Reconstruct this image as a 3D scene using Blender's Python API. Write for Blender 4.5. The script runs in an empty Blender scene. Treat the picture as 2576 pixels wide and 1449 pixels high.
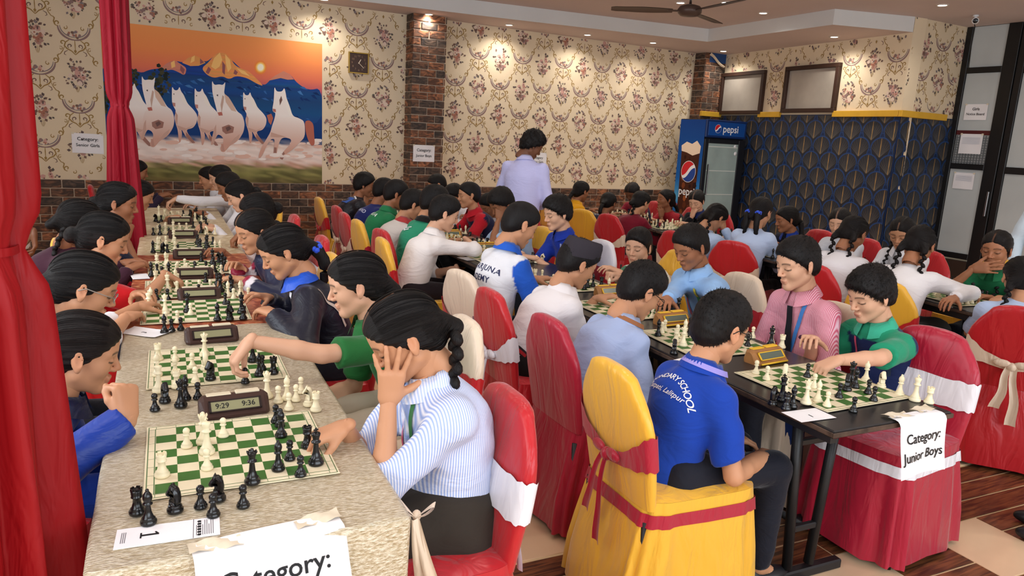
import bpy, math, random
import numpy as np
from mathutils import Vector, Matrix, Euler
from mathutils.geometry import tessellate_polygon
from mathutils.bvhtree import BVHTree
random.seed(7); RNG = np.random.RandomState(11)
sc = bpy.context.scene
COL = sc.collection
rad = math.radians

# ------------------------------------------------------------------ camera
FPX = 1850.0; CAMH = 1.59
YAW, PITCH, ROLL = .5055, .2024, -.0542
_cy, _sy, _cp, _sp = math.cos(YAW), math.sin(YAW), math.cos(PITCH), math.sin(PITCH)
_F = np.array([_sy*_cp, _cy*_cp, -_sp]); _Rt = np.array([_cy, -_sy, 0.]); _D = np.cross(_F, _Rt)
_cr, _sr = math.cos(ROLL), math.sin(ROLL)
CR = np.stack([_cr*_Rt+_sr*_D, -_sr*_Rt+_cr*_D, _F])
CP = np.array([0, 0, CAMH])
cam = bpy.data.cameras.new('camera'); camo = bpy.data.objects.new('camera', cam); COL.objects.link(camo)
cam.sensor_fit = 'HORIZONTAL'; cam.sensor_width = 36.0; cam.lens = 36.0*FPX/2576.0
cam.clip_start = .05; cam.clip_end = 200
camo.matrix_world = Matrix(((CR[0][0], -CR[1][0], -CR[2][0], 0), (CR[0][1], -CR[1][1], -CR[2][1], 0), (CR[0][2], -CR[1][2], -CR[2][2], CAMH), (0, 0, 0, 1)))
sc.camera = camo

# ------------------------------------------------------------------ light
sc.view_settings.view_transform = 'Standard'; sc.view_settings.look = 'None'
sc.view_settings.gamma = 1.0; sc.view_settings.use_curve_mapping = False
sc.view_settings.exposure = 0.35
w = bpy.data.worlds.new('sky'); sc.world = w; w.use_nodes = True
w.node_tree.nodes['Background'].inputs[0].default_value = (.80, .90, 1.0, 1)
w.node_tree.nodes['Background'].inputs[1].default_value = 0.9
def area_light(name, loc, target, sx, sy, power, col):
    l = bpy.data.lights.new(name, 'AREA'); l.shape = 'RECTANGLE'; l.size = sx; l.size_y = sy
    l.energy = power; l.color = col
    o = bpy.data.objects.new(name, l); COL.objects.link(o); o.location = loc
    o.rotation_euler = (Vector(target)-Vector(loc)).to_track_quat('-Z', 'Y').to_euler()
    return o
# daylight entering through the window bands in the wall behind the camera and the left wall
area_light('daylight_rear_window', (2.6, -2.55, 1.9), (3.2, 5.0, 1.0), 7.0, 1.7, 150, (.86, .93, 1.0))
area_light('daylight_left_window', (-1.72, 2.6, 1.9), (2.5, 3.4, .8), 5.5, 1.5, 85, (.92, .96, 1.0))

# ------------------------------------------------------------------ pixel helpers (photo frame 2576 x 1449)
def ray(px, py): return CR.T @ np.array([(px-1288.0)/FPX, (py-724.5)/FPX, 1.0])
def onz(px, py, z): d = ray(px, py); return CP + d*(z-CAMH)/d[2]
def ony(px, py, y): d = ray(px, py); return CP + d*y/d[1]
def onx(px, py, x): d = ray(px, py); return CP + d*x/d[0]
def onplane(px, py, o, n): d = ray(px, py); n = np.array(n, float); return CP + d*(((np.array(o)-CP) @ n)/(d @ n))
def atdepth(px, py, dep): return CP + ray(px, py)*dep
TA = -.0575
def fromuv(u, v, z=0.): return np.array([u*math.cos(TA)-v*math.sin(TA), u*math.sin(TA)+v*math.cos(TA), z])
def touv(p): return np.array([p[0]*math.cos(TA)+p[1]*math.sin(TA), -p[0]*math.sin(TA)+p[1]*math.cos(TA)])

# ------------------------------------------------------------------ materials
def lin(c):
    c = [x/255.0 for x in c]
    return tuple((x/12.92 if x <= .04045 else ((x+.055)/1.055)**2.4) for x in c[:3])
MATS = {}
def mat(name, col=(200, 200, 200), rough=.6, spec=.4, metal=0., bump=None, var=None, attr=False, sheen=0., coat=0.,
        emit=None, stretch=None, trans=0., aniso=0., ior=1.45, alpha=1.0):
    if name in MATS: return MATS[name]
    m = bpy.data.materials.new(name); m.use_nodes = True; nt = m.node_tree
    b = nt.nodes['Principled BSDF']; N = nt.nodes.new; L = nt.links.new
    b.inputs['Roughness'].default_value = rough; b.inputs['Metallic'].default_value = metal
    b.inputs['Specular IOR Level'].default_value = spec
    b.inputs['IOR'].default_value = ior
    if trans: b.inputs['Transmission Weight'].default_value = trans
    if coat: b.inputs['Coat Weight'].default_value = coat
    if sheen:
        b.inputs['Sheen Weight'].default_value = sheen; b.inputs['Sheen Roughness'].default_value = .4
    if aniso: b.inputs['Anisotropic'].default_value = aniso
    if alpha < 1: b.inputs['Alpha'].default_value = alpha
    c = lin(col) + (1,)
    b.inputs['Base Color'].default_value = c
    out = None
    if attr:
        a = N('ShaderNodeAttribute'); a.attribute_name = 'Col'; out = a.outputs['Color']; L(out, b.inputs['Base Color'])
    tc = None
    if bump or var:
        tc = N('ShaderNodeTexCoord'); co = tc.outputs['Object']
        if stretch:
            mp = N('ShaderNodeMapping'); mp.inputs['Scale'].default_value = stretch; L(co, mp.inputs['Vector']); co = mp.outputs['Vector']
    if var:     # (scale, amount)
        n = N('ShaderNodeTexNoise'); n.inputs['Scale'].default_value = var[0]; n.inputs['Detail'].default_value = 4
        L(co, n.inputs['Vector'])
        mr = N('ShaderNodeMapRange'); mr.inputs['From Min'].default_value = .3; mr.inputs['From Max'].default_value = .7
        mr.inputs['To Min'].default_value = 1-var[1]; mr.inputs['To Max'].default_value = 1+var[1]
        L(n.outputs['Fac'], mr.inputs['Value'])
        mx = N('ShaderNodeVectorMath'); mx.operation = 'SCALE'
        if out is None:
            mx.inputs[0].default_value = c[:3]
        else: L(out, mx.inputs[0])
        L(mr.outputs['Result'], mx.inputs['Scale']); L(mx.outputs['Vector'], b.inputs['Base Color'])
    if bump:    # (scale, strength, distance)
        n2 = N('ShaderNodeTexNoise'); n2.inputs['Scale'].default_value = bump[0]; n2.inputs['Detail'].default_value = 3
        L(co, n2.inputs['Vector'])
        bp = N('ShaderNodeBump'); bp.inputs['Strength'].default_value = bump[1]; bp.inputs['Distance'].default_value = bump[2] if len(bump) > 2 else .01
        L(n2.outputs['Fac'], bp.inputs['Height']); L(bp.outputs['Normal'], b.inputs['Normal'])
    if emit:
        b.inputs['Emission Color'].default_value = lin(emit[0]) + (1,); b.inputs['Emission Strength'].default_value = emit[1]
    MATS[name] = m
    return m

# ------------------------------------------------------------------ mesh builder
def np_mesh(name, V, F, smooth=True, col=None, mats=(), extra=None, fm=None):
    """V (n,3), F list of index arrays grouped: (m,3) / (m,4) numpy arrays"""
    me = bpy.data.meshes.new(name)
    V = np.asarray(V, np.float32)
    if not isinstance(F, (list, tuple)): F = [F]
    F = [np.asarray(f, np.int32) for f in F if len(f)]
    me.vertices.add(len(V)); me.vertices.foreach_set('co', V.ravel())
    nl = sum(f.size for f in F); npoly = sum(len(f) for f in F)
    me.loops.add(nl); me.loops.foreach_set('vertex_index', np.concatenate([f.ravel() for f in F]))
    me.polygons.add(npoly)
    tot = np.concatenate([np.full(len(f), f.shape[1], np.int32) for f in F])
    st = np.concatenate([[0], np.cumsum(tot)[:-1]]).astype(np.int32)
    me.polygons.foreach_set('loop_start', st)
    me.polygons.foreach_set('use_smooth', np.full(npoly, bool(smooth)))
    if fm is not None: me.polygons.foreach_set('material_index', np.asarray(fm, np.int32))
    for m in mats: me.materials.append(m)
    if col is not None:
        at = me.color_attributes.new('Col', 'FLOAT_COLOR', 'POINT')
        c4 = np.ones((len(V), 4), np.float32); c4[:, :3] = col; at.data.foreach_set('color', c4.ravel())
    if extra is not None:
        for k, a in extra.items():
            at = me.attributes.new(k, 'FLOAT_VECTOR', 'POINT'); at.data.foreach_set('vector', np.asarray(a, np.float32).ravel())
    me.update(); me.validate(verbose=False)
    return me

class MB:
    def __init__(s): s.v = []; s.f = []; s.m = []; s.c = []; s.sm = []
    def add(s, V, F, mi=0, col=None, smooth=False):
        o = len(s.v); s.v += [tuple(float(q) for q in p) for p in V]
        s.f += [tuple(i+o for i in f) for f in F]; s.m += [mi]*len(F); s.sm += [smooth]*len(F)
        if col is None: s.c += [(1, 1, 1)]*len(V)
        elif hasattr(col[0], '__len__'): s.c += list(col) if len(col) == len(V) else [col[0]]*len(V)
        else: s.c += [col]*len(V)
        return s
    def box(s, lo, hi, b=0., mi=0, M=None):
        x0, y0, z0 = lo; x1, y1, z1 = hi
        if b <= 0:
            V = [(x, y, z) for x in (x0, x1) for y in (y0, y1) for z in (z0, z1)]
            F = [(0, 1, 3, 2), (4, 6, 7, 5), (0, 4, 5, 1), (2, 3, 7, 6), (0, 2, 6, 4), (1, 5, 7, 3)]
        else:
            V = []; idx = {}
            for i, x in enumerate((x0, x1)):
                for j, y in enumerate((y0, y1)):
                    for k, z in enumerate((z0, z1)):
                        sx, sy, sz = (b if i == 0 else -b), (b if j == 0 else -b), (b if k == 0 else -b)
                        for a, p in enumerate(((x, y+sy, z+sz), (x+sx, y, z+sz), (x+sx, y+sy, z))):
                            idx[i, j, k, a] = len(V); V.append(p)
            I = lambda i, j, k, a: idx[i, j, k, a]
            F = []
            for i in (0, 1):
                q = [I(i, 0, 0, 0), I(i, 1, 0, 0), I(i, 1, 1, 0), I(i, 0, 1, 0)]; F.append(tuple(q if i else q[::-1]))
                q = [I(0, i, 0, 1), I(1, i, 0, 1), I(1, i, 1, 1), I(0, i, 1, 1)]; F.append(tuple(q[::-1] if i else q))
                q = [I(0, 0, i, 2), I(1, 0, i, 2), I(1, 1, i, 2), I(0, 1, i, 2)]; F.append(tuple(q if i else q[::-1]))
            for i in (0, 1):
                for j in (0, 1):
                    q = [I(i, j, 0, 0), I(i, j, 1, 0), I(i, j, 1, 1), I(i, j, 0, 1)]; F.append(tuple(q if (i+j) % 2 == 0 else q[::-1]))
                    q = [I(i, 0, j, 0), I(i, 1, j, 0), I(i, 1, j, 2), I(i, 0, j, 2)]; F.append(tuple(q[::-1] if (i+j) % 2 == 0 else q))
                    q = [I(0, i, j, 1), I(1, i, j, 1), I(1, i, j, 2), I(0, i, j, 2)]; F.append(tuple(q if (i+j) % 2 == 0 else q[::-1]))
                    for k in (0, 1):
                        q = [I(i, j, k, 0), I(i, j, k, 1), I(i, j, k, 2)]; F.append(tuple(q if (i+j+k) % 2 else q[::-1]))
        if M is not None: V = [tuple(M @ Vector(p)) for p in V]
        return s.add(V, F, mi)
    def prism(s, pts, y0, y1, mi=0, M=None, smooth=False):
        """polygon pts (x,z) extruded along y"""
        n = len(pts)
        V = [(p[0], y0, p[1]) for p in pts] + [(p[0], y1, p[1]) for p in pts]
        T = tessellate_polygon([[Vector((p[0], p[1], 0)) for p in pts]])
        F = [tuple(t) for t in T] + [tuple(i+n for i in t[::-1]) for t in T]
        if M is not None: V = [tuple(M @ Vector(p)) for p in V]
        s.add(V, F, mi)
        V2 = V; F2 = [(i, (i+1) % n, (i+1) % n+n, i+n) for i in range(n)]
        return s.add(V2, F2, mi, smooth=smooth)
    def poly(s, pts3, mi=0, col=None):
        a = [Vector(p) for p in pts3]
        T = tessellate_polygon([a]); return s.add([tuple(p) for p in a], [tuple(t) for t in T], mi, col)
    def lathe(s, prof, seg=16, mi=0, M=None, smooth=True, cap=True):
        n = len(prof); V = []
        for r, z in prof:
            for k in range(seg):
                a = 2*math.pi*k/seg; V.append((r*math.cos(a), r*math.sin(a), z))
        F = [(i*seg+k, i*seg+(k+1) % seg, (i+1)*seg+(k+1) % seg, (i+1)*seg+k) for i in range(n-1) for k in range(seg)]
        if cap:
            F.append(tuple(range(seg))[::-1]); F.append(tuple((n-1)*seg+k for k in range(seg)))
        if M is not None: V = [tuple(M @ Vector(p)) for p in V]
        return s.add(V, F, mi, smooth=smooth)
    def tube(s, path, r, seg=8, mi=0, smooth=True, cap=True, flat=1.0, upv=(0, 0, 1), col=None):
        P = [Vector(p) for p in path]; n = len(P)
        R = r if hasattr(r, '__len__') else [r]*n
        V = []
        for i, p in enumerate(P):
            t = (P[min(i+1, n-1)]-P[max(i-1, 0)]);
            t = t.normalized() if t.length > 1e-9 else Vector((0, 0, 1))
            u = Vector(upv); a = t.cross(u)
            if a.length < 1e-3: a = t.cross(Vector((1, 0, 0)))
            a.normalize(); b = a.cross(t).normalized()
            for k in range(seg):
                th = 2*math.pi*k/seg; V.append(tuple(p + a*R[i]*math.cos(th) + b*R[i]*flat*math.sin(th)))
        F = [(i*seg+k, i*seg+(k+1) % seg, (i+1)*seg+(k+1) % seg, (i+1)*seg+k) for i in range(n-1) for k in range(seg)]
        if cap: F.append(tuple(range(seg))[::-1]); F.append(tuple((n-1)*seg+k for k in range(seg)))
        return s.add(V, F, mi, smooth=smooth, col=col)
    def ell(s, c, r, seg=12, rings=8, mi=0, M=None, col=None):
        V = []
        for i in range(rings+1):
            ph = math.pi*i/rings-math.pi/2
            for k in range(seg):
                th = 2*math.pi*k/seg
                V.append((c[0]+r[0]*math.cos(ph)*math.cos(th), c[1]+r[1]*math.cos(ph)*math.sin(th), c[2]+r[2]*math.sin(ph)))
        F = [(i*seg+k, i*seg+(k+1) % seg, (i+1)*seg+(k+1) % seg, (i+1)*seg+k) for i in range(rings) for k in range(seg)]
        if M is not None: V = [tuple(M @ Vector(p)) for p in V]
        return s.add(V, F, mi, smooth=True, col=col)
    def grid(s, fn, nu, nv, mi=0, smooth=True, col=None, closed=False):
        V = [fn(i/(nu), j/(nv)) for i in range(nu+1) for j in range(nv+1)]
        F = [(i*(nv+1)+j, (i+1)*(nv+1)+j, (i+1)*(nv+1)+j+1, i*(nv+1)+j+1) for i in range(nu) for j in range(nv)]
        return s.add(V, F, mi, smooth=smooth, col=col)
    def mesh(s, name, mats=(), colattr=False):
        me = bpy.data.meshes.new(name); me.from_pydata(s.v, [], s.f)
        for m in mats: me.materials.append(m)
        me.polygons.foreach_set('material_index', s.m); me.polygons.foreach_set('use_smooth', s.sm)
        if colattr:
            at = me.color_attributes.new('Col', 'FLOAT_COLOR', 'POINT')
            a = np.ones((len(s.v), 4), np.float32); a[:, :3] = np.array(s.c, np.float32); at.data.foreach_set('color', a.ravel())
        me.update(); return me
    def build(s, name, mats, parent=None, colattr=False, **kw):
        if not isinstance(mats, (list, tuple)): mats = [mats]
        return obj(name, s.mesh(name, mats, colattr), parent, **kw)

def obj(name, me, parent=None, loc=None, rotz=None, label=None, cat=None, group=None, kind=None, M=None):
    o = bpy.data.objects.new(name, me); COL.objects.link(o)
    if parent is not None: o.parent = parent
    if M is not None: o.matrix_basis = M
    if loc is not None: o.location = loc
    if rotz is not None: o.rotation_euler = (0, 0, rotz)
    if label: o['label'] = label
    if cat: o['category'] = cat
    if group: o['group'] = group
    if kind: o['kind'] = kind
    return o
def thing(name, label, cat, loc=(0, 0, 0), rotz=0., group=None, kind=None):
    return obj(name, None, None, loc=tuple(loc), rotz=rotz, label=label, cat=cat, group=group, kind=kind)

def text_geo(body, size=.1, bold=False, spacing=1.0, align='CENTER', shear=0.):
    cu = bpy.data.curves.new('lettering', 'FONT'); cu.body = body; cu.size = size; cu.align_x = align; cu.align_y = 'CENTER'
    cu.resolution_u = 3; cu.space_character = spacing; cu.shear = shear
    if bold: cu.offset = size*.010
    o = bpy.data.objects.new('lettering', cu); COL.objects.link(o)
    dg = bpy.context.evaluated_depsgraph_get(); dg.update()
    me = bpy.data.meshes.new_from_object(o.evaluated_get(dg), depsgraph=dg)
    bpy.data.objects.remove(o); bpy.data.curves.remove(cu)
    V = [tuple(v.co) for v in me.vertices]; F = [tuple(p.vertices) for p in me.polygons]
    bpy.data.meshes.remove(me)
    return V, F
def frame_M(o, xdir, ydir):
    x = Vector(xdir).normalized(); y = Vector(ydir); y = (y-x*y.dot(x)).normalized(); z = x.cross(y)
    return Matrix(((x.x, y.x, z.x, o[0]), (x.y, y.y, z.y, o[1]), (x.z, y.z, z.z, o[2]), (0, 0, 0, 1)))

# ================================================================== SETTING
YB = 9.30; ZC = 3.03; ZT = 3.20; ZBR = .883
XL = -1.75; YR = -2.6
m_plain = mat('wall_paper_cream', (226, 208, 178), .75, .2, bump=(60, .05, .002), var=(2.0, .04))
m_print = mat('wallpaper_print', attr=True, rough=.7, spec=.2)
m_ceil = mat('ceiling_paint', (204, 190, 188), .8, .15, var=(1.2, .04))
m_fascia = mat('ceiling_fascia_paint', (212, 212, 210), .75, .15, var=(2, .03))
m_mortar = mat('brick_mortar', (186, 166, 146), .9, .1, bump=(40, .3, .004))
def brick_mat(name, a, b, seed):
    m = bpy.data.materials.new(name); m.use_nodes = True; nt = m.node_tree; bs = nt.nodes['Principled BSDF']; N = nt.nodes.new; L = nt.links.new
    bs.inputs['Roughness'].default_value = .62; bs.inputs['Specular IOR Level'].default_value = .3
    g = N('ShaderNodeNewGeometry'); mp = N('ShaderNodeMapping'); mp.inputs['Location'].default_value = (seed*3.1, 0, seed); mp.inputs['Scale'].default_value = (1, 1, 2.4)
    L(g.outputs['Position'], mp.inputs['Vector'])
    n = N('ShaderNodeTexNoise'); n.inputs['Scale'].default_value = 9; n.inputs['Detail'].default_value = 5; n.inputs['Distortion'].default_value = 1.2; L(mp.outputs['Vector'], n.inputs['Vector'])
    r = N('ShaderNodeValToRGB'); e = r.color_ramp.elements; e[0].position = .42; e[0].color = lin(a)+(1,); e[1].position = .62; e[1].color = lin(b)+(1,)
    x = r.color_ramp.elements.new(.72); x.color = lin(tuple(min(255, int(q*1.25)) for q in b))+(1,)
    L(n.outputs['Fac'], r.inputs['Fac']); L(r.outputs['Color'], bs.inputs['Base Color'])
    bp = N('ShaderNodeBump'); bp.inputs['Strength'].default_value = .5; bp.inputs['Distance'].default_value = .01; L(n.outputs['Fac'], bp.inputs['Height']); L(bp.outputs['Normal'], bs.inputs['Normal'])
    return m
BRM = [brick_mat('brick_umber', (70, 54, 46), (118, 84, 64), 1), brick_mat('brick_rust', (82, 58, 46), (146, 96, 68), 2), brick_mat('brick_charcoal', (58, 50, 46), (96, 78, 66), 3), brick_mat('brick_orange', (88, 60, 46), (160, 106, 74), 4)]
BRICK_MESH = {}
def brick_mesh(L_, mi):
    k = (round(L_, 3), mi)
    if k not in BRICK_MESH:
        b = MB(); b.box((0, -.009, 0), (L_, .006, .084), .005); BRICK_MESH[k] = b.mesh('brick', [BRM[mi]])
    return BRICK_MESH[k]
def lay_bricks(parent, o, d, length, z0, z1, limit_rows=None, ztop_first=True, pitch=.218, rowh=.0945):
    """bricks on a plane through o (xy) in direction d (xy unit) ; outward normal is d rotated -90deg (towards -y for d=+x)"""
    rows = int(math.ceil((z1-z0)/rowh)); ang = math.atan2(d[1], d[0])
    rest = MB()
    for r in range(rows):
        zt = z1-r*rowh; zb = zt-.0845
        if zb < z0: break
        off = -(pitch/2 if r % 2 else 0)
        s = off
        while s < length:
            a = max(s, 0); e = min(s+pitch-.012, length)
            if e-a > .02:
                mi = random.choice((0, 1, 1, 2, 3, 0, 2))
                p = (o[0]+d[0]*a, o[1]+d[1]*a, zb)
                if limit_rows is None or r < limit_rows:
                    obj('brick', brick_mesh(e-a, mi), parent, loc=p, rotz=ang)
                else:
                    M = Matrix.Translation(p) @ Matrix.Rotation(ang, 4, 'Z')
                    rest.box((0, -.009, 0), (e-a, .006, .084), .005, mi=mi, M=M)
            s += pitch
    if rest.v: rest.build('brickwork', BRM, parent, kind='stuff')

# ---- wall shells
b = MB(); b.box((XL-.2, YB, 0), (8.9, YB+.2, 3.4)); wall_back = b.build('wall_back', [m_plain], kind='structure')
b = MB(); b.box((XL, YB-.004, 0), (8.2, YB+.01, ZBR+.006)); b.build('mortar_bed', [m_mortar], wall_back)
lay_bricks(wall_back, (XL, YB-.006), (1, 0), 8.2-XL, 0, ZBR, limit_rows=6)
# pilaster
PX0 = float(ony(1034, 300, 9.06)[0]); PX1 = float(ony(1115, 300, 9.06)[0]); PY = 9.06
b = MB(); b.box((PX0+.004, PY+.004, 0), (PX1-.004, YB, ZC)); pil = b.build('trim_1', [m_mortar], kind='structure')
lay_bricks(pil, (PX0, PY), (1, 0), PX1-PX0, 0, ZC-.004)
lay_bricks(pil, (PX0, YB-.02), (0, -1), YB-.02-PY, 0, ZC-.004)
lay_bricks(pil, (PX1, PY), (0, 1), YB-.02-PY, 0, ZC-.004, limit_rows=8)
# right wall: from A to B, then return to the glazed partition
RA = np.array([8.625, 9.058]); RB = np.array([8.318, 5.724]); RD = (RB-RA)/np.linalg.norm(RB-RA); RL = float(np.linalg.norm(RB-RA))
RN = np.array([RD[1], -RD[0]]);  # towards room
if RN[0] > 0: RN = -RN
def on_right(px, py):
    p = onplane(px, py, (RA[0], RA[1], 0), (RN[0], RN[1], 0)); return float((p[:2]-RA) @ RD), float(p[2])
ZTR = on_right(2110, 292)[1]
m_blue = mat('peacock_paper_blue', (22, 42, 78), .45, .4, bump=(70, .05, .002), var=(5, .12))
m_yel = mat('moulding_yellow', (214, 166, 52), .55, .35, var=(6, .08))
MR = frame_M((RA[0], RA[1], 0), (RD[0], RD[1], 0), (0, 0, 1))   # local x along wall, y up, z = normal
if (MR.to_3x3() @ Vector((0, 0, 1))).x > 0: NSGN = -1
else: NSGN = 1
b = MB(); b.box((0, 0, -.2), (RL-.002, 3.4, 0), M=MR)
if NSGN < 0:
    b = MB(); b.box((0, 0, 0), (RL, 3.4, .2), M=MR)
wall_right = b.build('wall_right', [m_plain], kind='structure')
b = MB(); b.box((0, 0, 0), (RL+.012, ZTR+.02, .012*NSGN), M=MR); b.build('blue_panelling', [m_blue], wall_right)
# return wall (parallel to the back wall)
RX1 = float(ony(2398, 299, RB[1])[0])
b = MB(); b.box((RB[0]+.022, RB[1]-.0, 0), (RX1+.1, RB[1]+.2, 3.4)); wall_return = b.build('wall_return', [m_plain], kind='structure')
b = MB(); b.box((RB[0]-.01, RB[1]-.012, 0), (RX1, RB[1]+.002, ZTR+.02)); b.build('blue_panelling', [m_blue], wall_return)
# corner brick column
CX0 = float(ony(1769, 220, 9.05)[0]); CX1 = float(ony(1826, 220, 9.05)[0])
b = MB(); b.box((CX0+.004, 9.054, 0), (CX1, YB, ZC)); ccol = b.build('trim_2', [m_mortar], kind='structure')
lay_bricks(ccol, (CX0, 9.05), (1, 0), CX1-CX0, 0, ZC-.004)
lay_bricks(ccol, (CX0, YB-.01), (0, -1), YB-.01-9.05, 0, ZC-.004)
# yellow moulding pieces
def mould_r(px0, px1, py, h=.075):
    s0 = on_right(px0, py)[0]; s1 = on_right(px1, py)[0]
    b = MB(); b.box((s0, ZTR-.012, 0), (s1, ZTR-.012+h, .05*NSGN), .004, M=MR); b.build('moulding', [m_yel], wall_right)
mould_r(1912, 1966, 288); mould_r(2100, 2266, 284)
b = MB(); b.box((RB[0]-.05, RB[1]-.05, ZTR-.012), (float(ony(2373, 299, RB[1])[0]), RB[1], ZTR+.063), .004); b.build('moulding', [m_yel], wall_return)
b = MB(); b.box((CX0-.02, 9.0, ZTR-.012), (CX1-.04, 9.05, ZTR+.063), .004); b.build('moulding', [m_yel], ccol)

# ---- wallpaper print (flat print on the paper)
def ribbon(pts, w):
    out = []; n = len(pts)
    for i, p in enumerate(pts):
        a = pts[max(i-1, 0)]; c = pts[min(i+1, n-1)]; dx, dy = c[0]-a[0], c[1]-a[1]; l = math.hypot(dx, dy) or 1
        t = i/(n-1); ww = w*(.45+.55*math.sin(math.pi*min(1, max(0, t*.9+.05))))/2
        out.append(((p[0]-dy/l*ww, p[1]+dx/l*ww), (p[0]+dy/l*ww, p[1]-dx/l*ww)))
    return out
def spiral(cx, cy, r0, r1, a0, a1, n=12):
    return [(cx+(r0+(r1-r0)*i/n)*math.cos(rad(a0+(a1-a0)*i/n)), cy+(r0+(r1-r0)*i/n)*math.sin(rad(a0+(a1-a0)*i/n))) for i in range(n+1)]
GOLD = (158, 128, 76); BRN = (124, 98, 86); MAU = (146, 120, 116); PNK = (206, 160, 148); CRM = (226, 204, 186); GRY = (138, 126, 126); RUST = (172, 116, 96); DK = (98, 82, 80)
def bouquet(rg):
    P = []
    for k in range(30):
        a = rg.uniform(0, 6.283); r = math.sqrt(rg.uniform(.35, 1.0)); x = .085*r*math.cos(a); y = .005+.105*r*math.sin(a)
        l = rg.uniform(.016, .034); w_ = l*.38; th = a+rg.uniform(-.7, .7)
        ca, sa = math.cos(th), math.sin(th)
        P.append(([(x, y), (x+ca*l*.5-sa*w_, y+sa*l*.5+ca*w_), (x+ca*l, y+sa*l), (x+ca*l*.5+sa*w_, y+sa*l*.5-ca*w_)], rg.choice((DK, BRN, GRY, BRN, (98, 92, 84))), 0))
    for k in range(26):
        a = rg.uniform(0, 6.283); r = math.sqrt(rg.uniform(0, .8)); x = .07*r*math.cos(a); y = -.012+.085*r*math.sin(a); q = rg.uniform(.010, .021)
        c = rg.choice((PNK, PNK, MAU, RUST, CRM, CRM, BRN, (178, 140, 126)))
        P.append(([(x+q*(1+.25*(j % 2))*math.cos(j*6.283/7+a), y+q*(1+.25*(j % 2))*math.sin(j*6.283/7+a)) for j in range(7)], c, 1))
        if k % 2 == 0:
            q2 = q*.45; P.append(([(x+q2*math.cos(j*6.283/5), y+q2*math.sin(j*6.283/5)) for j in range(5)], rg.choice((BRN, RUST, DK)), 2))
    for sx in (-1, 0, 1):
        P.append(('r', [(sx*.01, -.085), (sx*.012, -.115), (sx*.004, -.14)], .004, GOLD))
    return P
def swag(rg):
    P = []
    for s in (-1, 1):
        P.append(('r', [(s*(.128-.0*t), .10) if False else (s*.128*math.cos(t*1.5708), .098-.118*math.sin(t*1.5708)) for t in [i/10 for i in range(11)]], .013, MAU))
        P.append(('r', [(s*.112*math.cos(t*1.5708), .100-.098*math.sin(t*1.5708)) for t in [i/8 for i in range(9)]], .007, GRY))
        P.append(('r', [(s*x, y) for x, y in spiral(.130, .118, .026, .006, 260, 620, 14)], .008, GOLD))
        P.append(('r', [(s*x, y) for x, y in [(.150, .10), (.158, .13), (.15, .155), (.16, .175)]], .008, GOLD))
        P.append(('r', [(s*x, y) for x, y in [(.045, -.02), (.075, -.045), (.085, -.075), (.065, -.10), (.03, -.118), (.0, -.15)]], .009, GOLD))
        P.append(('r', [(s*x, y) for x, y in spiral(.098, -.05, .024, .005, 200, -120, 12)], .008, GOLD))
        P.append(('r', [(s*x, y) for x, y in spiral(.04, -.075, .022, .005, -60, 260, 12)], .007, BRN))
        P.append(('r', [(s*x, y) for x, y in [(.15, -.165), (.12, -.15), (.10, -.12), (.085, -.085)]], .006, GOLD))
    for s in (-1, 1):
        P.append(('r', [(s*x, y) for x, y in spiral(.07, .085, .020, .004, 120, 420, 12)], .006, GOLD)); P.append(('r', [(s*x, y) for x, y in [(.06, -.115), (.085, -.13), (.09, -.15), (.075, -.158)]], .006, BRN)); P.append(('r', [(s*x, y) for x, y in spiral(.115, -.10, .018, .004, 60, 400, 10)], .005, GOLD))
    P.append(('r', [(0, -.02), (0, -.06), (0, -.11)], .006, GOLD))
    P.append(([(0, -.10), (.012, -.118), (0, -.14), (-.012, -.118)], GOLD, 1))
    for k in range(16):
        a = rg.uniform(0, 6.283); r = math.sqrt(rg.uniform(0, 1)); x = .052*r*math.cos(a); y = .028+.032*r*math.sin(a); q = rg.uniform(.008, .016)
        P.append(([(x+q*math.cos(j*6.283/6+a), y+q*math.sin(j*6.283/6+a)) for j in range(6)], rg.choice((PNK, MAU, BRN, RUST, CRM, GRY)), 1))
    return P
_rg = random.Random(3)
BQ = [bouquet(_rg) for _ in range(4)]; SW = [swag(_rg) for _ in range(2)]
def scale_motif(P, k, kw):
    return [('r', [(x*k, y*k) for x, y in e[1]], e[2]*kw, e[3]) if e[0] == 'r' else ([(x*k, y*k) for x, y in e[0]], e[1], e[2]) for e in P]
BQ = [scale_motif(p, 1.28, 1.3) for p in BQ]; SW = [scale_motif(p, 1.14, 1.55) for p in SW]
def print_motif(mb, P, fn, keep):
    for ei, e in enumerate(P):
        if e[0] == 'r':
            rb = ribbon(e[1], e[2]); c = lin(e[3])
            pts = [q for pr in rb for q in pr]
            if not all(keep(*q) for q in pts): 
                continue
            V = [fn(q[0], q[1], .0008+.00002*ei) for q in pts]
            mb.add(V, [(2*i, 2*i+1, 2*i+3, 2*i+2) for i in range(len(rb)-1)], 0, [c]*len(V))
        else:
            if not all(keep(*q) for q in e[0]): continue
            V = [fn(q[0], q[1], .0010+.0012*(e[2]+1)+.00002*ei) for q in e[0]]
            mb.add(V, [tuple(range(len(V)))], 0, [lin(e[1])]*len(V))
CW, CH = .335, .372
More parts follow.
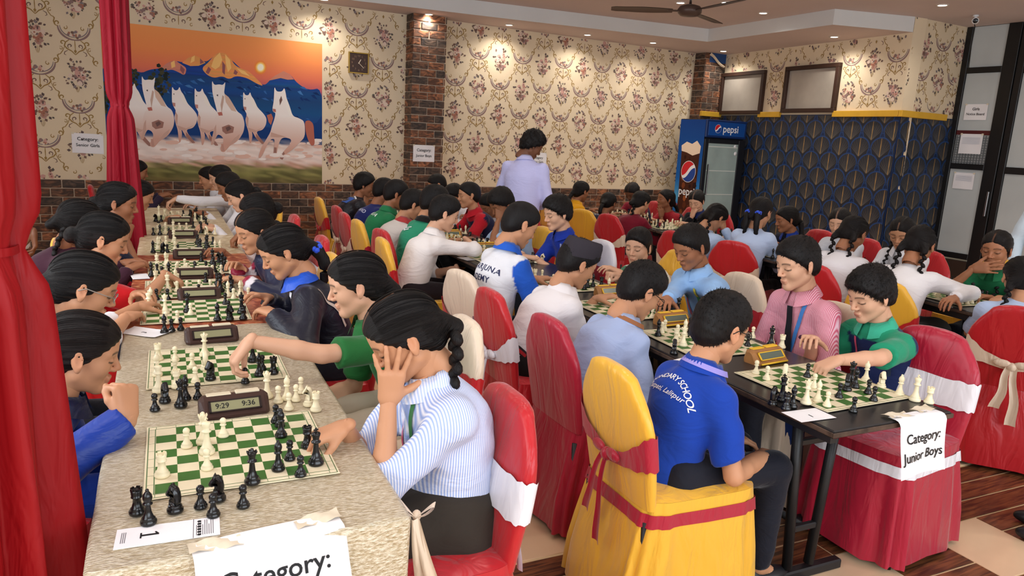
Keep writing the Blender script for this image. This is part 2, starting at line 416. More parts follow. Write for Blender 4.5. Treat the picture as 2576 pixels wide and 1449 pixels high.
def paper(parent, fn, s0, s1, z0, z1, phase=(0, 0), skip=None):
    mb = MB(); k = 0
    for i in range(int((s1-s0)/CW)+3):
        for j in range(int((z1-z0)/CH)+3):
            cx = s0+(i-.5)*CW+phase[0]; cz = z1-(j-.2)*CH+phase[1]
            P = random.choice(BQ) if (i+j) % 2 == 0 else random.choice(SW)
            def f2(x, y, h, cx=cx, cz=cz): return fn(cx+x, cz+y, h)
            def kp(x, y, cx=cx, cz=cz):
                X, Z = cx+x, cz+y
                if not (s0 < X < s1 and z0 < Z < z1): return False
                return skip is None or not skip(X, Z)
            print_motif(mb, P, f2, kp)
    mb.build('wallpaper_pattern', [m_print], parent, colattr=True, kind='stuff')
mur0 = ony(252, 52, YB); mur1 = ony(810, 462, YB)
MX0, MX1, MZ0, MZ1 = .0, 2.345, ZBR+.004, 2.565
paper(wall_back, lambda s, z, h: (s, YB-h, z), XL, PX0-.0, ZBR, ZC, skip=lambda X, Z: MX0-.01 < X < MX1+.01 and Z < MZ1+.01)
paper(wall_back, lambda s, z, h: (s, YB-h, z), PX1, CX0, ZBR, ZC, phase=(.09, -.12))
def frr(s, z, h): return tuple(MR @ Vector((s, z, h*NSGN)))
w1 = [on_right(*q) for q in ((1822, 184), (1930, 178), (1815, 288), (1918, 288))]
w2 = [on_right(*q) for q in ((1984, 169), (2121, 158), (1972, 285), (2100, 282))]
WIN = []
for q in (w1, w2):
    WIN.append((min(q[0][0], q[2][0]), max(q[1][0], q[3][0]), (q[2][1]+q[3][1])/2, (q[0][1]+q[1][1])/2))
paper(wall_right, frr, 0, RL, ZTR+.05, ZC, skip=lambda X, Z: any(a-.01 < X < c+.01 and e-.01 < Z < g+.01 for a, c, e, g in WIN))
paper(wall_return, lambda s, z, h: (s, RB[1]-h, z), RB[0], RX1, ZTR+.06, ZC+.17, phase=(.1, 0))
# peacock feather print
FG = (104, 98, 88); FGD = (74, 78, 86); FBK = (34, 38, 48); FBL = (30, 62, 112)
def feather(mb, fn0, cx, cz, keep, row=0):
    fn = lambda X, Z, h: fn0(X, Z, h+.0009*row)
    n = 14
    out = []
    for i in range(n+1):
        t = i/n; a = math.pi*(t)
        out.append((.142*math.cos(a)*(1 if True else 1), .05+.125*math.sin(a)))
    low = [(-.115, -.03), (-.06, -.11), (0, -.185), (.06, -.11), (.115, -.03)]
    pts = out+low
    if not any(keep(cx+p[0], cz+p[1]) for p in pts): return
    mb.add([fn(cx+p[0]*1.09, cz+.003+p[1]*1.05, .0006+.00001*(int(cx*31+cz*57) % 17)) for p in pts], [tuple(range(len(pts)))], 0, [lin(FBL)]*len(pts))
    mb.add([fn(cx+p[0]*.97, cz+p[1]*.97, .0011+.00001*(int(cx*31+cz*57) % 17)) for p in pts], [tuple(range(len(pts)))], 0, [lin(FBK)]*len(pts))
    nr = 19
    for i in range(nr):
        a = math.pi*(i+.5)/nr; tip = (.136*math.cos(a), .05+.119*math.sin(a)); base = (0.010*math.cos(a), -.055)
        mid = (tip[0]*.58, base[1]+(tip[1]-base[1])*.56)
        rb = ribbon([base, mid, tip], .0042 if i != nr//2 else .011); c = lin((168, 134, 84) if i == nr//2 else (FG if i % 2 == 0 else FGD))
        V = [fn(cx+q[0], cz+q[1], .0016+.00004*i) for pr in rb for q in pr]
        mb.add(V, [(0, 1, 3, 2), (2, 3, 5, 4)], 0, [c]*6)
    rb = ribbon([(0, -.06), (0, -.03), (0, .03)], .014); V = [fn(cx+q[0], cz+q[1], .0030) for pr in rb for q in pr]
    mb.add(V, [(0, 1, 3, 2), (2, 3, 5, 4)], 0, [lin((150, 122, 78))]*6)
def peacock(parent, fn, s0, s1, z0, z1):
    mb = MB(); W_, H_ = .315, .205
    for j in range(int((z1-z0)/H_)+3):
        for i in range(-1, int((s1-s0)/W_)+2):
            feather(mb, lambda X, Z, h: fn(min(max(X, s0), s1), min(max(Z, z0), z1+.02), h), s0+(i+(.5 if j % 2 else 0))*W_, z1-.02-j*H_, lambda X, Z: s0 < X < s1 and z0 < Z < z1+.02, j)
    mb.build('feather_pattern', [m_print2], parent, colattr=True, kind='stuff')
m_print2 = mat('feather_print', attr=True, rough=.4, spec=.45)
peacock(wall_right, lambda s, z, h: tuple(MR @ Vector((s, z, (h+.012)*NSGN))), 0, RL+.0, .35, ZTR-.01)
peacock(wall_return, lambda s, z, h: (s, RB[1]-.012-h, z), RB[0], RX1, .35, ZTR-.01)
# high windows in the right wall
m_wood = mat('window_wood_dark', (58, 38, 30), .5, .4, var=(8, .15))
m_glassg = mat('frosted_window_glass', (168, 160, 150), .16, .6, var=(3, .12))
for i, (a, c, e, g) in enumerate(WIN):
    wn = thing('window_%d' % (i+1), None, None, kind='structure')
    t = .055
    for nm, lo, hi in (('window_frame', (a, e, .0), (c, e+t, .06)), ('window_frame', (a, g-t, 0), (c, g, .06)), ('window_frame', (a, e+t, 0), (a+t, g-t, .06)), ('window_frame', (c-t, e+t, 0), (c, g-t, .06))):
        b = MB(); b.box((lo[0], lo[1], min(lo[2]*NSGN, hi[2]*NSGN)), (hi[0], hi[1], max(lo[2]*NSGN, hi[2]*NSGN)), .004, M=MR); b.build(nm, [m_wood], wn)
    b = MB(); b.box((a+t, e+t, min(.008*NSGN, .016*NSGN)), (c-t, g-t, max(.008*NSGN, .016*NSGN)), M=MR); b.build('window_pane', [m_glassg], wn)
# torn flap of paper at the corner column, blue patch behind it
b = MB(); b.box((float(ony(1786, 140, 9.045)[0]), 9.04, ZC-.14), (CX1-.02, 9.048, ZC)); b.build('bare_blue_patch', [mat('bare_wall_blue', (40, 74, 128), .7)], ccol)
p0 = ony(1786, 138, 9.02); p1 = ony(1820, 172, 8.98)
b = MB(); b.grid(lambda u, v: (p0[0]+(p1[0]-p0[0])*u+.0*v, 9.03-.05*u-.03*math.sin(v*3), p0[2]+(p1[2]-p0[2])*u+.05*v*(1-.3*u)+.01*math.sin(u*7)), 8, 4); b.build('peeling_paper', [mat('paper_back', (214, 196, 170), .8)], ccol)

# ---- ceiling
SE = [onz(q[0], q[1], ZC)[:2] for q in ((880, 0), (1300, 50), (1780, 105), (2095, 62))] + [RB+np.array([-.01, 0])]
def ext(a, b_, x): t = (x-a[0])/(b_[0]-a[0]); return np.array([x, a[1]+(b_[1]-a[1])*t])
S0 = ext(SE[0], SE[1], XL)
b = MB()
poly = [S0, SE[1], SE[2], SE[3], SE[4], np.array([8.9, RB[1]]), np.array([8.9, YB]), np.array([XL, YB])]
b.poly([(p[0], p[1], ZC) for p in poly]); 
soff = b.build('trim_3', [m_ceil], kind='structure')
b = MB()
for a, c in ((S0, SE[1]), (SE[1], SE[2]), (SE[2], SE[3]), (SE[3], SE[4])):
    b.add([(a[0], a[1], ZC), (c[0], c[1], ZC), (c[0], c[1], ZT+.02), (a[0], a[1], ZT+.02)], [(0, 1, 2, 3)])
b.build('fascia', [m_fascia], soff)
b = MB(); b.box((XL-.2, YR-.2, ZT), (12.4, YB+.2, ZT+.15)); b.build('ceiling', [m_ceil], kind='structure')
# ---- left wall and rear wall with window bands (outside the view, they let the daylight in)
m_pl2 = mat('wall_plaster', (214, 200, 180), .8, .2)
b = MB(); b.box((XL-.2, YR, 0), (XL, YB, .95)); b.box((XL-.2, YR, 2.75), (XL, YB, 3.3)); b.box((XL-.2, 5.6, .95), (XL, YB, 2.75)); b.box((XL-.2, YR, .95), (XL, -.4, 2.75)); b.build('wall_left', [m_pl2], kind='structure')
b = MB(); b.box((XL-.2, YR-.2, 0), (12.4, YR, .95)); b.box((XL-.2, YR-.2, 2.85), (12.4, YR, 3.3)); b.box((6.4, YR-.2, .95), (12.4, YR, 2.85)); b.build('wall_rear', [m_pl2], kind='structure')

# ---- glazed partition on the right
GX = RX1
m_blk = mat('partition_black_steel', (20, 19, 20), .35, .5, var=(10, .1))
m_fr1 = mat('partition_glass_clear', (150, 152, 146), .08, .6, trans=.35, var=(2, .1))
m_fr2 = mat('partition_glass_frosted', (186, 192, 192), .35, .5, var=(2.5, .05))
m_mesh = mat('partition_glass_wired', (150, 152, 152), .3, .5)
def gz(px, py): p = onx(px, py, GX); return float(p[1]), float(p[2])
part = thing('door_1', None, None, kind='structure')
yl = RB[1]-.005
y_st = gz(2557, 46)[0]; zt = gz(2427, 60)[1]; zb = gz(2391, 640)[1]; zm1 = gz(2480, 176)[1]; zm2 = gz(2430, 419)[1]
ys2 = y_st-.16
def bar(nm, y0, y1, z0, z1, x0=-.03, x1=.03, m=m_blk): b = MB(); b.box((GX+x0, min(y0, y1), z0), (GX+x1, max(y0, y1), z1), .004); return b.build(nm, [m], part)
bar('frame_stile', yl, yl-.07, zb-.06, ZT-.0); bar('frame_stile', y_st+.05, y_st-.10, 0, ZT); bar('frame_stile', y_st-.115, y_st-.19, 0, ZT)
for z in (zt, zm1, zm2, zb): bar('frame_rail', yl-.07, y_st+.05, z-.035, z+.035)
for z in (zt, gz(2550, 176)[1], gz(2550, 430)[1]): bar('frame_rail', y_st-.19, 3.2, z-.04, z+.04)
bar('frame_stile', 3.2, 3.1, 0, ZT)
bar('low_panel', yl, y_st, 0, zb-.06, -.02, .04, mat('panel_brown', (60, 44, 34), .5))
zr = gz(2430, 330)[1]
bar('glass_pane', yl-.07, y_st+.05, zt, ZT, -.006, .006, m_fr2)
bar('glass_pane', yl-.07, y_st+.05, zm1, zt, -.006, .006, m_fr2); bar('glass_pane', yl-.07, y_st+.05, zr, zm1, -.006, .006, m_fr2)
bar('glass_pane', yl-.07, y_st+.05, zb, zm2, -.006, .006, m_fr2)
gw = bar('wired_pane', yl-.07, y_st+.05, zm2, zr-.04, -.006, .006, m_mesh)
bar('frame_rail', yl-.07, y_st+.05, zr-.045, zr+.01, -.012, .012, mat('rail_maroon', (86, 34, 34), .4))
bar('glass_pane', y_st-.19, 3.2, .3, ZT, -.006, .006, m_fr2)
for k in range(12):
    yy = yl-.09-(yl-.09-y_st-.06)*k/11
    b = MB(); b.box((GX-.011, yy-.006, zm2+.03), (GX-.006, yy+.006, zr-.05)); b.build('wire_bar', [mat('wire_bar_grey', (96, 100, 102), .4)], part)
for k in range(11):
    zz = zm2+.05+(zr-.08-zm2-.05)*k/10
    b = MB(); b.box((GX-.012, y_st+.05, zz-.004), (GX-.007, yl-.07, zz+.004)); b.build('wire_bar', [mat('wire_bar_grey', (96, 100, 102), .4)], part)
bar('door_handle', y_st-.06, y_st-.085, .95, 1.25, -.07, -.03, mat('steel', (150, 150, 150), .3, metal=1.))
b = MB(); b.box((GX+.9, 2.9, 0), (GX+1.0, 6.2, 3.3)); b.build('wall_far_room', [mat('far_room_wall', (200, 200, 196), .8)], kind='structure')
b = MB(); b.box((GX-.05, YR, 0), (GX+.1, 3.1, 3.3)); b.build('wall_side', [m_pl2], kind='structure')

# ---- floor
m_grout = mat('floor_grout', (206, 180, 140), .7)
m_tile = mat('floor_tile_beige', (216, 184, 150), .22, .5, var=(2.5, .06))
def plank_mat(name, a, c, seed):
    m = bpy.data.materials.new(name); m.use_nodes = True; nt = m.node_tree; bs = nt.nodes['Principled BSDF']; N = nt.nodes.new; L = nt.links.new
    bs.inputs['Roughness'].default_value = .3; g = N('ShaderNodeNewGeometry'); mp = N('ShaderNodeMapping'); mp.inputs['Scale'].default_value = (2.2, 26, 1); mp.inputs['Location'].default_value = (seed, seed*2, 0); mp.inputs['Rotation'].default_value = (0, 0, -TA)
    L(g.outputs['Position'], mp.inputs['Vector']); n = N('ShaderNodeTexNoise'); n.inputs['Scale'].default_value = 2.2; n.inputs['Detail'].default_value = 7; n.inputs['Distortion'].default_value = .8; L(mp.outputs['Vector'], n.inputs['Vector'])
    r = N('ShaderNodeValToRGB'); e = r.color_ramp.elements; e[0].position = .38; e[0].color = lin(a)+(1,); e[1].position = .68; e[1].color = lin(c)+(1,); L(n.outputs['Fac'], r.inputs['Fac']); L(r.outputs['Color'], bs.inputs['Base Color'])
    return m
m_pl = [plank_mat('floor_plank_walnut', (58, 34, 22), (122, 74, 44), 1.), plank_mat('floor_plank_chestnut', (66, 40, 26), (134, 82, 50), 5.)]
floor = MB(); floor.box((XL-.2, YR-.2, -.1), (12.4, YB+.2, -.0025)); floor = floor.build('floor', [m_grout], kind='structure')
FM = Matrix.Rotation(TA, 4, 'Z')
def fl_piece(nm, u0, u1, v0, v1, m):
    g = .0035 if nm == 'floor_plank' else .0015; b = MB(); b.box((u0+g, v0+g, -.02), (u1-g, v1-g, 0), .0015, M=FM); b.build(nm, [m], floor)
for v in (1.86, 1.99, 2.12):
    uu = -.6+.25*((v*7) % 1)
    while uu < 6.2:
        fl_piece('floor_plank', uu, uu+.75, v, v+.13, random.choice(m_pl)); uu += .75
for r, v in enumerate((1.12, 1.49)):
    for i in range(-3, 9):
        u = 2.178+.375*i
        if (i+r) % 2 == (1 if True else 0): fl_piece('floor_tile', u, u+.375, v, v+.37, m_tile)
        else:
            for k in range(3): fl_piece('floor_plank', u, u+.375, v+.1233*k, v+.1233*(k+1), random.choice(m_pl))
for j in range(5):
    for i in range(-3, 14): fl_piece('floor_tile', -.34+.45*i, -.34+.45*(i+1), 2.26+.405*j, 2.26+.405*(j+1), m_tile)
b = MB(); b.box((-1.69, 4.285, -.02), (12, YB+.3, 0), M=FM); b.box((-1.69, -2.2, -.02), (12, 1.12, 0), M=FM); b.box((6.2, 1.12, -.02), (12, 4.285, 0), M=FM); b.box((-2.2, -.0, -.02), (-1.7, 9, 0), M=FM); b.build('floor_surface', [m_tile], floor)

# ================================================================== TABLES, CHESS, CHAIRS
TZ = .75
def uvM(u, v, z=0., rot=0.): p = fromuv(u, v, z); return Matrix.Translation(Vector(p)) @ Matrix.Rotation(TA+rot, 4, 'Z')
m_tblk = mat('table_black_laminate', (34, 33, 34), .28, .5, var=(6, .2), bump=(30, .03, .002))
m_tedge = mat('table_worn_edge', (74, 58, 48), .6, .3, var=(25, .5))
m_iron = mat('table_frame_iron', (24, 24, 26), .45, .5)
def black_table(M, length, width, label, group):
    """local x across, y along, origin floor at near end centre"""
    t = thing('folding_table', label, 'table', group=group); t.matrix_basis = M
    w2 = width/2
    b = MB(); b.box((-w2, 0, TZ-.028), (w2, length, TZ), .004); b.build('tabletop', [m_tblk], t)
    b = MB(); b.box((-w2-.006, -.006, TZ-.022), (w2+.006, 0, TZ-.006), .002); b.box((-w2-.006, 0, TZ-.022), (-w2, length, TZ-.006), .002); b.box((w2, 0, TZ-.022), (w2+.006, length, TZ-.006), .002); b.build('edge_band', [m_tedge], t)
    b = MB(); b.box((-w2+.05, .05, TZ-.07), (-w2+.08, length-.05, TZ-.028)); b.box((w2-.08, .05, TZ-.07), (w2-.05, length-.05, TZ-.028)); b.build('apron', [m_iron], t)
    for yy in (.3, length-.3):
        for sx in (-.055, .055):
            b = MB(); b.tube([(sx*1.9, yy, TZ-.03), (sx, yy, .05)], .019, 8, smooth=True); b.build('leg', [m_iron], t)
        b = MB(); b.box((-w2+.06, yy-.02, 0), (w2-.06, yy+.02, .04), .006); b.build('foot_bar', [m_iron], t)
        for zc in (.2, .55):
            b = MB(); b.box((-.08, yy-.012, zc), (.08, yy+.012, zc+.025), .004); b.build('cross_bar', [m_iron], t)
    b = MB(); b.tube([(0, .3, .21), (0, length-.3, .21)], .015, 8); b.build('stretcher', [m_iron], t)
    return t
MT = []
for (v0, v1, d) in ((1.5, 3.28, 'whose end faces the aisle, carrying the hanging junior boys sheet'), (3.30, 5.08, 'joined mid row between the boys'), (5.10, 7.7, 'at the far end of the boys row toward the brick wall')):
    MT.append(black_table(uvM(2.135, v0), v1-v0, .56, 'long black folding table ' + d, 'black tables of the junior boys row'))
GD = np.array([.147, 1.0]); GD /= np.linalg.norm(GD); GA = -math.atan2(.147, 1.0)
def gM(y, off=0., z=0., rot=0.):
    return Matrix.Translation((4.62+(y-2.6)*.147+off*math.cos(GA), y+off*math.sin(GA), z)) @ Matrix.Rotation(GA+rot, 4, 'Z')
for y0, d in ((2.15, 'beside the girl in a green polo'), (3.95, 'between the girls near the blue feather wall'), (5.75, 'in front of the drinks fridge, with girls on both sides')):
    black_table(gM(y0), 1.78, .56, 'long black folding table ' + d, 'black tables of the junior girls row')

# cloth covered tables of the senior girls
def cloth_mat(name, kind):
    m = bpy.data.materials.new(name); m.use_nodes = True; nt = m.node_tree; bs = nt.nodes['Principled BSDF']; N = nt.nodes.new; L = nt.links.new
    tc = N('ShaderNodeTexCoord')
    if kind == 'silver':
        mp = N('ShaderNodeMapping'); mp.inputs['Scale'].default_value = (26, 90, 60); L(tc.outputs['Object'], mp.inputs['Vector'])
        n = N('ShaderNodeTexNoise'); n.inputs['Scale'].default_value = 3; n.inputs['Detail'].default_value = 5; L(mp.outputs['Vector'], n.inputs['Vector'])
        n3 = N('ShaderNodeTexNoise'); n3.inputs['Scale'].default_value = 7; n3.inputs['Detail'].default_value = 4; L(tc.outputs['Object'], n3.inputs['Vector'])
        r = N('ShaderNodeValToRGB'); e = r.color_ramp.elements; e[0].position = .36; e[0].color = lin((184, 166, 132))+(1,); e[1].position = .66; e[1].color = lin((230, 220, 198))+(1,)
        L(n.outputs['Fac'], r.inputs['Fac']); L(r.outputs['Color'], bs.inputs['Base Color'])
        bs.inputs['Metallic'].default_value = .3; bs.inputs['Roughness'].default_value = .34
        ad = N('ShaderNodeMath'); ad.operation = 'ADD'; L(n.outputs['Fac'], ad.inputs[0]); L(n3.outputs['Fac'], ad.inputs[1])
        bp = N('ShaderNodeBump'); bp.inputs['Strength'].default_value = .8; bp.inputs['Distance'].default_value = .010; L(ad.outputs['Value'], bp.inputs['Height']); L(bp.outputs['Normal'], bs.inputs['Normal'])
    else:
        n = N('ShaderNodeTexNoise'); n.inputs['Scale'].default_value = 16; n.inputs['Detail'].default_value = 3; n.inputs['Distortion'].default_value = 1.5; L(tc.outputs['Object'], n.inputs['Vector'])
        r = N('ShaderNodeValToRGB'); e = r.color_ramp.elements
        cols = {'red': ((128, 50, 34), (178, 96, 62), (206, 150, 104)), 'cream': ((188, 168, 130), (214, 198, 164), (226, 214, 186))}[kind]
        e[0].position = .38; e[0].color = lin(cols[0])+(1,); e[1].position = .56; e[1].color = lin(cols[1])+(1,); x = r.color_ramp.elements.new(.68); x.color = lin(cols[2])+(1,)
        L(n.outputs['Fac'], r.inputs['Fac']); L(r.outputs['Color'], bs.inputs['Base Color']); bs.inputs['Roughness'].default_value = .35
        n3 = N('ShaderNodeTexNoise'); n3.inputs['Scale'].default_value = 9; L(tc.outputs['Object'], n3.inputs['Vector'])
        bp = N('ShaderNodeBump'); bp.inputs['Strength'].default_value = .4; bp.inputs['Distance'].default_value = .012; L(n3.outputs['Fac'], bp.inputs['Height']); L(bp.outputs['Normal'], bs.inputs['Normal'])
    return m
def cloth_cover(M, w2, length, drop, m, name, label, seed):
    """cloth lying on a table: top sheet plus hanging sides with folds; one surface"""
    rg = random.Random(seed); ph = [rg.uniform(0, 6.28) for _ in range(8)]
    nx, ny = 26, max(20, int(length*22))
    ds = [.004, .010, .02] + [.045+(drop-.045)*i/7 for i in range(8)]
    xs = [-w2-d for d in ds[::-1]] + [-w2+2*w2*i/nx for i in range(nx+1)] + [w2+d for d in ds]
    ys = [-d for d in ds[::-1]] + [length*i/ny for i in range(ny+1)]
    V = []
    for x in xs:
        for y in ys:
            dx = max(0, abs(x)-w2); dy = max(0, -y); sx = 1 if x > 0 else -1
            d = math.hypot(dx, dy) if (dx > 0 and dy > 0) else dx+dy
            X = max(-w2, min(w2, x)); Y = max(0, y)
            flare = min(.012, d*1.2)+.02*d+.014*min(1, d*6)*math.sin(Y*17+ph[0]+math.sin(Y*5+ph[1]))+.010*min(1, d*6)*math.sin(X*19+ph[2])
            if dx > 0: X += sx*(flare*(dx/d if d else 1))
            if dy > 0: Y -= flare*(dy/d if d else 1)
            Z = TZ+.003-max(0, d-.006)*.985 + (.0016*math.sin(x*31+ph[3])*math.sin(y*27+ph[4]) if d == 0 else 0)
            V.append(tuple(M @ Vector((X, Y, Z))))
    nyv = len(ys)
    F = [(i*nyv+j, (i+1)*nyv+j, (i+1)*nyv+j+1, i*nyv+j+1) for i in range(len(xs)-1) for j in range(nyv-1)]
    b = MB()
    Mi = M.inverted(); V = [tuple(Mi @ Vector(p)) for p in V]
    b.add(V, F, 0, smooth=True); o = b.build(name, [m], M=M, label=label, cat='tablecloth')
    return o
m_sil = cloth_mat('cloth_silver_tissue', 'silver'); m_redc = cloth_mat('cloth_red_floral', 'red'); m_crc = cloth_mat('cloth_cream', 'cream')
LU = .155; LW = .305
for v0, v1, m, lb, tb in ((1.44, 3.20, m_sil, 'silver beige tissue cloth draped over the table with the category sheet', 'dark folding table under the silver tissue cloth'), (3.22, 5.02, m_redc, 'red brown patterned plastic cloth on the middle senior girls table', 'dark folding table under the red brown patterned cloth'), (5.04, 7.75, m_crc, 'cream cloth over the farthest senior girls table near the mural', 'dark folding table under the cream cloth')):
    black_table(uvM(LU, v0), v1-v0, .60, tb, None)
    cloth_cover(uvM(LU, v0), .306, v1-v0, .34, m, 'tablecloth', lb, int(v0*10))

# ---- chess sets
m_pw = mat('chess_plastic_ivory', (236, 224, 188), .32, .5); m_pb = mat('chess_plastic_black', (18, 18, 19), .22, .55)
PROF = {
 'pawn': [(.0135, 0), (.0145, .002), (.0145, .006), (.0115, .009), (.0125, .011), (.0095, .014), (.0062, .022), (.005, .030), (.0052, .0315), (.0085, .033), (.0085, .035), (.0055, .0365), (.0078, .040), (.0088, .0445), (.0078, .049), (.0045, .0525), (.0005, .054)],
 'rook': [(.016, 0), (.0172, .002), (.0172, .008), (.0135, .0115), (.0145, .0135), (.011, .017), (.0085, .027), (.0078, .036), (.0115, .0385), (.0115, .041), (.0105, .042), (.0118, .0515), (.0118, .056), (.0085, .056), (.0082, .052), (.0004, .052)],
 'bishop': [(.0155, 0), (.0165, .002), (.0165, .0075), (.013, .011), (.014, .013), (.0105, .0165), (.0068, .028), (.0052, .041), (.0055, .0425), (.0098, .0445), (.0098, .047), (.0062, .049), (.0085, .053), (.0098, .059), (.0085, .066), (.0045, .072), (.0032, .0735), (.004, .0755), (.0028, .078), (.0004, .079)],
 'queen': [(.0175, 0), (.0186, .002), (.0186, .0085), (.0145, .0125), (.0156, .0145), (.0115, .019), (.0075, .032), (.0058, .050), (.0062, .052), (.0112, .0545), (.0112, .057), (.0068, .0595), (.0085, .068), (.0118, .077), (.0105, .0785), (.0065, .0785), (.0055, .081), (.0035, .0835), (.0042, .086), (.0004, .088)],
 'king': [(.0185, 0), (.0196, .002), (.0196, .009), (.0152, .013), (.0164, .0152), (.012, .020), (.008, .034), (.0062, .054), (.0066, .056), (.0118, .0585), (.0118, .0615), (.0072, .064), (.009, .072), (.0116, .081), (.0105, .083), (.006, .0855), (.0004, .0865)]}
def piece_mesh(kind, m):
    b = MB(); K = 1.0
    if kind == 'knight':
        b.lathe([(.016, 0), (.0172, .002), (.0172, .008), (.0135, .0115), (.0148, .0135), (.0125, .0175), (.0004, .018)], 14)
        pr = [(-.011, .016), (.012, .016), (.0105, .022), (.006, .030), (.0065, .036), (.0125, .0345), (.0185, .037), (.0195, .0415), (.0165, .047), (.0115, .054), (.0085, .0605), (.0055, .0655), (.0035, .0605), (-.002, .060), (-.0075, .055), (-.0115, .046), (-.0135, .034), (-.0125, .024)]
        n = len(pr); cx = sum(p[0] for p in pr)/n; cz = sum(p[1] for p in pr)/n
        lay = [(.62, -.0085), (.92, -.0068), (1.0, -.003), (1.0, .003), (.92, .0068), (.62, .0085)]
        V = [(cx+(p[0]-cx)*k, y, cz+(p[1]-cz)*k if p[1] > .018 else p[1]) for k, y in lay for p in pr]
        F = [(a*n+i, a*n+(i+1) % n, (a+1)*n+(i+1) % n, (a+1)*n+i) for a in range(len(lay)-1) for i in range(n)]
        T = tessellate_polygon([[Vector((p[0], p[1], 0)) for p in pr]])
        F += [tuple(t) for t in T] + [tuple(i+(len(lay)-1)*n for i in t[::-1]) for t in T]
        b.add(V, F, 0, smooth=True)
    else:
        b.lathe(PROF[kind], 14)
        if kind == 'rook':
            for k in range(5):
                a = k*2*math.pi/5; M = Matrix.Rotation(a, 4, 'Z'); b.box((.0085, -.004, .055), (.0118, .004, .0595), M=M)
        if kind == 'queen':
            for k in range(8):
                a = k*2*math.pi/8; b.ell((.0108*math.cos(a), .0108*math.sin(a), .0788), (.0022, .0022, .003), 5, 4)
        if kind == 'king':
            b.box((-.0022, -.002, .085), (.0022, .002, .097), .0006); b.box((-.006, -.002, .089), (.006, .002, .0932), .0006)
    return b.mesh(kind, [m])
PM = {(k, c): piece_mesh(k, m_pw if c == 'w' else m_pb) for k in ('pawn', 'rook', 'knight', 'bishop', 'queen', 'king') for c in 'wb'}
CN = {'w': 'ivory', 'b': 'black'}; KN = {'p': 'pawn', 'r': 'rook', 'n': 'knight', 'b': 'bishop', 'q': 'queen', 'k': 'king'}
def piece(kind, colr, pos, where, bid, rot=None):
    return obj('chess_'+kind, PM[kind, colr], None, loc=tuple(pos), rotz=random.uniform(0, 6.28) if rot is None else rot,
               label='%s chess %s %s' % (CN[colr], kind, where), cat='chess piece', group='%s %ss %s' % (CN[colr], kind, bid))
m_bg = mat('board_vinyl_green', (58, 104, 40), .5, .35, var=(40, .05)); m_bw = mat('board_vinyl_cream', (228, 216, 184), .5, .35, var=(30, .03)); m_bl = mat('board_print_line', (92, 120, 78), .5)
def board_mesh():
    b = MB(); S = .435; q = .0485; m0 = -4*q; z = .0022
    b.box((-S/2, -S/2, 0), (S/2, S/2, .002), .0008, mi=1)
    for i in range(8):
        for j in range(8):
            if (i+j) % 2 == 0:
                x, y = m0+i*q, m0+j*q; b.add([(x, y, z), (x+q, y, z), (x+q, y+q, z), (x, y+q, z)], [(0, 1, 2, 3)], 0)
    t = .0012
    for e in (4*q+.002, 4*q+.018):
        for s in (-1, 1):
            b.add([(-e, s*e-t, z), (e, s*e-t, z), (e, s*e+t, z), (-e, s*e+t, z)], [(0, 1, 2, 3)], 2); b.add([(s*e-t, -e, z), (s*e+t, -e, z), (s*e+t, e, z), (s*e-t, e, z)], [(0, 1, 2, 3)], 2)
    for k in range(9):
        for s in (-1, 1):
            x = m0+k*q; y0 = 4*q+.002; y1 = 4*q+.018
            b.add([(x-t/2, s*y0, z), (x+t/2, s*y0, z), (x+t/2, s*y1, z), (x-t/2, s*y1, z)], [(0, 1, 2, 3)], 2); b.add([(s*y0, x-t/2, z), (s*y1, x-t/2, z), (s*y1, x+t/2, z), (s*y0, x+t/2, z)], [(0, 1, 2, 3)], 2)
    return b.mesh('chess_board', [m_bg, m_bw, m_bl])
BMESH = board_mesh(); SQ = .0485
def board(M, where, group):
    return obj('chess_board', BMESH, None, M=M @ Matrix.Translation((0, 0, .004)), label='green and cream vinyl chess board ' + where, cat='chess board', group=group)
def setpos(M, spec, where, bid, jit=.006):
    """spec 'wk e1'-like: colour+kind+file index(0-7 along local x)+rank index(0-7 along local y)"""
    for t in spec.split():
        c, k, i, j = t[0], KN[t[1]], float(t[2]), float(t[3])
        if len(t) > 4: i += .0
        p = M @ Vector((-4*SQ+(i+.5)*SQ+random.uniform(-jit, jit), -4*SQ+(j+.5)*SQ+random.uniform(-jit, jit), .0065)); piece(k, c, p, where, bid)
def pxpieces(lst, z, where, bid):
    for c, k, px, py in lst:
        p = onz(px, py, z); p[2] = z; piece(KN[k], c, p, where, bid)
def rand_set(M, seed, where, bid, flip=False, off=True, n=1.0):
    rg = random.Random(seed); used = set()
    def put(c, k, i, j):
        while (i, j) in used: i = (i+1) % 8
        used.add((i, j)); x, y = -4*SQ+(i+.5)*SQ+rg.uniform(-.006, .006), -4*SQ+(j+.5)*SQ+rg.uniform(-.006, .006)
        p = M @ Vector((x, y, .0065)); piece(KN[k], c, p, where, bid)
    cw, cb = ('w', 'b') if not flip else ('b', 'w')
    for c, lo in ((cw, 0), (cb, 1)):
        for k in 'krrbnq'[:rg.randint(4, 6)]: put(c, k, rg.choice((0, 0, 1, 2)) if lo == 0 else rg.choice((7, 7, 6, 5)), rg.randint(0, 7))
        for k in range(rg.randint(4, 6)): put(c, 'p', rg.choice((1, 1, 2, 3)) if lo == 0 else rg.choice((6, 6, 5, 4)), rg.randint(0, 7))
    if off:
        for s, c in ((-1, cb), (1, cw)):
            for k in range(rg.randint(2, 4)):
                p = M @ Vector((s*(.20-.045*k+rg.uniform(-.01, .01)), -.24+rg.uniform(-.012, .012), .0045)); piece(KN[rg.choice('pppbn')], c, p, where, bid)

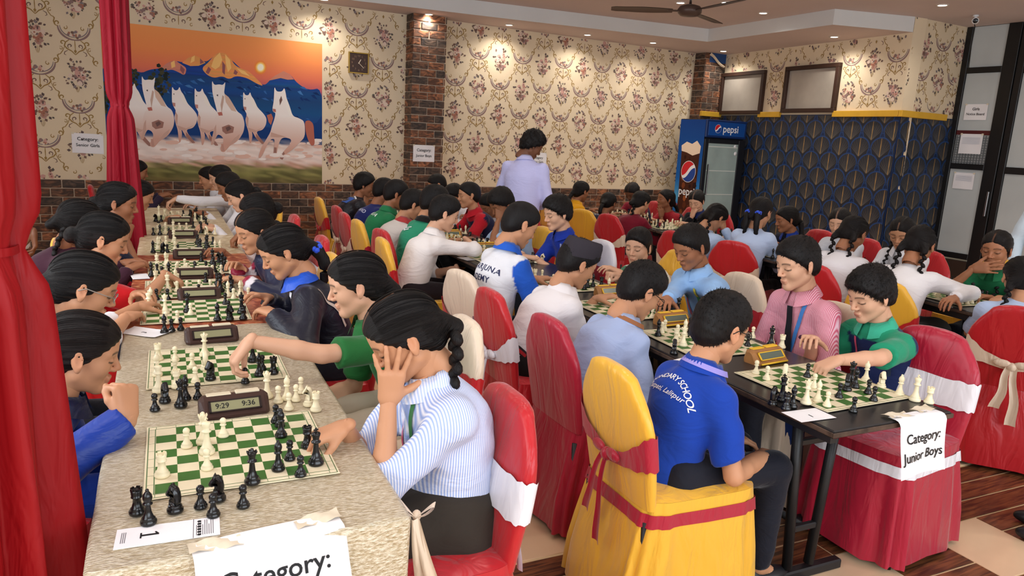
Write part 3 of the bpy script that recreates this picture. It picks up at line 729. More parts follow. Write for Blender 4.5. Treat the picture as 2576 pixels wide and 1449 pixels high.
# board positions, left (senior girls) row
LB = [(.152, 1.903, 'on silver cloth by the card numbered one'), (.147, 2.66, 'on silver cloth beside the girl in green'), (.112, 3.48, 'on red cloth next to the silver cloth'), (.118, 3.96, 'under the red sleeved arm on red brown cloth'),
      (.125, 4.55, 'on red cloth next to the cream cloth'), (.13, 5.32, 'on cream cloth next to the red cloth'), (.13, 6.12, 'mid way along the cream cloth'), (.13, 6.9, 'on the cream cloth closest to the mural')]
LBM = [uvM(u, v, TZ+.003) for u, v, _ in LB]
for i, (M, (u, v, d)) in enumerate(zip(LBM, LB)):
    board(M @ Matrix.Rotation(random.uniform(-.01, .01), 4, 'Z'), d, 'senior girls boards')
zt = TZ+.010
D0 = LB[0][2]
pxpieces([('w', 'r', 408, 1198), ('w', 'p', 470, 1125), ('w', 'q', 512, 1115), ('w', 'k', 521, 1140), ('w', 'p', 521, 1180), ('w', 'p', 562, 1098), ('b', 'p', 694, 1062), ('b', 'b', 707, 1098), ('b', 'p', 704, 1072), ('b', 'r', 773, 1125), ('b', 'k', 795, 1167), ('b', 'p', 729, 1156), ('b', 'b', 700, 1182), ('b', 'q', 635, 1215), ('b', 'p', 756, 1197)], zt, 'on the board ' + D0, 'on the first senior girls board')
pxpieces([('b', 'r', 346, 1292), ('b', 'b', 374, 1317), ('b', 'n', 441, 1287), ('b', 'p', 505, 1277), ('b', 'n', 549, 1258), ('b', 'p', 537, 1298), ('b', 'p', 612, 1275)], TZ+.006, 'taken off, beside the card numbered one', 'beside the first senior girls board')
D1 = LB[1][2]
pxpieces([('w', 'r', 398, 905), ('w', 'b', 396, 945), ('w', 'k', 400, 985), ('w', 'p', 441, 908), ('w', 'p', 441, 940), ('w', 'q', 515, 895), ('w', 'p', 484, 925), ('w', 'p', 492, 962), ('w', 'n', 517, 930), ('b', 'n', 530, 955), ('w', 'p', 600, 915), ('b', 'q', 636, 910), ('b', 'p', 617, 964), ('b', 'b', 652, 945), ('b', 'p', 660, 930), ('b', 'r', 688, 940), ('w', 'r', 445, 975)], zt, 'on the board ' + D1, 'on the second senior girls board')
pxpieces([('b', 'p', 390, 1033), ('b', 'n', 415, 1012), ('b', 'q', 455, 1023), ('b', 'b', 467, 1005), ('b', 'p', 498, 1003)], TZ+.006, 'taken off, by the board ' + D1, 'beside the second senior girls board')
pxpieces([('w', 'q', 672, 1000), ('w', 'p', 700, 1012), ('w', 'b', 722, 1005), ('w', 'p', 745, 1008), ('w', 'p', 757, 988), ('w', 'p', 727, 1030), ('w', 'n', 777, 1020), ('w', 'r', 795, 1033)], TZ+.006, 'taken off, grouped by the clock on silver cloth', 'beside the second senior girls board')
D2 = LB[2][2]
pxpieces([('w', 'k', 375, 785), ('w', 'b', 380, 765), ('w', 'q', 416, 788), ('w', 'p', 480, 792), ('b', 'q', 472, 785), ('b', 'b', 547, 806), ('b', 'n', 578, 805), ('b', 'p', 575, 785), ('b', 'k', 608, 788), ('b', 'r', 612, 803), ('b', 'p', 567, 765), ('w', 'p', 447, 812), ('w', 'p', 418, 815)], zt, 'on the board ' + D2, 'on the third senior girls board')
pxpieces([('b', 'b', 414, 838), ('b', 'p', 432, 834), ('b', 'p', 455, 830)], TZ+.006, 'taken off, near the crumpled score sheet', 'beside the third senior girls board')
pxpieces([('w', 'p', 588, 752), ('w', 'b', 608, 745), ('w', 'p', 625, 750)], TZ+.006, 'taken off, by the board ' + D2, 'beside the third senior girls board')
for i in range(3, 8): rand_set(LBM[i], 40+i, 'at the board ' + LB[i][2], 'at senior girls board %d' % (i+1))

# middle (junior boys) row
BB = [(2.17, 1.845, 'at the aisle end of the boys table'), (2.145, 2.46, 'between the boys in glasses and in a tie'), (2.14, 3.08, 'in front of the boy with a lanyard'), (2.14, 3.72, 'in front of the boy wearing a dark cap'), (2.13, 4.65, 'beside the boy reaching out in a white shirt'), (2.13, 5.35, 'in front of the boy holding his forehead'), (2.13, 6.05, 'by the boy in the red sleeved vest'), (2.13, 6.8, 'at the brick wall end of the boys tables')]
BBM = [uvM(u, v, TZ, rot=r) for (u, v, _), r in zip(BB, (.03, -.04, .02, -.02, .03, 0, 0, 0))]
for M, (u, v, d) in zip(BBM, BB): board(M, d, 'junior boys boards')
E0 = BB[0][2]; zt2 = TZ+.0065
pxpieces([('w', 'p', 1901, 940), ('w', 'p', 1928, 955), ('w', 'n', 1972, 958), ('b', 'p', 2030, 948), ('w', 'p', 2047, 975), ('w', 'q', 2027, 1015), ('w', 'b', 2056, 1010), ('w', 'p', 2080, 1022), ('b', 'p', 2110, 1000), ('b', 'n', 2130, 982), ('b', 'b', 2150, 975), ('b', 'p', 2183, 990), ('b', 'p', 2197, 1008), ('b', 'q', 2140, 965), ('w', 'p', 1975, 985)], zt2, 'on the board ' + E0, 'on the first junior boys board')
pxpieces([('b', 'n', 1943, 1018), ('b', 'k', 1966, 1008), ('b', 'r', 1976, 1030), ('b', 'b', 1993, 1025), ('b', 'p', 2146, 1036), ], TZ+.001, 'taken off, at the table edge by the number sheet', 'beside the first junior boys board')
pxpieces([('w', 'b', 2177, 958), ('w', 'n', 2216, 975), ('w', 'b', 2262, 994), ('w', 'k', 2301, 1008), ('w', 'r', 2336, 1014)], TZ+.001, 'taken off, lined up along the boys table end', 'beside the first junior boys board')
pxpieces([('w', 'r', 1966, 875), ('w', 'b', 1940, 865), ('b', 'k', 1938, 872), ('w', 'p', 1893, 850)], TZ+.001, 'standing behind the wooden clock by the boy in a tie', 'beside the second junior boys board')
E1 = BB[1][2]
pxpieces([('w', 'p', 1664, 838), ('w', 'p', 1672, 832), ('b', 'b', 1655, 845), ('w', 'p', 1703, 845), ('w', 'q', 1718, 870), ('w', 'b', 1722, 845), ('b', 'q', 1734, 845), ('w', 'p', 1742, 850), ('w', 'r', 1700, 860), ('b', 'p', 1880, 870), ('w', 'p', 1790, 905), ('b', 'r', 1840, 850), ('w', 'n', 1815, 890)], zt2, 'on the board ' + E1, 'on the second junior boys board')
pxpieces([('b', 'n', 1695, 890)], TZ+.001, 'taken off, on the bare black table edge', 'beside the second junior boys board')
E2 = BB[2][2]
pxpieces([('b', 'p', 1637, 785), ('b', 'b', 1660, 778), ('b', 'n', 1680, 790), ('b', 'q', 1705, 790), ('w', 'p', 1615, 790), ('w', 'p', 1622, 795), ('w', 'r', 1610, 775), ('b', 'k', 1668, 768), ('w', 'p', 1640, 800)], zt2, 'on the board ' + E2, 'on the third junior boys board')
for i in range(3, 8): rand_set(BBM[i], 70+i, 'at the board ' + BB[i][2], 'at junior boys board %d' % (i+1), flip=False)
# right (junior girls) row
GB = [(2.62, 'by the girl covering her mouth'), (3.4, 'between girls with long braids'), (4.3, 'in front of the girl with a blue scarf'), (5.25, 'near the girl bending her head low'), (6.0, 'by the girl in a maroon blazer'), (6.85, 'by the girl in a yellow top')]
GBM = [gM(y, 0, TZ) for y, _ in GB]
for i, (M, (y, d)) in enumerate(zip(GBM, GB)):
    board(M, d, 'junior girls boards'); rand_set(M, 90+i, 'at the board ' + d, 'at junior girls board %d' % (i+1), flip=(i == 4), off=(i != 0))

# ---- digital clocks
m_ckb = mat('clock_brown_plastic', (62, 40, 34), .4, .4); m_ckw = mat('clock_wood_tan', (150, 102, 56), .45, .4, var=(20, .2)); m_cky = mat('clock_yellow', (226, 178, 46), .4, .4)
m_lcd = mat('clock_lcd', (140, 138, 104), .25, .5); m_lcd2 = mat('clock_lcd_grey', (92, 100, 88), .25, .5); m_ink = mat('print_ink_black', (24, 24, 26), .6, .3); m_bar = mat('clock_rocker_cream', (216, 204, 176), .45, .4); m_barg = mat('clock_rocker_grey', (128, 112, 104), .45, .4)
def clock(M, kind, label, digits=None, group=None):
    t = thing('chess_clock', label, 'clock', group=group); t.matrix_basis = M
    W2 = .082
    mb = m_ckb if kind == 'brown' else m_ckw
    b = MB(); prof = [(-.040, 0), (.042, 0), (.044, .012), (.034, .050), (.012, .054), (-.006, .046), (-.034, .014), (-.040, .008)]   # (depth, height); screen side is -depth
    n = len(prof); V = []
    for sx, k in ((-W2-.014, .62), (-W2-.008, .85), (-W2, 1.0), (W2, 1.0), (W2+.008, .85), (W2+.014, .62)):
        V += [(sx, .002+p[0]*k, max(0, p[1]*(.55+.45*k))) for p in prof]
    F = [(a*n+i, a*n+(i+1) % n, (a+1)*n+(i+1) % n, (a+1)*n+i) for a in range(5) for i in range(n)] + [tuple(range(n)), tuple(5*n+i for i in range(n))[::-1]]
    b.add(V, F, 0, smooth=False); b.build('clock_body', [mb], t)
    SM = frame_M((0, -.0215, .0315), (1, 0, 0), (0, .028, .032))     # sloped screen
    b = MB(); b.box((-.066, -.0145, -.001), (.066, .0145, .0018), M=SM); scr = b.build('screen', [m_lcd if kind == 'brown' else m_lcd2], t)
    b = MB()
    for x0, x1, y0, y1 in ((-.072, .072, .0145, .018), (-.072, .072, -.018, -.0145), (-.072, -.066, -.018, .018), (.066, .072, -.018, .018)): b.box((x0, y0, -.001), (x1, y1, .003), M=SM)
    b.build('bezel', [mat('clock_bezel_dark', (36, 26, 24), .35) if kind == 'brown' else m_cky], t)
    if digits:
        for s, x in zip(digits, (-.036, .036)):
            Vt, Ft = text_geo(s, .022, True); b = MB(); b.add([tuple(SM @ Vector((p[0]+x, p[1], .0024))) for p in Vt], Ft); b.build('digits', [m_ink], scr)
    for sx in (-1, 1):
        b = MB(); b.box((min(sx*.006, sx*.074), .010, .0515), (max(sx*.006, sx*.074), .034, .0585 if sx > 0 else .056), .002); b.build('rocker_button', [(m_bar if kind == 'brown' else m_cky) if sx < 0 or kind != 'brown' else m_bar], t)
    if kind == 'wood':
        b = MB(); b.tube([(-.078, -.043, .006), (.078, -.043, .006)], .004, 6); b.build('front_trim', [m_cky], t)
    return t
CK = [(.165, 2.175, .07, ('9:29', '9:36'), 'brown digital chess clock showing two times on the silver cloth'), (.15, 2.97, .10, None, 'brown digital chess clock under the reaching arm in green'), (.138, 3.715, .03, None, 'brown digital chess clock between the first two boards on red cloth'), (.135, 4.235, 0, None, 'brown digital chess clock beside the red sleeved hand'), (.135, 4.88, .0, None, 'brown digital chess clock at the far edge of the red cloth'), (.12, 5.74, -.02, None, 'brown digital chess clock under the bare reaching arm on the cream cloth'), (.12, 6.52, 0, None, 'brown digital chess clock on the far cream cloth')]
for u, v, r, dg, lb in CK: clock(uvM(u, v, TZ+.006, r), 'brown', lb, dg)
for u, v, r, lb in ((2.20, 2.15, .12, 'tan and yellow chess clock by the boy in blue with glasses'), (2.2, 2.77, .06, 'tan and yellow chess clock in front of the boy with a lanyard'), (2.25, 3.40, .02, 'tan and yellow chess clock beside the boy with a cap'), (2.17, 5.0, .0, 'tan and yellow chess clock near the boy reaching in white'), (2.15, 5.7, 0, 'tan and yellow chess clock farther along the boys table')):
    clock(uvM(u, v, TZ, r), 'wood', lb)

# ---- papers
m_pap = mat('paper_white', (236, 234, 236), .7, .2, var=(9, .02)); m_tape = mat('paper_tape_cream', (222, 210, 186), .6, .3); m_pr = mat('paper_print_grey', (120, 118, 124), .7)
def lay_text(parent, lines, M, z=.0006, bold=True, name='lettering'):
    for s, x, y, size in lines:
        V, F = text_geo(s, size, bold); b = MB(); b.add([tuple(M @ Vector((p[0]+x, p[1]+y, z))) for p in V], F); b.build(name, [m_ink], parent)
# numbered card "1"
A = onz(328, 1323, TZ+.004); B_ = onz(320, 1391, TZ+.004); Cc = onz(522, 1352, TZ+.004); Dd = onz(520, 1297, TZ+.004)
xd = Vector(Dd)-Vector(A); ctr = (Vector(A)+Vector(B_)+Vector(Cc)+Vector(Dd))/4
CM = frame_M(tuple(ctr), tuple(xd), tuple(Vector(A)-Vector(B_)))
card = thing('number_card', 'white score card printed with a large 1 on the silver cloth', 'card')
b = MB(); b.box((-.098, -.039, 0), (.098, .039, .001), M=CM); b.build('card_sheet', [m_pap], card)
RM = CM @ Matrix.Rotation(-math.pi/2, 4, 'Z')      # text reads along the short side
b = MB(); b.poly([tuple(RM @ Vector((x*.9, y*.9-.036, .0016))) for x, y in ((-.012, -.019), (.012, -.019), (.012, -.0155), (.0035, -.0155), (.0035, .02), (-.002, .02), (-.012, .0135), (-.0105, .0105), (-.0035, .0135), (-.0035, -.0155), (-.012, -.0155))]); b.build('numeral', [m_ink], card)
b = MB()
for k in range(9): b.box((.052+.004*k, -.03+.0*k, .001), (.0535+.004*k, .03 if k % 3 else .012, .0013), M=CM)
for k in range(3): b.box((-.088+.0035*k, -.02, .001), (-.0865+.0035*k, .022, .0013), M=CM)
b.box((.046, -.039, .001), (.0475, .039, .0013), M=CM); b.build('fine_print', [m_pr], card)
b = MB()
for k in range(6): b.lathe([(.0042, 0), (.0025, .001)], 8, M=CM @ Matrix.Translation((.058, -.028+.011*k, .0012))); 
b.build('chess_emblem', [m_ink], card)
def hanging_sheet(M, W_, top, drop, tilt, lines, label, hang=.0):
    """sheet taped on the table top at local y in [0,top], bending over the edge at y=0 and hanging down"""
    t = thing('category_sheet', label, 'sign'); t.matrix_basis = M
    b = MB()
    def f(u, v):
        s = -top + (top+drop)*v; x = (u-.5)*W_
        if s < 0: return (x, -s, .003+.004*math.sin(u*3.1))
        r = .018
        if s < r*1.5: a = s/r; return (x, -r*math.sin(a), .003-r*(1-math.cos(a)))
        q = s-r*1.5
        return (x, -r-.002-q*math.sin(tilt)-.01*math.sin(u*5+q*9)*min(1, q*8), .003-r-q*math.cos(tilt))
    b.grid(f, 18, 24); b.build('sheet', [m_pap], t)
    TM = frame_M((0, -.026, -.018), (1, 0, 0), (0, math.sin(tilt), math.cos(tilt)))
    for s, y, size in lines:
        V, F = text_geo(s, size, True)
        def wp(p): 
            u = p[0]/W_+.5; q = -(p[1]+y)
            return (p[0], -.018-.0045-q*math.sin(tilt)-.01*math.sin(u*5+q*9)*min(1, max(0, q)*8), .003-.018-q*math.cos(tilt))
        bb = MB(); bb.add([wp(p) for p in V], F); bb.build('lettering', [m_ink], t)
    for sx in (-1, 1):
        b = MB(); b.grid(lambda u, v: (sx*(W_/2-.045)+(u-.5)*.10, .01+.045*v+.012*u*sx, .0065+.004*math.sin(u*9+v*4)), 6, 3); b.build('tape', [m_tape], t)
    return t
hanging_sheet(uvM(.175, 1.432, TZ+.004, .10), .30, .05, .17, .5, [('Category:', -.038, .056), ('Senior Girls', -.11, .05)], 'white sheet reading Category taped over the end of the silver cloth')
hanging_sheet(uvM(2.245, 1.497, TZ+.002, .02), .235, .03, .20, .12, [('Category:', -.045, .046), ('Junior Boys', -.105, .046)], 'white sheet reading Category Junior Boys hanging off the black table end')
def sheet_px(pts, z, label, lines=(), curl=0., name='score_sheet'):
    q = [Vector(onz(x, y, z)) for x, y in pts]; c = sum(q, Vector())/4
    M = frame_M(tuple(c), tuple(q[1]-q[0]), tuple(q[0]-q[3])); W_ = ((q[1]-q[0]).length+(q[2]-q[3]).length)/2; H_ = ((q[3]-q[0]).length+(q[2]-q[1]).length)/2
    t = thing(name, label, 'paper')
    b = MB(); b.grid(lambda u, v: tuple(M @ Vector(((u-.5)*W_, (v-.5)*H_, .0012+curl*(max(0, u-.6)**2+max(0, .35-v)**2)*.25))), 10, 8); b.build('sheet', [m_pap], t)
    lay_text(t, lines, M, .002); return t
sheet_px([(1965, 1038), (2045, 1028), (2105, 1048), (2022, 1066)], TZ+.001, 'white number sheet lying at the corner of the boys table', [('1', 0, -.01, .03)])
sheet_px([(303, 835), (345, 822), (412, 838), (395, 855)], TZ+.005, 'crumpled white score sheet with a number on silver cloth edge', [('3', .0, .0, .03)], curl=.12)
sheet_px([(330, 690), (372, 688), (375, 702), (330, 703)], TZ+.005, 'small white paper slip on the red cloth by the girl in red')
sheet_px([(345, 752), (415, 754), (412, 766), (340, 763)], TZ+.005, 'white paper strip beside the second red cloth board')
sheet_px([(1706, 905), (1740, 897), (1760, 915), (1722, 920)], TZ+.001, 'white paper slip half under the blue shirted elbow')
sheet_px([(1158, 648), (1188, 646), (1200, 654), (1165, 656)], TZ+.001, 'white number slip on the far boys table edge')
def wall_sheet(M, W_, H_, lines, label, grey=0):
    t = thing('wall_notice', label, 'notice'); t.matrix_basis = M
    b = MB(); b.grid(lambda u, v: ((u-.5)*W_, (v-.5)*H_, .003+.003*math.sin(u*4+v*3)), 8, 6); b.build('sheet', [m_pap], t)
    lay_text(t, lines, Matrix.Identity(4), .0075)
    if grey:
        b = MB()
        for k in range(grey): b.box((-W_*.4, H_*.3-k*H_*.06, .0068), (W_*.4, H_*.3-k*H_*.06+H_*.02, .0072))
        b.build('fine_print', [mat('fine_print_pale', (196, 196, 204), .7)], t)
    for sx in (-1, 1):
        b = MB(); b.box((sx*W_*.47-.012, H_*.44, .006), (sx*W_*.47+.012, H_*.53, .0085)); b.build('tape', [m_tape], t)
    return t
def wM(px, py, y, rot=0.): p = ony(px, py, y); return Matrix.Translation(Vector(p)) @ Matrix.Rotation(math.pi/2, 4, 'X') @ Matrix.Rotation(rot, 4, 'Z')
wall_sheet(wM(221, 361, YB-.003, -.02), .297, .21, [('Category:', 0, .045, .05), ('Senior Girls', 0, -.02, .046)], 'notice reading Category Senior Girls on the floral wallpaper')
wall_sheet(wM(1066, 386, PY-.012), .297, .21, [('Category:', 0, .04, .05), ('Junior Boys', 0, -.03, .046)], 'notice reading Category Junior Boys on the brick pillar')
wall_sheet(wM(1352, 402, YB-.003, -.02), .297, .21, [('Category', .0, .03, .046), ('Junior Girls', 0, -.03, .042)], 'notice reading Category Junior Girls behind the standing man')
def gM2(px, py): p = onx(px, py, GX-.014); return frame_M(tuple(p), (0, -1, 0), (0, 0, 1))
wall_sheet(gM2(2455, 282), .27, .19, [('Girls', 0, .035, .045), ('Notice Board', 0, -.025, .04)], 'white notice board heading taped on the glass partition')
wall_sheet(gM2(2442, 362), .27, .24, [], 'white printed sheet below the heading on the wired glass', 6)
wall_sheet(gM2(2424, 455), .25, .20, [], 'white printed sheet on the lower frosted glass pane', 6)

# ---- banquet chairs with satin covers
def satin(name, col, r=.36):
    m = bpy.data.materials.new(name); m.use_nodes = True; nt = m.node_tree; bs = nt.nodes['Principled BSDF']; N = nt.nodes.new; L = nt.links.new
    bs.inputs['Base Color'].default_value = lin(col)+(1,); bs.inputs['Roughness'].default_value = r; bs.inputs['Specular IOR Level'].default_value = .45; bs.inputs['Sheen Weight'].default_value = .25
    tc = N('ShaderNodeTexCoord'); mp = N('ShaderNodeMapping'); mp.inputs['Scale'].default_value = (9, 9, 2.2); L(tc.outputs['Object'], mp.inputs['Vector'])
    n = N('ShaderNodeTexNoise'); n.inputs['Scale'].default_value = 1.3; n.inputs['Detail'].default_value = 3; n.inputs['Distortion'].default_value = 1.0; L(mp.outputs['Vector'], n.inputs['Vector'])
    bp = N('ShaderNodeBump'); bp.inputs['Strength'].default_value = .5; bp.inputs['Distance'].default_value = .03; L(n.outputs['Fac'], bp.inputs['Height']); L(bp.outputs['Normal'], bs.inputs['Normal'])
    return m
SAT = {'red': satin('satin_red', (186, 16, 28)), 'crimson': satin('satin_crimson', (168, 12, 46)), 'yellow': satin('satin_gold_yellow', (232, 176, 50)), 'cream': satin('satin_cream', (226, 206, 182)), 'white': satin('satin_white', (226, 224, 230))}
def chair_parts():
    P = {}
    rg = random.Random(5)
    # backrest cover: loft of rings
    def backring(z, n=20):
        if z > .845: w2 = .125*math.sqrt(max(0.0, 1-((z-.845)/.044)**2))+.012
        elif z > .70: w2 = .137+(.216-.137)*(1-((z-.70)/.145)**1.7)
        else: w2 = .216-.02*max(0, (.6-z)/.2)
        x = -.205-.16*max(0, z-.44); th = .028 if z < .85 else .028*math.sqrt(max(.05, 1-((z-.85)/.040)**2))
        out = []
        for k in range(n):
            a = 2*math.pi*k/n; c, s = math.cos(a), math.sin(a)
            yy = w2*(abs(c)**.45)*(1 if c > 0 else -1); xx = th*(abs(s)**.7)*(1 if s > 0 else -1)
            out.append((x+xx, yy, z))
        return out
    zs = [.44, .5, .56, .62, .67, .71, .745, .78, .81, .835, .85, .863, .875, .883, .888]
    b = MB(); n = 20; V = []
    for z in zs: V += backring(z, n)
    F = [(i*n+k, i*n+(k+1) % n, (i+1)*n+(k+1) % n, (i+1)*n+k) for i in range(len(zs)-1) for k in range(n)] + [tuple((len(zs)-1)*n+k for k in range(n))]
    b.add(V, F, 0, smooth=True); P['back'] = b
    # seat + skirt
    def sk(z, n=72):
        out = []; fl = (.47-z)*.06
        for k in range(n):
            a = 2*math.pi*k/n; c, s = math.cos(a), math.sin(a)
            w_ = .215+fl; d_ = .225+fl
            pl = (.013*math.sin(a*13+1.3*math.sin(a*3))+.007*math.sin(a*23))*min(1, (.47-z)*4)
            X = d_*(abs(c)**.32)*(1 if c > 0 else -1); Y = w_*(abs(s)**.32)*(1 if s > 0 else -1)
            if c < -.3: X -= .05*min(1, (.47-z)*3)
            out.append((X+pl*c, Y+pl*s, z+.0))
        return out
    zz = [.47, .44, .40, .33, .25, .16, .08, .02]; n = 72; V = []
    for z in zz: V += sk(z, n)
    F = [(i*n+k, (i+1)*n+k, (i+1)*n+(k+1) % n, i*n+(k+1) % n) for i in range(len(zz)-1) for k in range(n)]
    b = MB(); b.add(V, F, 0, smooth=True); P['skirt'] = b
    b = MB(); top = sk(.4705, n); V = [(0, 0, .482)] + [(p[0]*.55, p[1]*.55, .481) for p in top] + [(p[0]*.9, p[1]*.9, .478) for p in top] + top
    F = [(0, 1+k, 1+(k+1) % n) for k in range(n)] + [(1+r*n+k, 1+(r+1)*n+k, 1+(r+1)*n+(k+1) % n, 1+r*n+(k+1) % n) for r in range(2) for k in range(n)]
    b.add(V, F, 0, smooth=True); P['seat'] = b
    # sash: band over the front of the back, swept to a knot behind
    b = MB(); n = 44; V = []
    for k in range(n):
        a = 2*math.pi*k/n; c, s = math.cos(a), math.sin(a)       # s>0 front, s<0 rear
        yy = (.219*(abs(c)**.42))*(1 if c > 0 else -1)
        drop = 0 if s > -.2 else min(1, (-s-.2)/.8)*(1-abs(yy)/.22)**.6
        zc = .645-.085*drop; hw = .058*(1-.72*drop)
        for t in (-1, -.35, .35, 1):
            z = zc+hw*t; x0 = -.205-.16*(z-.44); x = x0+(.036 if s > 0 else -.036-.006*drop)*(abs(s)**.6)
            V.append((x, yy*(1+.0*t), z+.004*math.sin(k*1.7+t)))
    F = [(k*4+j, ((k+1) % n)*4+j, ((k+1) % n)*4+j+1, k*4+j+1) for k in range(n) for j in range(3)]
    b.add(V, F, 0, smooth=True); P['sash'] = b
    b = MB(); b.ell((-.272, 0, .565), (.02, .026, .024), 10, 7); 
    for s in (-1, 1): b.ell((-.277, s*.045, .580), (.012, .042, .02), 10, 6, M=None)
    P['knot'] = b
    for nm, s, L_ in (('tail', -1, .30), ('tail2', 1, .22)):
        b = MB()
        b.grid(lambda u, v: (-.278-.012*math.sin(v*3.1)-.03*v-.006*math.cos(u*5), s*.012+(u-.5)*(.028+.022*v)+s*.03*v+.006*math.sin(v*8), .565-L_*v), 4, 10); P[nm] = b
    b = MB(); V = []
    n = 72
    for z in (.385, .43):
        V += [(p[0]*1.012+(.002 if p[0] > 0 else -.002), p[1]*1.014, p[2]) for p in sk(z, n)]
    b.add(V, [(k, (k+1) % n, n+(k+1) % n, n+k) for k in range(n)], 0, smooth=True); P['band'] = b
    for i, (x, y) in enumerate(((.19, .18), (.19, -.18), (-.22, .18), (-.22, -.18))):
        b = MB(); b.tube([(x, y, .40), (x*1.05, y*1.05, 0)], [.013, .011], 8); P['leg%d' % i] = b
    return P
CPARTS = chair_parts(); CMESH = {}
m_leg = mat('chair_leg_black', (22, 22, 24), .4, .5)
def cmesh(part, col):
    k = (part, col)
    if k not in CMESH: CMESH[k] = CPARTS[part].mesh({'back': 'backrest_cover', 'skirt': 'skirt', 'seat': 'seat_cover'}.get(part, part), [m_leg if part.startswith('leg') else SAT[col]])
    return CMESH[k]
CHAIRS_AT = []
def chair(pos, ang, col, sash, label, band=None, seatcol=None, s=1.0):
    P_ = np.array([float(pos[0]), float(pos[1])])
    for _ in range(3):
        for q in CHAIRS_AT:
            d = P_-q; L_ = float(np.linalg.norm(d))
            if L_ < .49: P_ = P_+d/max(L_, 1e-3)*min(.12, .49-L_)
    CHAIRS_AT.append(P_); pos = (float(P_[0]), float(P_[1]))
    t = thing('banquet_chair', label, 'chair', (pos[0], pos[1], 0), ang, 'satin covered banquet chairs')
    obj('backrest_cover', cmesh('back', col), t); obj('seat_cover', cmesh('seat', seatcol or col), t); obj('skirt', cmesh('skirt', seatcol or col), t)
    if sash:
        q = obj('sash', cmesh('sash', sash), t); obj('sash_knot', cmesh('knot', sash), q); obj('sash_tail', cmesh('tail', sash), q); obj('sash_tail', cmesh('tail2', sash), q)
    if band: obj('seat_band', cmesh('band', band), t)
    for i in range(4): obj('leg', cmesh('leg%d' % i, None), t)
    return t

# ================================================================== FIXTURES AND FURNISHINGS
# ---- downlights
m_lamp = mat('downlight_lens', (255, 250, 240), .4, emit=((255, 246, 232), 14.0)); m_ring = mat('downlight_ring', (196, 186, 178), .4)
b = MB(); b.lathe([(.045, 0), (.045, -.004)], 20); LENS = b.mesh('lens', [m_lamp])
b = MB(); b.lathe([(.045, -.002), (.046, -.010), (.062, -.008), (.066, 0)], 24, cap=False); RING = b.mesh('ring', [m_ring])
def downlight(x, y, z, label, power=24., group='recessed ceiling downlights'):
    t = thing('downlight', label, 'ceiling light', (x, y, z), 0, group)
    obj('lens', LENS, t, loc=(0, 0, -.001)); obj('trim_ring', RING, t)
    l = bpy.data.lights.new('downlight_beam', 'SPOT'); l.energy = power; l.color = (1.0, .93, .84); l.spot_size = rad(150); l.spot_blend = .9; l.shadow_soft_size = .05
    o = bpy.data.objects.new('downlight_beam', l); COL.objects.link(o); o.parent = t; o.location = (0, 0, -.015)
for q, d in (((815, -2), 'above the horses mural'), ((1079, 35), 'above the brick pillar'), ((1281, 62), 'beyond the pillar over the papered wall'), ((1478, 87), 'over the middle of the papered wall'), ((1643, 107), 'over the papered wall toward the corner'), ((1820, 128), 'at the brick corner column'), ((2099, 92), 'above the high windows')):
    p = onz(q[0], q[1], ZC); downlight(float(p[0]), float(p[1]), ZC, 'round recessed downlight in the lower ceiling ' + d, 34.)
for q, d in (((1920, 32), 'inside the raised tray'), ((2371, 12), 'near the security camera')):
    p = onz(q[0], q[1], ZT); downlight(float(p[0]), float(p[1]), ZT, 'round recessed downlight in the upper ceiling ' + d, 34.)
p = onz(1712, 6, ZT); downlight(float(p[0]), float(p[1]), ZT, 'round recessed downlight beside the ceiling fan', 34.)
for x in (-.6, 1.6, 3.9, 6.2):  # extra rows, mostly out of view, added for warm light from above
    for y in (.2, 2.4, 4.6, 6.6):
        downlight(x, y, ZT, 'round added downlight over the players tables', 34., 'added downlights over the tables')

# ---- ceiling fan
p = onz(1735, 28, 2.93); fan = thing('ceiling_fan', 'brown three bladed ceiling fan hanging from the raised ceiling', 'fan', (float(p[0]), float(p[1]), 2.93), 0.)
m_fan = mat('fan_brown', (84, 66, 58), .4, .4, metal=.2)
b = MB(); b.lathe([(.02, -.05), (.09, -.045), (.118, -.02), (.122, .015), (.10, .045), (.05, .06), (.02, .065)], 28); b.build('motor_housing', [m_fan], fan)
b = MB(); b.tube([(0, 0, .06), (0, 0, ZT-2.93)], .014, 10); b.build('down_rod', [mat('fan_rod_chrome', (190, 190, 196), .2, metal=1.)], fan)
b = MB(); b.lathe([(.05, ZT-2.93-.06), (.055, ZT-2.93-.02), (.03, ZT-2.93)], 20); b.build('canopy', [m_fan], fan)
for k in range(3):
    a = rad(-29+180+120*k-6)
    M = Matrix.Rotation(a, 4, 'Z') @ Matrix.Rotation(rad(9), 4, 'X')
    b = MB()
    def bl_(u, v): x = .17+.62*u; w_ = .052+.028*math.sin(min(1, u*1.3)*2.6)-.03*max(0, u-.92)*8; return (x, (v-.5)*2*w_, .003*math.cos((v-.5)*3))
    for dz in (0, -.005): b.grid(lambda u, v: tuple(M @ (Vector(bl_(u, v))+Vector((0, 0, dz)))), 14, 4)
    bo = b.build('blade', [m_fan], fan)
    b = MB(); b.box((.10, -.018, -.006), (.22, .018, .004), .003, M=M); b.build('blade_bracket', [m_fan], bo)

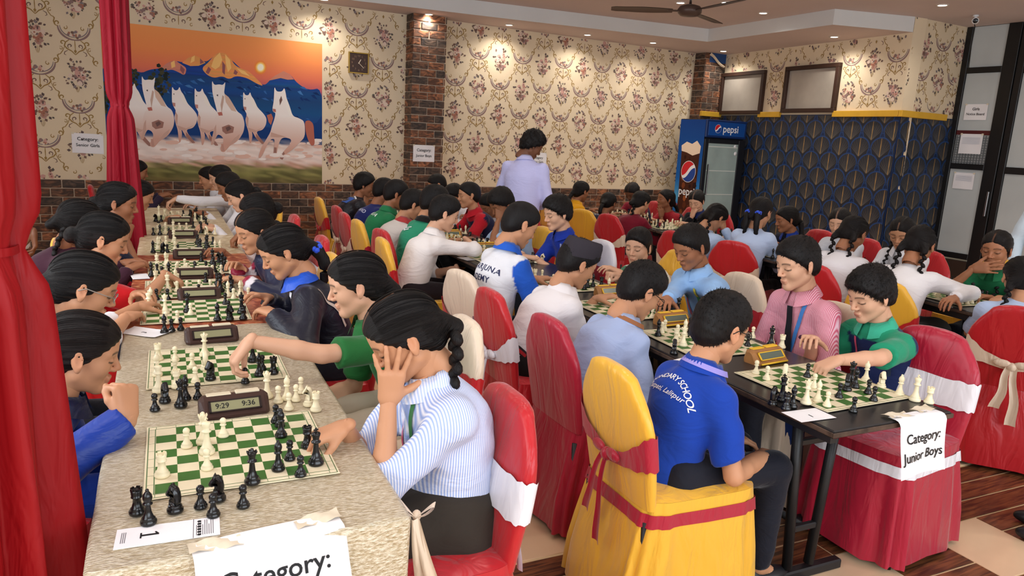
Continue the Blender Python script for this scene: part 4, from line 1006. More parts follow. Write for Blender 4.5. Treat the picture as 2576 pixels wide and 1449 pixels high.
# ---- security camera
p = onz(2453, 52, ZT-.06); cc = thing('security_camera', 'small white security camera on the ceiling by the partition', 'camera', (float(p[0]), float(p[1]), ZT-.06))
m_wp = mat('camera_white_plastic', (226, 226, 226), .35)
b = MB(); b.lathe([(.03, .06), (.03, .045), (.012, .04), (.012, .01)], 16); b.build('mount', [m_wp], cc)
Mc = Matrix.Rotation(rad(215), 4, 'Z') @ Matrix.Rotation(rad(100), 4, 'Y')
b = MB(); b.lathe([(.02, -.05), (.033, -.045), (.036, .04), (.034, .055)], 20, M=Mc); b.build('housing', [m_wp], cc)
b = MB(); b.lathe([(.028, .0545), (.022, .057), (.012, .058)], 18, M=Mc); b.build('camera_lens', [mat('camera_lens_black', (16, 16, 18), .15)], cc)
b = MB(); b.tube([(0, .01, .0), (.05, .02, -.06), (.06, .03, -.25), (.08, .03, -.5)], .005, 6); b.build('cable', [mat('cable_black', (20, 20, 20), .5)], cc)

# ---- wall clock
p0 = ony(877, 131, YB-.02); p1 = ony(927, 186, YB-.02); wc = thing('wall_clock', 'square brown wall clock with a gilt rim beside the mural', 'clock', ((p0[0]+p1[0])/2, YB, (p0[2]+p1[2])/2))
hw = float(p1[0]-p0[0])/2
b = MB(); b.box((-hw+.012, -.028, -hw+.012), (hw-.012, -.002, hw-.012), .004); b.build('clock_face', [mat('clock_face_brown', (62, 40, 30), .35)], wc)
m_gilt = mat('gilt_rim', (176, 146, 72), .3, metal=.7)
b = MB()
for lo, hi in (((-hw, -.034, -hw), (hw, -.001, -hw+.014)), ((-hw, -.034, hw-.014), (hw, -.001, hw)), ((-hw, -.034, -hw+.014), (-hw+.014, -.001, hw-.014)), ((hw-.014, -.034, -hw+.014), (hw, -.001, hw-.014))): b.box(lo, hi, .003)
b.build('rim', [m_gilt], wc)
for k in range(12):
    a = rad(90-30*(k+1)); s = str(k+1); V, F = text_geo(s, .034); M = Matrix.Translation((.085*math.cos(a), -.0288, .085*math.sin(a))) @ Matrix.Rotation(math.pi/2, 4, 'X')
    b = MB(); b.add([tuple(M @ Vector(q)) for q in V], F); b.build('numeral', [mat('numeral_tan', (150, 122, 96), .5)], wc)
for ang, L_, w_ in ((60, .05, .008), (-42, .085, .005)):
    M = Matrix.Rotation(-rad(ang), 4, 'Y'); b = MB(); b.box((-.01, -.0315, -w_/2), (L_, -.0300, w_/2), M=M); b.build('clock_hand', [mat('hand_cream', (230, 214, 190), .4)], wc)

# ---- mural of running white horses at sunset
mur = thing('wall_mural', 'large mural poster of white horses running below orange mountains', 'poster')
MYO = YB-.004
b = MB(); NS, NTt = 24, 60
STOPS = [(0, (244, 158, 92)), (.14, (242, 146, 86)), (.26, (232, 122, 92)), (.33, (198, 100, 108)), (.36, (118, 84, 120)), (.385, (44, 70, 128)), (.52, (26, 64, 128)), (.69, (18, 58, 118)), (.715, (226, 190, 172)), (.75, (242, 226, 216)), (.84, (240, 218, 206)), (.87, (206, 160, 140)), (.885, (150, 140, 92)), (.93, (134, 132, 78)), (1, (116, 104, 66))]
def stop(t):
    for (a, ca), (c, cc_) in zip(STOPS, STOPS[1:]):
        if t <= c: u = (t-a)/(c-a) if c > a else 0; return tuple(ca[i]+(cc_[i]-ca[i])*u for i in range(3))
    return STOPS[-1][1]
rgm = random.Random(9); V = []; C_ = []
for i in range(NS+1):
    for j in range(NTt+1):
        t = j/NTt; V.append((MX0+(MX1-MX0)*i/NS, MYO, MZ1+(MZ0-MZ1)*t)); c = stop(min(1, max(0, t+(rgm.uniform(-.02, .02) if t > .7 else 0))))
        k = rgm.uniform(.72, 1.2) if t > .88 else (rgm.uniform(.94, 1.04) if t > .7 else 1); C_.append(lin(tuple(min(255, q*k) for q in c)))
b.add(V, [(i*(NTt+1)+j, (i+1)*(NTt+1)+j, (i+1)*(NTt+1)+j+1, i*(NTt+1)+j+1) for i in range(NS) for j in range(NTt)], 0, C_, True)
b.build('poster_sheet', [m_print], mur, colattr=True)
def mp(cx, cy, lay): p = ony(cx/2.862, cy/2.862, YB); return (min(max(float(p[0]), MX0), MX1), MYO-.0006*lay, min(max(float(p[2]), MZ0), MZ1))
MPK = [0]
def mpoly(mb, pts, col, lay, jit=0):
    if len(pts) >= 8:
        for _ in range(2): pts = [q for i in range(len(pts)) for q in ((pts[i][0]*.78+pts[(i+1) % len(pts)][0]*.22, pts[i][1]*.78+pts[(i+1) % len(pts)][1]*.22), (pts[i][0]*.22+pts[(i+1) % len(pts)][0]*.78, pts[i][1]*.22+pts[(i+1) % len(pts)][1]*.78))]
    MPK[0] += 1; lay = lay*.7+.0016*(MPK[0] % 400); a = [mp(x, y, lay) for x, y in pts]; T = tessellate_polygon([[Vector((p[0], p[2], 0)) for p in a]])
    mb.add(a, [tuple(t) for t in T], 0, [lin(tuple(max(0, min(255, q*(1+rgm.uniform(-jit, jit)))) for q in col)) for _ in a])
mm = MB()
BLUE = (30, 72, 138)
mpoly(mm, [(725, 470), (895, 460), (1010, 530), (1080, 500), (1160, 492), (1255, 436), (1330, 452), (1400, 402), (1480, 452), (1540, 404), (1585, 378), (1660, 425), (1740, 500), (1840, 565), (1900, 622), (1960, 560), (2040, 515), (2090, 535), (2140, 600), (2220, 650), (2316, 632), (2322, 935), (1500, 900), (760, 840), (740, 640)], BLUE, 1, .15)
for k in range(70):
    x = rgm.uniform(950, 2310); y = rgm.uniform(max(560, 500+.12*(x-1100)), 880); l = rgm.uniform(20, 70); h_ = rgm.uniform(6, 20)
    mpoly(mm, [(x, y), (x+l*.5, y-h_*.3), (x+l, y+h_*1.6), (x+l*.4, y+h_)], rgm.choice(((52, 104, 172), (20, 52, 108), (70, 124, 186), (16, 44, 96))), 2)
OR = (236, 158, 92); ORL = (252, 200, 122); PKM = (214, 136, 116)
for pts, c in (([(1160, 490), (1200, 455), (1255, 432), (1300, 460), (1345, 492), (1330, 545), (1285, 520), (1240, 500), (1200, 508)], PKM), ([(1310, 452), (1350, 420), (1400, 398), (1430, 410), (1480, 452), (1430, 474), (1370, 476)], OR),
               ([(1450, 492), (1500, 450), (1540, 400), (1582, 374), (1622, 380), (1660, 420), (1690, 470), (1740, 496), (1790, 512), (1840, 560), (1900, 622), (1850, 604), (1780, 562), (1700, 545), (1650, 572), (1600, 548), (1540, 562), (1490, 540)], OR), ([(1930, 582), (1980, 545), (2040, 512), (2088, 535), (2115, 572), (2070, 574), (2020, 562)], PKM)):
    mpoly(mm, pts, c, 3, .05)
for pts in ([(1540, 420), (1582, 378), (1600, 430), (1580, 480), (1550, 500), (1520, 480)], [(1620, 390), (1655, 430), (1665, 490), (1640, 520), (1625, 450)], [(1230, 450), (1256, 436), (1262, 480), (1235, 490)], [(1380, 412), (1402, 400), (1400, 440), (1370, 455)], [(1700, 490), (1760, 512), (1800, 550), (1740, 530)]): mpoly(mm, pts, ORL, 4)
for pts in ([(1600, 440), (1622, 470), (1618, 540), (1600, 520)], [(1500, 480), (1520, 500), (1500, 535), (1480, 520)], [(1300, 470), (1330, 500), (1320, 535), (1296, 505)], [(1440, 420), (1470, 450), (1440, 462)], [(1690, 500), (1712, 520), (1700, 540), (1680, 530)]): mpoly(mm, pts, (150, 92, 98), 4)
for r, c in ((46, (240, 140, 70)), (36, (250, 176, 84)), (29, (255, 222, 140)), (22, (255, 248, 226))): mpoly(mm, [(1875+r*math.cos(a), 485+r*1.1*math.sin(a)) for a in [k*2*math.pi/20 for k in range(20)]], c, 2+(50-r)*.04)
for cx, cy, n_, sx, sy in ((1150, 580, 70, 75, 110), (945, 570, 50, 55, 80), (760, 690, 40, 30, 130)):
    for k in range(n_):
        a = rgm.uniform(0, 6.28); r = math.sqrt(rgm.random()); x = cx+sx*r*math.cos(a); y = cy+sy*r*math.sin(a); q = rgm.uniform(7, 18)
        mpoly(mm, [(x+q*math.cos(t), y+q*math.sin(t)) for t in (0, 1.3, 2.5, 3.7, 5)], rgm.choice(((44, 52, 40), (58, 64, 44), (34, 42, 38), (72, 70, 50))), 5)
HA = [(1020, 540), (1036, 578), (1072, 572), (1100, 578), (1117, 552), (1113, 592), (1106, 640), (1140, 662), (1175, 720), (1202, 768), (1238, 792), (1256, 850), (1250, 910), (1222, 960), (1190, 992), (1150, 1012), (1128, 1040), (1108, 1062), (1084, 1054), (1078, 1028), (1100, 1000), (1104, 965), (1088, 942), (1062, 932), (1046, 962), (1032, 1002), (1012, 1012), (1020, 962), (1034, 900), (1030, 850), (1046, 800), (1062, 792), (1050, 740), (1034, 680), (1022, 620)]
HB = [(1238, 618), (1254, 650), (1280, 650), (1292, 622), (1302, 656), (1322, 682), (1346, 742), (1396, 792), (1422, 832), (1416, 882), (1390, 922), (1342, 932), (1352, 962), (1392, 1010), (1408, 1030), (1384, 1032), (1338, 986), (1318, 950), (1302, 922), (1312, 962), (1302, 1020), (1288, 1030), (1284, 980), (1278, 930), (1264, 890), (1254, 840), (1268, 800), (1248, 764), (1238, 738), (1237, 690)]
HC = [(1974, 620), (1990, 660), (2030, 660), (2046, 630), (2056, 670), (2062, 712), (2086, 770), (2106, 836), (2150, 850), (2192, 874), (2196, 984), (2152, 1030), (2102, 1080), (2052, 1112), (2032, 1150), (2014, 1140), (2040, 1090), (2088, 1040), (2098, 1002), (2050, 988), (2020, 1000), (1998, 1060), (1990, 1120), (1966, 1112), (1972, 1060), (1978, 1000), (1950, 1000), (1920, 1046), (1892, 1110), (1870, 1140), (1858, 1132), (1880, 1060), (1918, 1000), (1946, 952), (1958, 905), (1974, 860), (1984, 812), (1964, 806), (1960, 780), (1968, 740), (1972, 690)]
WH = (240, 228, 220); SH_ = (206, 166, 150); SHD = (160, 116, 104)
def horse(T, dx, dy, k, ox, oy, lay, flip=False):
    f = lambda pts: [(ox+dx+(x-ox)*k, oy+dy+(y-oy)*k) for x, y in pts]
    n0 = len(mm.c); mpoly(mm, f(T), WH, lay, .0); ys = [p[2] for p in mm.v[n0:]]; y0, y1 = min(ys), max(ys)
    for i in range(n0, len(mm.c)):
        t = (mm.v[i][2]-y0)/(y1-y0); t = max(0, min(1, (t-.12)/.5)); mm.c[i] = lin(tuple(a*(1-t)+c*t for a, c in zip((212, 164, 146), (248, 240, 234))))
    return f
for (T, dx, dy, k, ox, oy) in ((HB, -320, 0, 1.12, 1330, 850), (HB, 0, 0, 1, 1330, 850), (HB, 165, 15, 1.02, 1330, 850), (HB, 505, 20, .92, 1330, 850)):
    f = horse(T, dx, dy, k, ox, oy, 6)
    mpoly(mm, f([(1270, 900), (1340, 925), (1400, 900), (1330, 940), (1290, 935)]), SH_, 7); mpoly(mm, f([(1338, 950), (1388, 1005), (1404, 1028), (1384, 1030), (1340, 985)]), SHD, 7); mpoly(mm, f([(1240, 738), (1262, 742), (1262, 768), (1246, 764)]), (196, 140, 128), 7)
    mpoly(mm, f([(1296, 660), (1322, 684), (1350, 745), (1330, 752), (1305, 720)]), (250, 242, 232), 7); mpoly(mm, f([(1262, 800), (1280, 830), (1276, 900), (1262, 880)]), SH_, 7); mpoly(mm, f([(1246, 676), (1254, 672), (1254, 684)]), (70, 50, 46), 8)
for (T, dx, dy, k, ox, oy) in ((HA, 0, 0, 1, 1130, 800), (HA, 505, 35, 1.0, 1130, 800)):
    f = horse(T, dx, dy, k, ox, oy, 9)
    mpoly(mm, f([(1060, 775), (1092, 770), (1098, 796), (1070, 798)]), (190, 112, 100), 10); mpoly(mm, f([(1110, 640), (1140, 664), (1176, 722), (1196, 770), (1160, 760), (1120, 700)]), (222, 190, 170), 10)
    mpoly(mm, f([(1092, 880), (1140, 862), (1180, 880), (1172, 920), (1120, 930), (1096, 910)]), SHD, 10); mpoly(mm, f([(1118, 884), (1146, 872), (1160, 892), (1130, 912)]), (112, 84, 80), 11)
    mpoly(mm, f([(1036, 890), (1050, 860), (1052, 940), (1034, 1000), (1020, 1000)]), SH_, 10); mpoly(mm, f([(1180, 960), (1220, 930), (1212, 960), (1190, 988), (1140, 1012)]), SH_, 10); mpoly(mm, f([(1052, 650), (1064, 644), (1064, 660)]), (60, 44, 42), 11); mpoly(mm, f([(1096, 650), (1108, 660), (1104, 700), (1090, 780), (1082, 720)]), (206, 176, 160), 10)
    mpoly(mm, f([(1086, 1000), (1102, 1002), (1112, 1052), (1090, 1056)]), (198, 150, 134), 10)
f = horse(HC, 0, 0, 1, 2000, 900, 12)
mpoly(mm, [(2192, 874), (2226, 864), (2256, 892), (2260, 962), (2266, 1042), (2240, 1052), (2214, 1002), (2200, 950)], (186, 108, 90), 11)
mpoly(mm, [(1950, 952), (2000, 968), (2060, 985), (2000, 990), (1946, 985)], SH_, 13); mpoly(mm, [(2040, 1090), (2052, 1112), (2032, 1150), (2014, 1140)], SHD, 13); mpoly(mm, [(1962, 782), (1984, 786), (1986, 808), (1966, 804)], (190, 120, 108), 13); mpoly(mm, [(2024, 690), (2032, 720), (2014, 760), (2010, 720)], (120, 92, 86), 13); mpoly(mm, [(1972, 1060), (1990, 1062), (1988, 1118), (1968, 1110)], SHD, 13); mpoly(mm, [(2056, 690), (2086, 770), (2104, 834), (2080, 830), (2060, 770)], (250, 244, 236), 13)
mpoly(mm, [(1920, 830), (1952, 818), (1966, 850), (1950, 900), (1934, 880)], (190, 112, 92), 8)
for k in range(60):
    x = rgm.uniform(800, 2300); y = rgm.uniform(1010, 1160); q = rgm.uniform(14, 40); mpoly(mm, [(x+q*1.5*math.cos(t), y+q*.45*math.sin(t)) for t in (0, .9, 1.8, 2.7, 3.6, 4.5, 5.4)], rgm.choice(((246, 234, 226), (240, 222, 212), (236, 206, 192), (228, 186, 168))), 14 if y > 1100 else 5.5)
mm.build('poster_print', [m_print], mur, colattr=True, kind='stuff')

# ---- drinks fridge
FY = 8.30; fx0 = float(ony(1776, 320, FY)[0]); fx1 = fx0+.80; fzt = float(ony(1790, 300, FY)[2]); FDp = .56
fr = thing('drinks_fridge', 'tall blue glass door drinks fridge lettered pepsi in the corner', 'fridge', (fx0, FY, 0))
FWd = fx1-fx0
m_fb = mat('fridge_black', (22, 24, 30), .4, .4); m_fbl = mat('fridge_blue', (20, 62, 130), .35, .4)
b = MB(); b.box((0, .03, .06), (FWd, FDp, fzt), .01); b.build('cabinet', [m_fb], fr)
b = MB(); b.box((.0, -.015, fzt-.26), (FWd, .03, fzt), .01); hd = b.build('header_sign', [mat('fridge_header', (18, 44, 96), .35)], fr)
b = MB(); b.box((.04, -.020, fzt-.23), (FWd-.04, -.014, fzt-.03), .004); b.build('header_panel', [mat('fridge_header_panel', (22, 74, 150), .3)], hd)
WHT = mat('logo_white', (238, 240, 244), .4); LRED = mat('logo_red', (206, 32, 44), .4); LBLU = mat('logo_blue', (24, 66, 150), .4)
def globe(M, r, parent):
    n = 36
    def disc(z, rr, m, nm): bb = MB(); bb.add([tuple(M @ Vector((rr*math.cos(2*math.pi*k/n), rr*math.sin(2*math.pi*k/n), z))) for k in range(n)], [tuple(range(n))]); bb.build(nm, [m], parent)
    disc(.001, r, WHT, 'emblem_white'); 
    def wave(sg, c0, m, nm):
        pts = []
        for k in range(17):
            x = -r*.93+2*r*.93*k/16; pts.append((x, c0+.16*r*math.sin(x/r*2.6)*1.0+.12*x*sg*0))
        arc = [(r*.95*math.cos(a), r*.95*math.sin(a)) for a in [(k/18)*math.pi for k in range(19)]]
        if sg < 0: arc = [(x, -y) for x, y in arc]
        poly = [p for p in pts if p[0]**2+p[1]**2 <= (r*.95)**2]
        a2 = [p for p in arc if (p[1] > poly[-1][1] if sg > 0 else p[1] < poly[-1][1]) or abs(p[0]) < r*.8]
        bb = MB(); bb.poly([tuple(M @ Vector((p[0], p[1], .002))) for p in poly+a2]); bb.build(nm, [m], parent)
    wave(1, .16*r, LRED, 'emblem_red'); wave(-1, -.16*r, LBLU, 'emblem_blue')
HM = Matrix.Translation((0, -.021, fzt-.13)) @ Matrix.Rotation(math.pi/2, 4, 'X')
globe(HM @ Matrix.Translation((.22, 0, 0)) @ Matrix.Rotation(.45, 4, 'Z'), .062, hd)
V, F = text_geo('pepsi', .15, True); b = MB(); b.add([tuple(HM @ Vector((p[0]+.47, p[1], .002))) for p in V], F); b.build('lettering', [WHT], hd)
# door
dt = fzt-.28
b = MB()
for lo, hi in (((0, -.02, .16), (.07, .03, dt)), ((FWd-.13, -.02, .16), (FWd, .03, dt)), ((.07, -.02, dt-.06), (FWd-.13, .03, dt)), ((.07, -.02, .16), (FWd-.13, .03, .24))): b.box(lo, hi, .006)
dr = b.build('door', [m_fb], fr)
b = MB(); b.box((.07, -.006, .24), (FWd-.13, -.002, dt-.06)); b.build('door_glass', [mat('fridge_glass', (150, 168, 166), .1, .5, var=(3, .12))], dr)
b = MB(); b.box((.085, -.05, .9), (.10, -.02, 1.35), .004); b.build('door_handle', [mat('steel', (150, 150, 150), .3, metal=1.)], dr)
for z in (.55, .9, 1.25, 1.6):
    b = MB(); b.box((.08, -.009, z), (FWd-.14, -.005, z+.014)); b.build('shelf', [mat('shelf_edge', (196, 204, 200), .4)], fr)
for k, z in ((0, 1.62), (1, 1.52)):
    b = MB(); b.lathe([(.03, 0), (.03, .001)], 14, M=Matrix.Translation((FWd-.19+.02*k, -.0075, z)) @ Matrix.Rotation(math.pi/2, 4, 'X')); b.build('sticker', [WHT], dr)
b = MB(); b.box((0, 0, .03), (FWd, .03, .15), .004)
b.build('kick_grille', [m_fb], fr)
for x in (.06, FWd-.06):
    for y in (.08, FDp-.06):
        b = MB(); b.lathe([(.025, 0), (.02, .06)], 10, M=Matrix.Translation((x, y, 0))); b.build('foot', [m_fb], fr)
# side decal (faces -x)
SMx = Matrix(((0, 0, -1, -.001), (-1, 0, 0, FDp/2+.01), (0, 1, 0, 0), (0, 0, 0, 1)))     # local x -> -y, y -> z, z -> -x
mm = MB(); rws = 24
cst = [(0, (16, 60, 130)), (.45, (22, 92, 170)), (.62, (90, 170, 214)), (.66, (40, 110, 180)), (1, (18, 56, 120))]
def cs(t):
    for (a, ca), (c, c2) in zip(cst, cst[1:]):
        if t <= c: u = (t-a)/(c-a); return lin(tuple(ca[i]+(c2[i]-ca[i])*u for i in range(3)))
    return lin(cst[-1][1])
V = []; C_ = []
for j in range(rws+1):
    for x in (-FDp/2+.02, FDp/2): V.append(tuple(SMx @ Vector((x, .08+(fzt-.09)*(1-j/rws), .001)))); C_.append(cs(j/rws))
mm.add(V, [(2*j, 2*j+1, 2*j+3, 2*j+2) for j in range(rws)], 0, C_)
def spoly(pts, col, z, jit=.0): 
    a = [SMx @ Vector((x, y, z)) for x, y in pts]; T = tessellate_polygon([[Vector((x, y, 0)) for x, y in pts]]); mm.add([tuple(q) for q in a], [tuple(t) for t in T], 0, [lin(col)]*len(a))
gx = .02
spoly([(gx-.20, 1.52), (gx+.20, 1.52), (gx+.17, .35), (gx-.17, .35)], (70, 36, 24), .002)
spoly([(gx-.20, 1.52), (gx-.21, 1.60), (gx-.1, 1.66), (gx+.02, 1.63), (gx+.12, 1.68), (gx+.21, 1.60), (gx+.20, 1.50), (gx+.05, 1.46), (gx-.08, 1.50)], (236, 214, 190), .0035)
for k in range(30):
    x = gx+rgm.uniform(-.16, .16); y = rgm.uniform(.4, 1.45); q = rgm.uniform(.012, .05); spoly([(x+q*math.cos(t), y+q*1.3*math.sin(t)) for t in (0, 1.2, 2.4, 3.6, 4.8)], rgm.choice(((120, 62, 34), (46, 22, 16), (150, 84, 46), (94, 48, 28))), .003+.0001*k)
sd_ = mm.build('side_graphic', [m_print], fr, colattr=True)
globe(SMx @ Matrix.Translation((gx, 1.22, .007)) @ Matrix.Rotation(.5, 4, 'Z') @ Matrix.Diagonal((1, 1.0, 1, 1)), .16, sd_)
V, F = text_geo('pepsi', .17, True); b = MB(); b.add([tuple(SMx @ Vector((p[0]+gx, p[1]+.92, .008))) for p in V], F); b.build('lettering', [WHT], sd_)

# ---- red drapes tied round posts
m_drape = satin('drape_red_cloth', (142, 8, 16), .55); m_drape2 = satin('drape_crimson_cloth', (146, 12, 34), .6); m_dk = mat('post_dark', (28, 22, 22), .6)
for _m in (m_drape, m_drape2):
    _m.node_tree.nodes['Principled BSDF'].inputs['Sheen Weight'].default_value = 0; _m.node_tree.nodes['Principled BSDF'].inputs['Specular IOR Level'].default_value = .25
def drape(cx, cy, R, ztie, m, label, seed, rt=.8, flare=.35):
    t = thing('tied_drape', label, 'curtain', (cx, cy, 0)); rg = random.Random(seed); ph = [rg.uniform(0, 6.28) for _ in range(6)]
    b = MB(); n = 96; zs = [.02+(ZT-.02)*i/90 for i in range(91)]; V = []
    for z in zs:
        pin = math.exp(-((z-ztie)/.05)**2); below = max(0, ztie-z)
        base = R*(1+flare*min(1, below/ .9)*.6+flare*.25*max(0, (z-ztie)/1.5))*(1-(1-rt)*pin)
        for k in range(n):
            a = 2*math.pi*k/n
            fo = .17*math.sin(9*a+ph[0]+.35*math.sin(z*2+ph[1]))+.07*math.sin(17*a+ph[2]+z*.7)+.05*math.sin(4*a+ph[3]+z*.5)
            r = base*(1+fo*(1-.55*pin)*(1+.5*min(1, below)))
            V.append((r*math.cos(a), r*math.sin(a), z))
    F = [(i*n+k, i*n+(k+1) % n, (i+1)*n+(k+1) % n, (i+1)*n+k) for i in range(len(zs)-1) for k in range(n)]
    b.add(V, F, 0, smooth=True); b.build('cloth', [m], t)
    b = MB(); V = []
    for dz in (-.008, .008):
        for k in range(n): a = 2*math.pi*k/n; r = R*rt*1.06*(1+.02*math.sin(9*a)); V.append((r*math.cos(a), r*math.sin(a), ztie+dz))
    b.add(V, [(k, (k+1) % n, n+(k+1) % n, n+k) for k in range(n)], 0, smooth=True); b.build('tie_band', [m], t)
    b = MB(); b.tube([(0, 0, 0), (0, 0, ZT)], R*.35, 12); b.build('post', [m_dk], t)
    return t
e_ = atdepth(38, 500, 1.36); RTv = np.array([_cy, -_sy, 0]); cN = e_-RTv*.130
drape(float(cN[0]), float(cN[1]), .125, float(atdepth(70, 640, 1.36)[2]), m_drape, 'wide red cloth drape tied at mid height beside the blue tracksuit', 4, .86, .30)
c2 = atdepth(302, 300, 5.1); drape(float(c2[0]), float(c2[1]), .072, float(atdepth(300, 265, 5.1)[2]), m_drape2, 'slim crimson cloth drape tied in front of the horses mural', 8, .72, .75)

# ---- cream ribbon bow hanging at the corner of the silver cloth
rb0 = onz(1048, 1296, .66); rbn = thing('ribbon_bow', 'cream satin ribbon tied in a bow at the silver cloth corner', 'ribbon', tuple(float(q) for q in rb0))
kx = Vector((_cy, -_sy, 0)); kb = Vector((-_sy, -_cy, 0))
b = MB(); b.ell((0, 0, 0), (.012, .012, .014), 10, 7); b.build('knot', [SAT['cream']], rbn)
for nm, a, L_ in (('bow_loop', 2.6, .06), ('bow_loop', .5, .05)):
    b = MB(); b.grid(lambda u, v: tuple(kx*(math.cos(a)*L_*math.sin(u*3.14))+Vector((0, 0, 1))*(math.sin(a)*L_*math.sin(u*3.14)+.018*(u-.5)*2*math.sin(u*3.14))+kb*((v-.5)*.03*math.sin(u*3.14)+.012*math.cos(u*6.28))), 12, 4); b.build(nm, [SAT['cream']], rbn)
for dx, L_ in ((.10, .34), (.03, .22)):
    b = MB(); b.grid(lambda u, v: tuple(kx*(dx*v+(u-.5)*(.02+.03*v))+Vector((0, 0, -L_*v))+kb*(.02+.012*math.sin(v*5)+.006*math.sin(u*6))), 5, 14); b.build('ribbon_tail', [SAT['cream']], rbn)

# ================================================================== PEOPLE: implicit-surface modeller
class Field:
    def __init__(s, lo, hi, h):
        s.lo = np.array(lo, np.float32); s.h = h
        s.n = np.maximum(4, np.ceil((np.array(hi)-s.lo)/h).astype(int)+1)
        s.ax = [s.lo[i]+h*np.arange(s.n[i], dtype=np.float32) for i in range(3)]
        s.D = np.full(tuple(s.n), .5, np.float32)
    def sub(s, lo, hi):
        i0 = np.clip(np.floor((np.array(lo)-s.lo)/s.h).astype(int), 0, s.n-1); i1 = np.clip(np.ceil((np.array(hi)-s.lo)/s.h).astype(int)+1, 1, s.n)
        if np.any(i1 <= i0): return None
        sl = tuple(slice(a, b) for a, b in zip(i0, i1))
        return sl, s.ax[0][sl[0]][:, None, None], s.ax[1][sl[1]][None, :, None], s.ax[2][sl[2]][None, None, :]
    def mix(s, sl, d, k):
        o = s.D[sl]
        if k > 0:
            hh = np.maximum(k-np.abs(o-d), 0)/k; s.D[sl] = np.minimum(o, d)-hh*hh*k*.25
        else: s.D[sl] = np.minimum(o, d)
    def cone_d(s, X, Y, Z, a, b, ra, rb, w, sd):
        a = np.asarray(a, float); b = np.asarray(b, float); ba = b-a
        x, y, z = X-a[0], Y-a[1], Z-a[2]
        if w is not None:
            c = (x*w[0]+y*w[1]+z*w[2])*(sd-1); x = x+c*w[0]; y = y+c*w[1]; z = z+c*w[2]
            ba = ba+(sd-1)*(ba @ w)*np.asarray(w)
        L2 = max(float(ba @ ba), 1e-9)
        t = np.clip((x*ba[0]+y*ba[1]+z*ba[2])/L2, 0, 1)
        return np.sqrt((x-t*ba[0])**2+(y-t*ba[1])**2+(z-t*ba[2])**2)-(ra+(rb-ra)*t)
    def cone(s, a, b, ra, rb, k=.02, w=None, sd=1., cut=None):
        r = max(ra, rb)+k+2*s.h; lo = np.minimum(a, b)-r; hi = np.maximum(a, b)+r
        q = s.sub(lo, hi)
        if q is None: return s
        sl, X, Y, Z = q; d = s.cone_d(X, Y, Z, a, b, ra, rb, w, sd)
        if cut is not None:
            for o, n in cut: d = np.maximum(d, (X-o[0])*n[0]+(Y-o[1])*n[1]+(Z-o[2])*n[2])
        s.mix(sl, d, k); return s
    def ell_d(s, X, Y, Z, c, r, R=None):
        x, y, z = X-c[0], Y-c[1], Z-c[2]
        if R is not None: x, y, z = (R[0][0]*x+R[1][0]*y+R[2][0]*z, R[0][1]*x+R[1][1]*y+R[2][1]*z, R[0][2]*x+R[1][2]*y+R[2][2]*z)
        q = np.sqrt((x/r[0])**2+(y/r[1])**2+(z/r[2])**2); g = np.sqrt((x/r[0]**2)**2+(y/r[1]**2)**2+(z/r[2]**2)**2)+1e-9
        return q*(q-1)/g
    def ell(s, c, r, k=.01, R=None):
        m = max(r)+k+2*s.h; q = s.sub(np.array(c)-m, np.array(c)+m)
        if q is None: return s
        sl, X, Y, Z = q; s.mix(sl, s.ell_d(X, Y, Z, c, r, R), k); return s
    def carve(s, c, r, k=.01, R=None):
        m = max(r)+k+2*s.h; q = s.sub(np.array(c)-m, np.array(c)+m)
        if q is None: return s
        sl, X, Y, Z = q; d = -s.ell_d(X, Y, Z, c, r, R); o = s.D[sl]
        hh = np.maximum(k-np.abs(o-d), 0)/k; s.D[sl] = np.maximum(o, d)+hh*hh*k*.25; return s
    def cut(s, o, n, k=0.):
        X, Y, Z = s.ax[0][:, None, None], s.ax[1][None, :, None], s.ax[2][None, None, :]
        d = (X-o[0])*n[0]+(Y-o[1])*n[1]+(Z-o[2])*n[2]
        if k > 0:
            hh = np.maximum(k-np.abs(s.D-d), 0)/k; s.D = np.maximum(s.D, d)+hh*hh*k*.25
        else: s.D = np.maximum(s.D, d)
        return s
    def wrinkle(s, amp, f, seed):
        X, Y, Z = s.ax[0][:, None, None], s.ax[1][None, :, None], s.ax[2][None, None, :]
        r = np.random.RandomState(seed); p = r.uniform(0, 6.28, 9); a = r.uniform(-.6, .6, 6)
        wv = 1.6*np.sin(X*f*.45+p[6])+1.6*np.sin(Y*f*.4+p[7])+1.4*np.sin(Z*f*.5+p[8])
        n1 = np.sin((X*a[0]+Y*a[1])*f+Z*f*.9+wv+p[0]); n2 = np.sin((X*a[2]+Z*a[3])*f*.8+Y*f*1.1+wv*.8+p[1]); n3 = np.sin((Y*a[4]+Z*a[5])*f*.7+X*f*1.3-wv+p[2])
        s.D = s.D+amp*((n1*n2)+.7*n3*n1).astype(np.float32); return s
    def nets(s, smooth=1):
        D = s.D; I = D < 0
        c = np.zeros(tuple(np.array(D.shape)-1), np.int8)
        for dx in (0, 1):
            for dy in (0, 1):
                for dz in (0, 1): c += I[dx:D.shape[0]-1+dx, dy:D.shape[1]-1+dy, dz:D.shape[2]-1+dz]
        act = (c > 0) & (c < 8); idx = np.argwhere(act); nv = len(idx)
        if nv == 0: return np.zeros((0, 3)), np.zeros((0, 4), int)
        num = np.full(act.shape, -1, np.int32); num[act] = np.arange(nv)
        acc = np.zeros((nv, 3), np.float32); cnt = np.zeros(nv, np.float32)
        i, j, k = idx.T
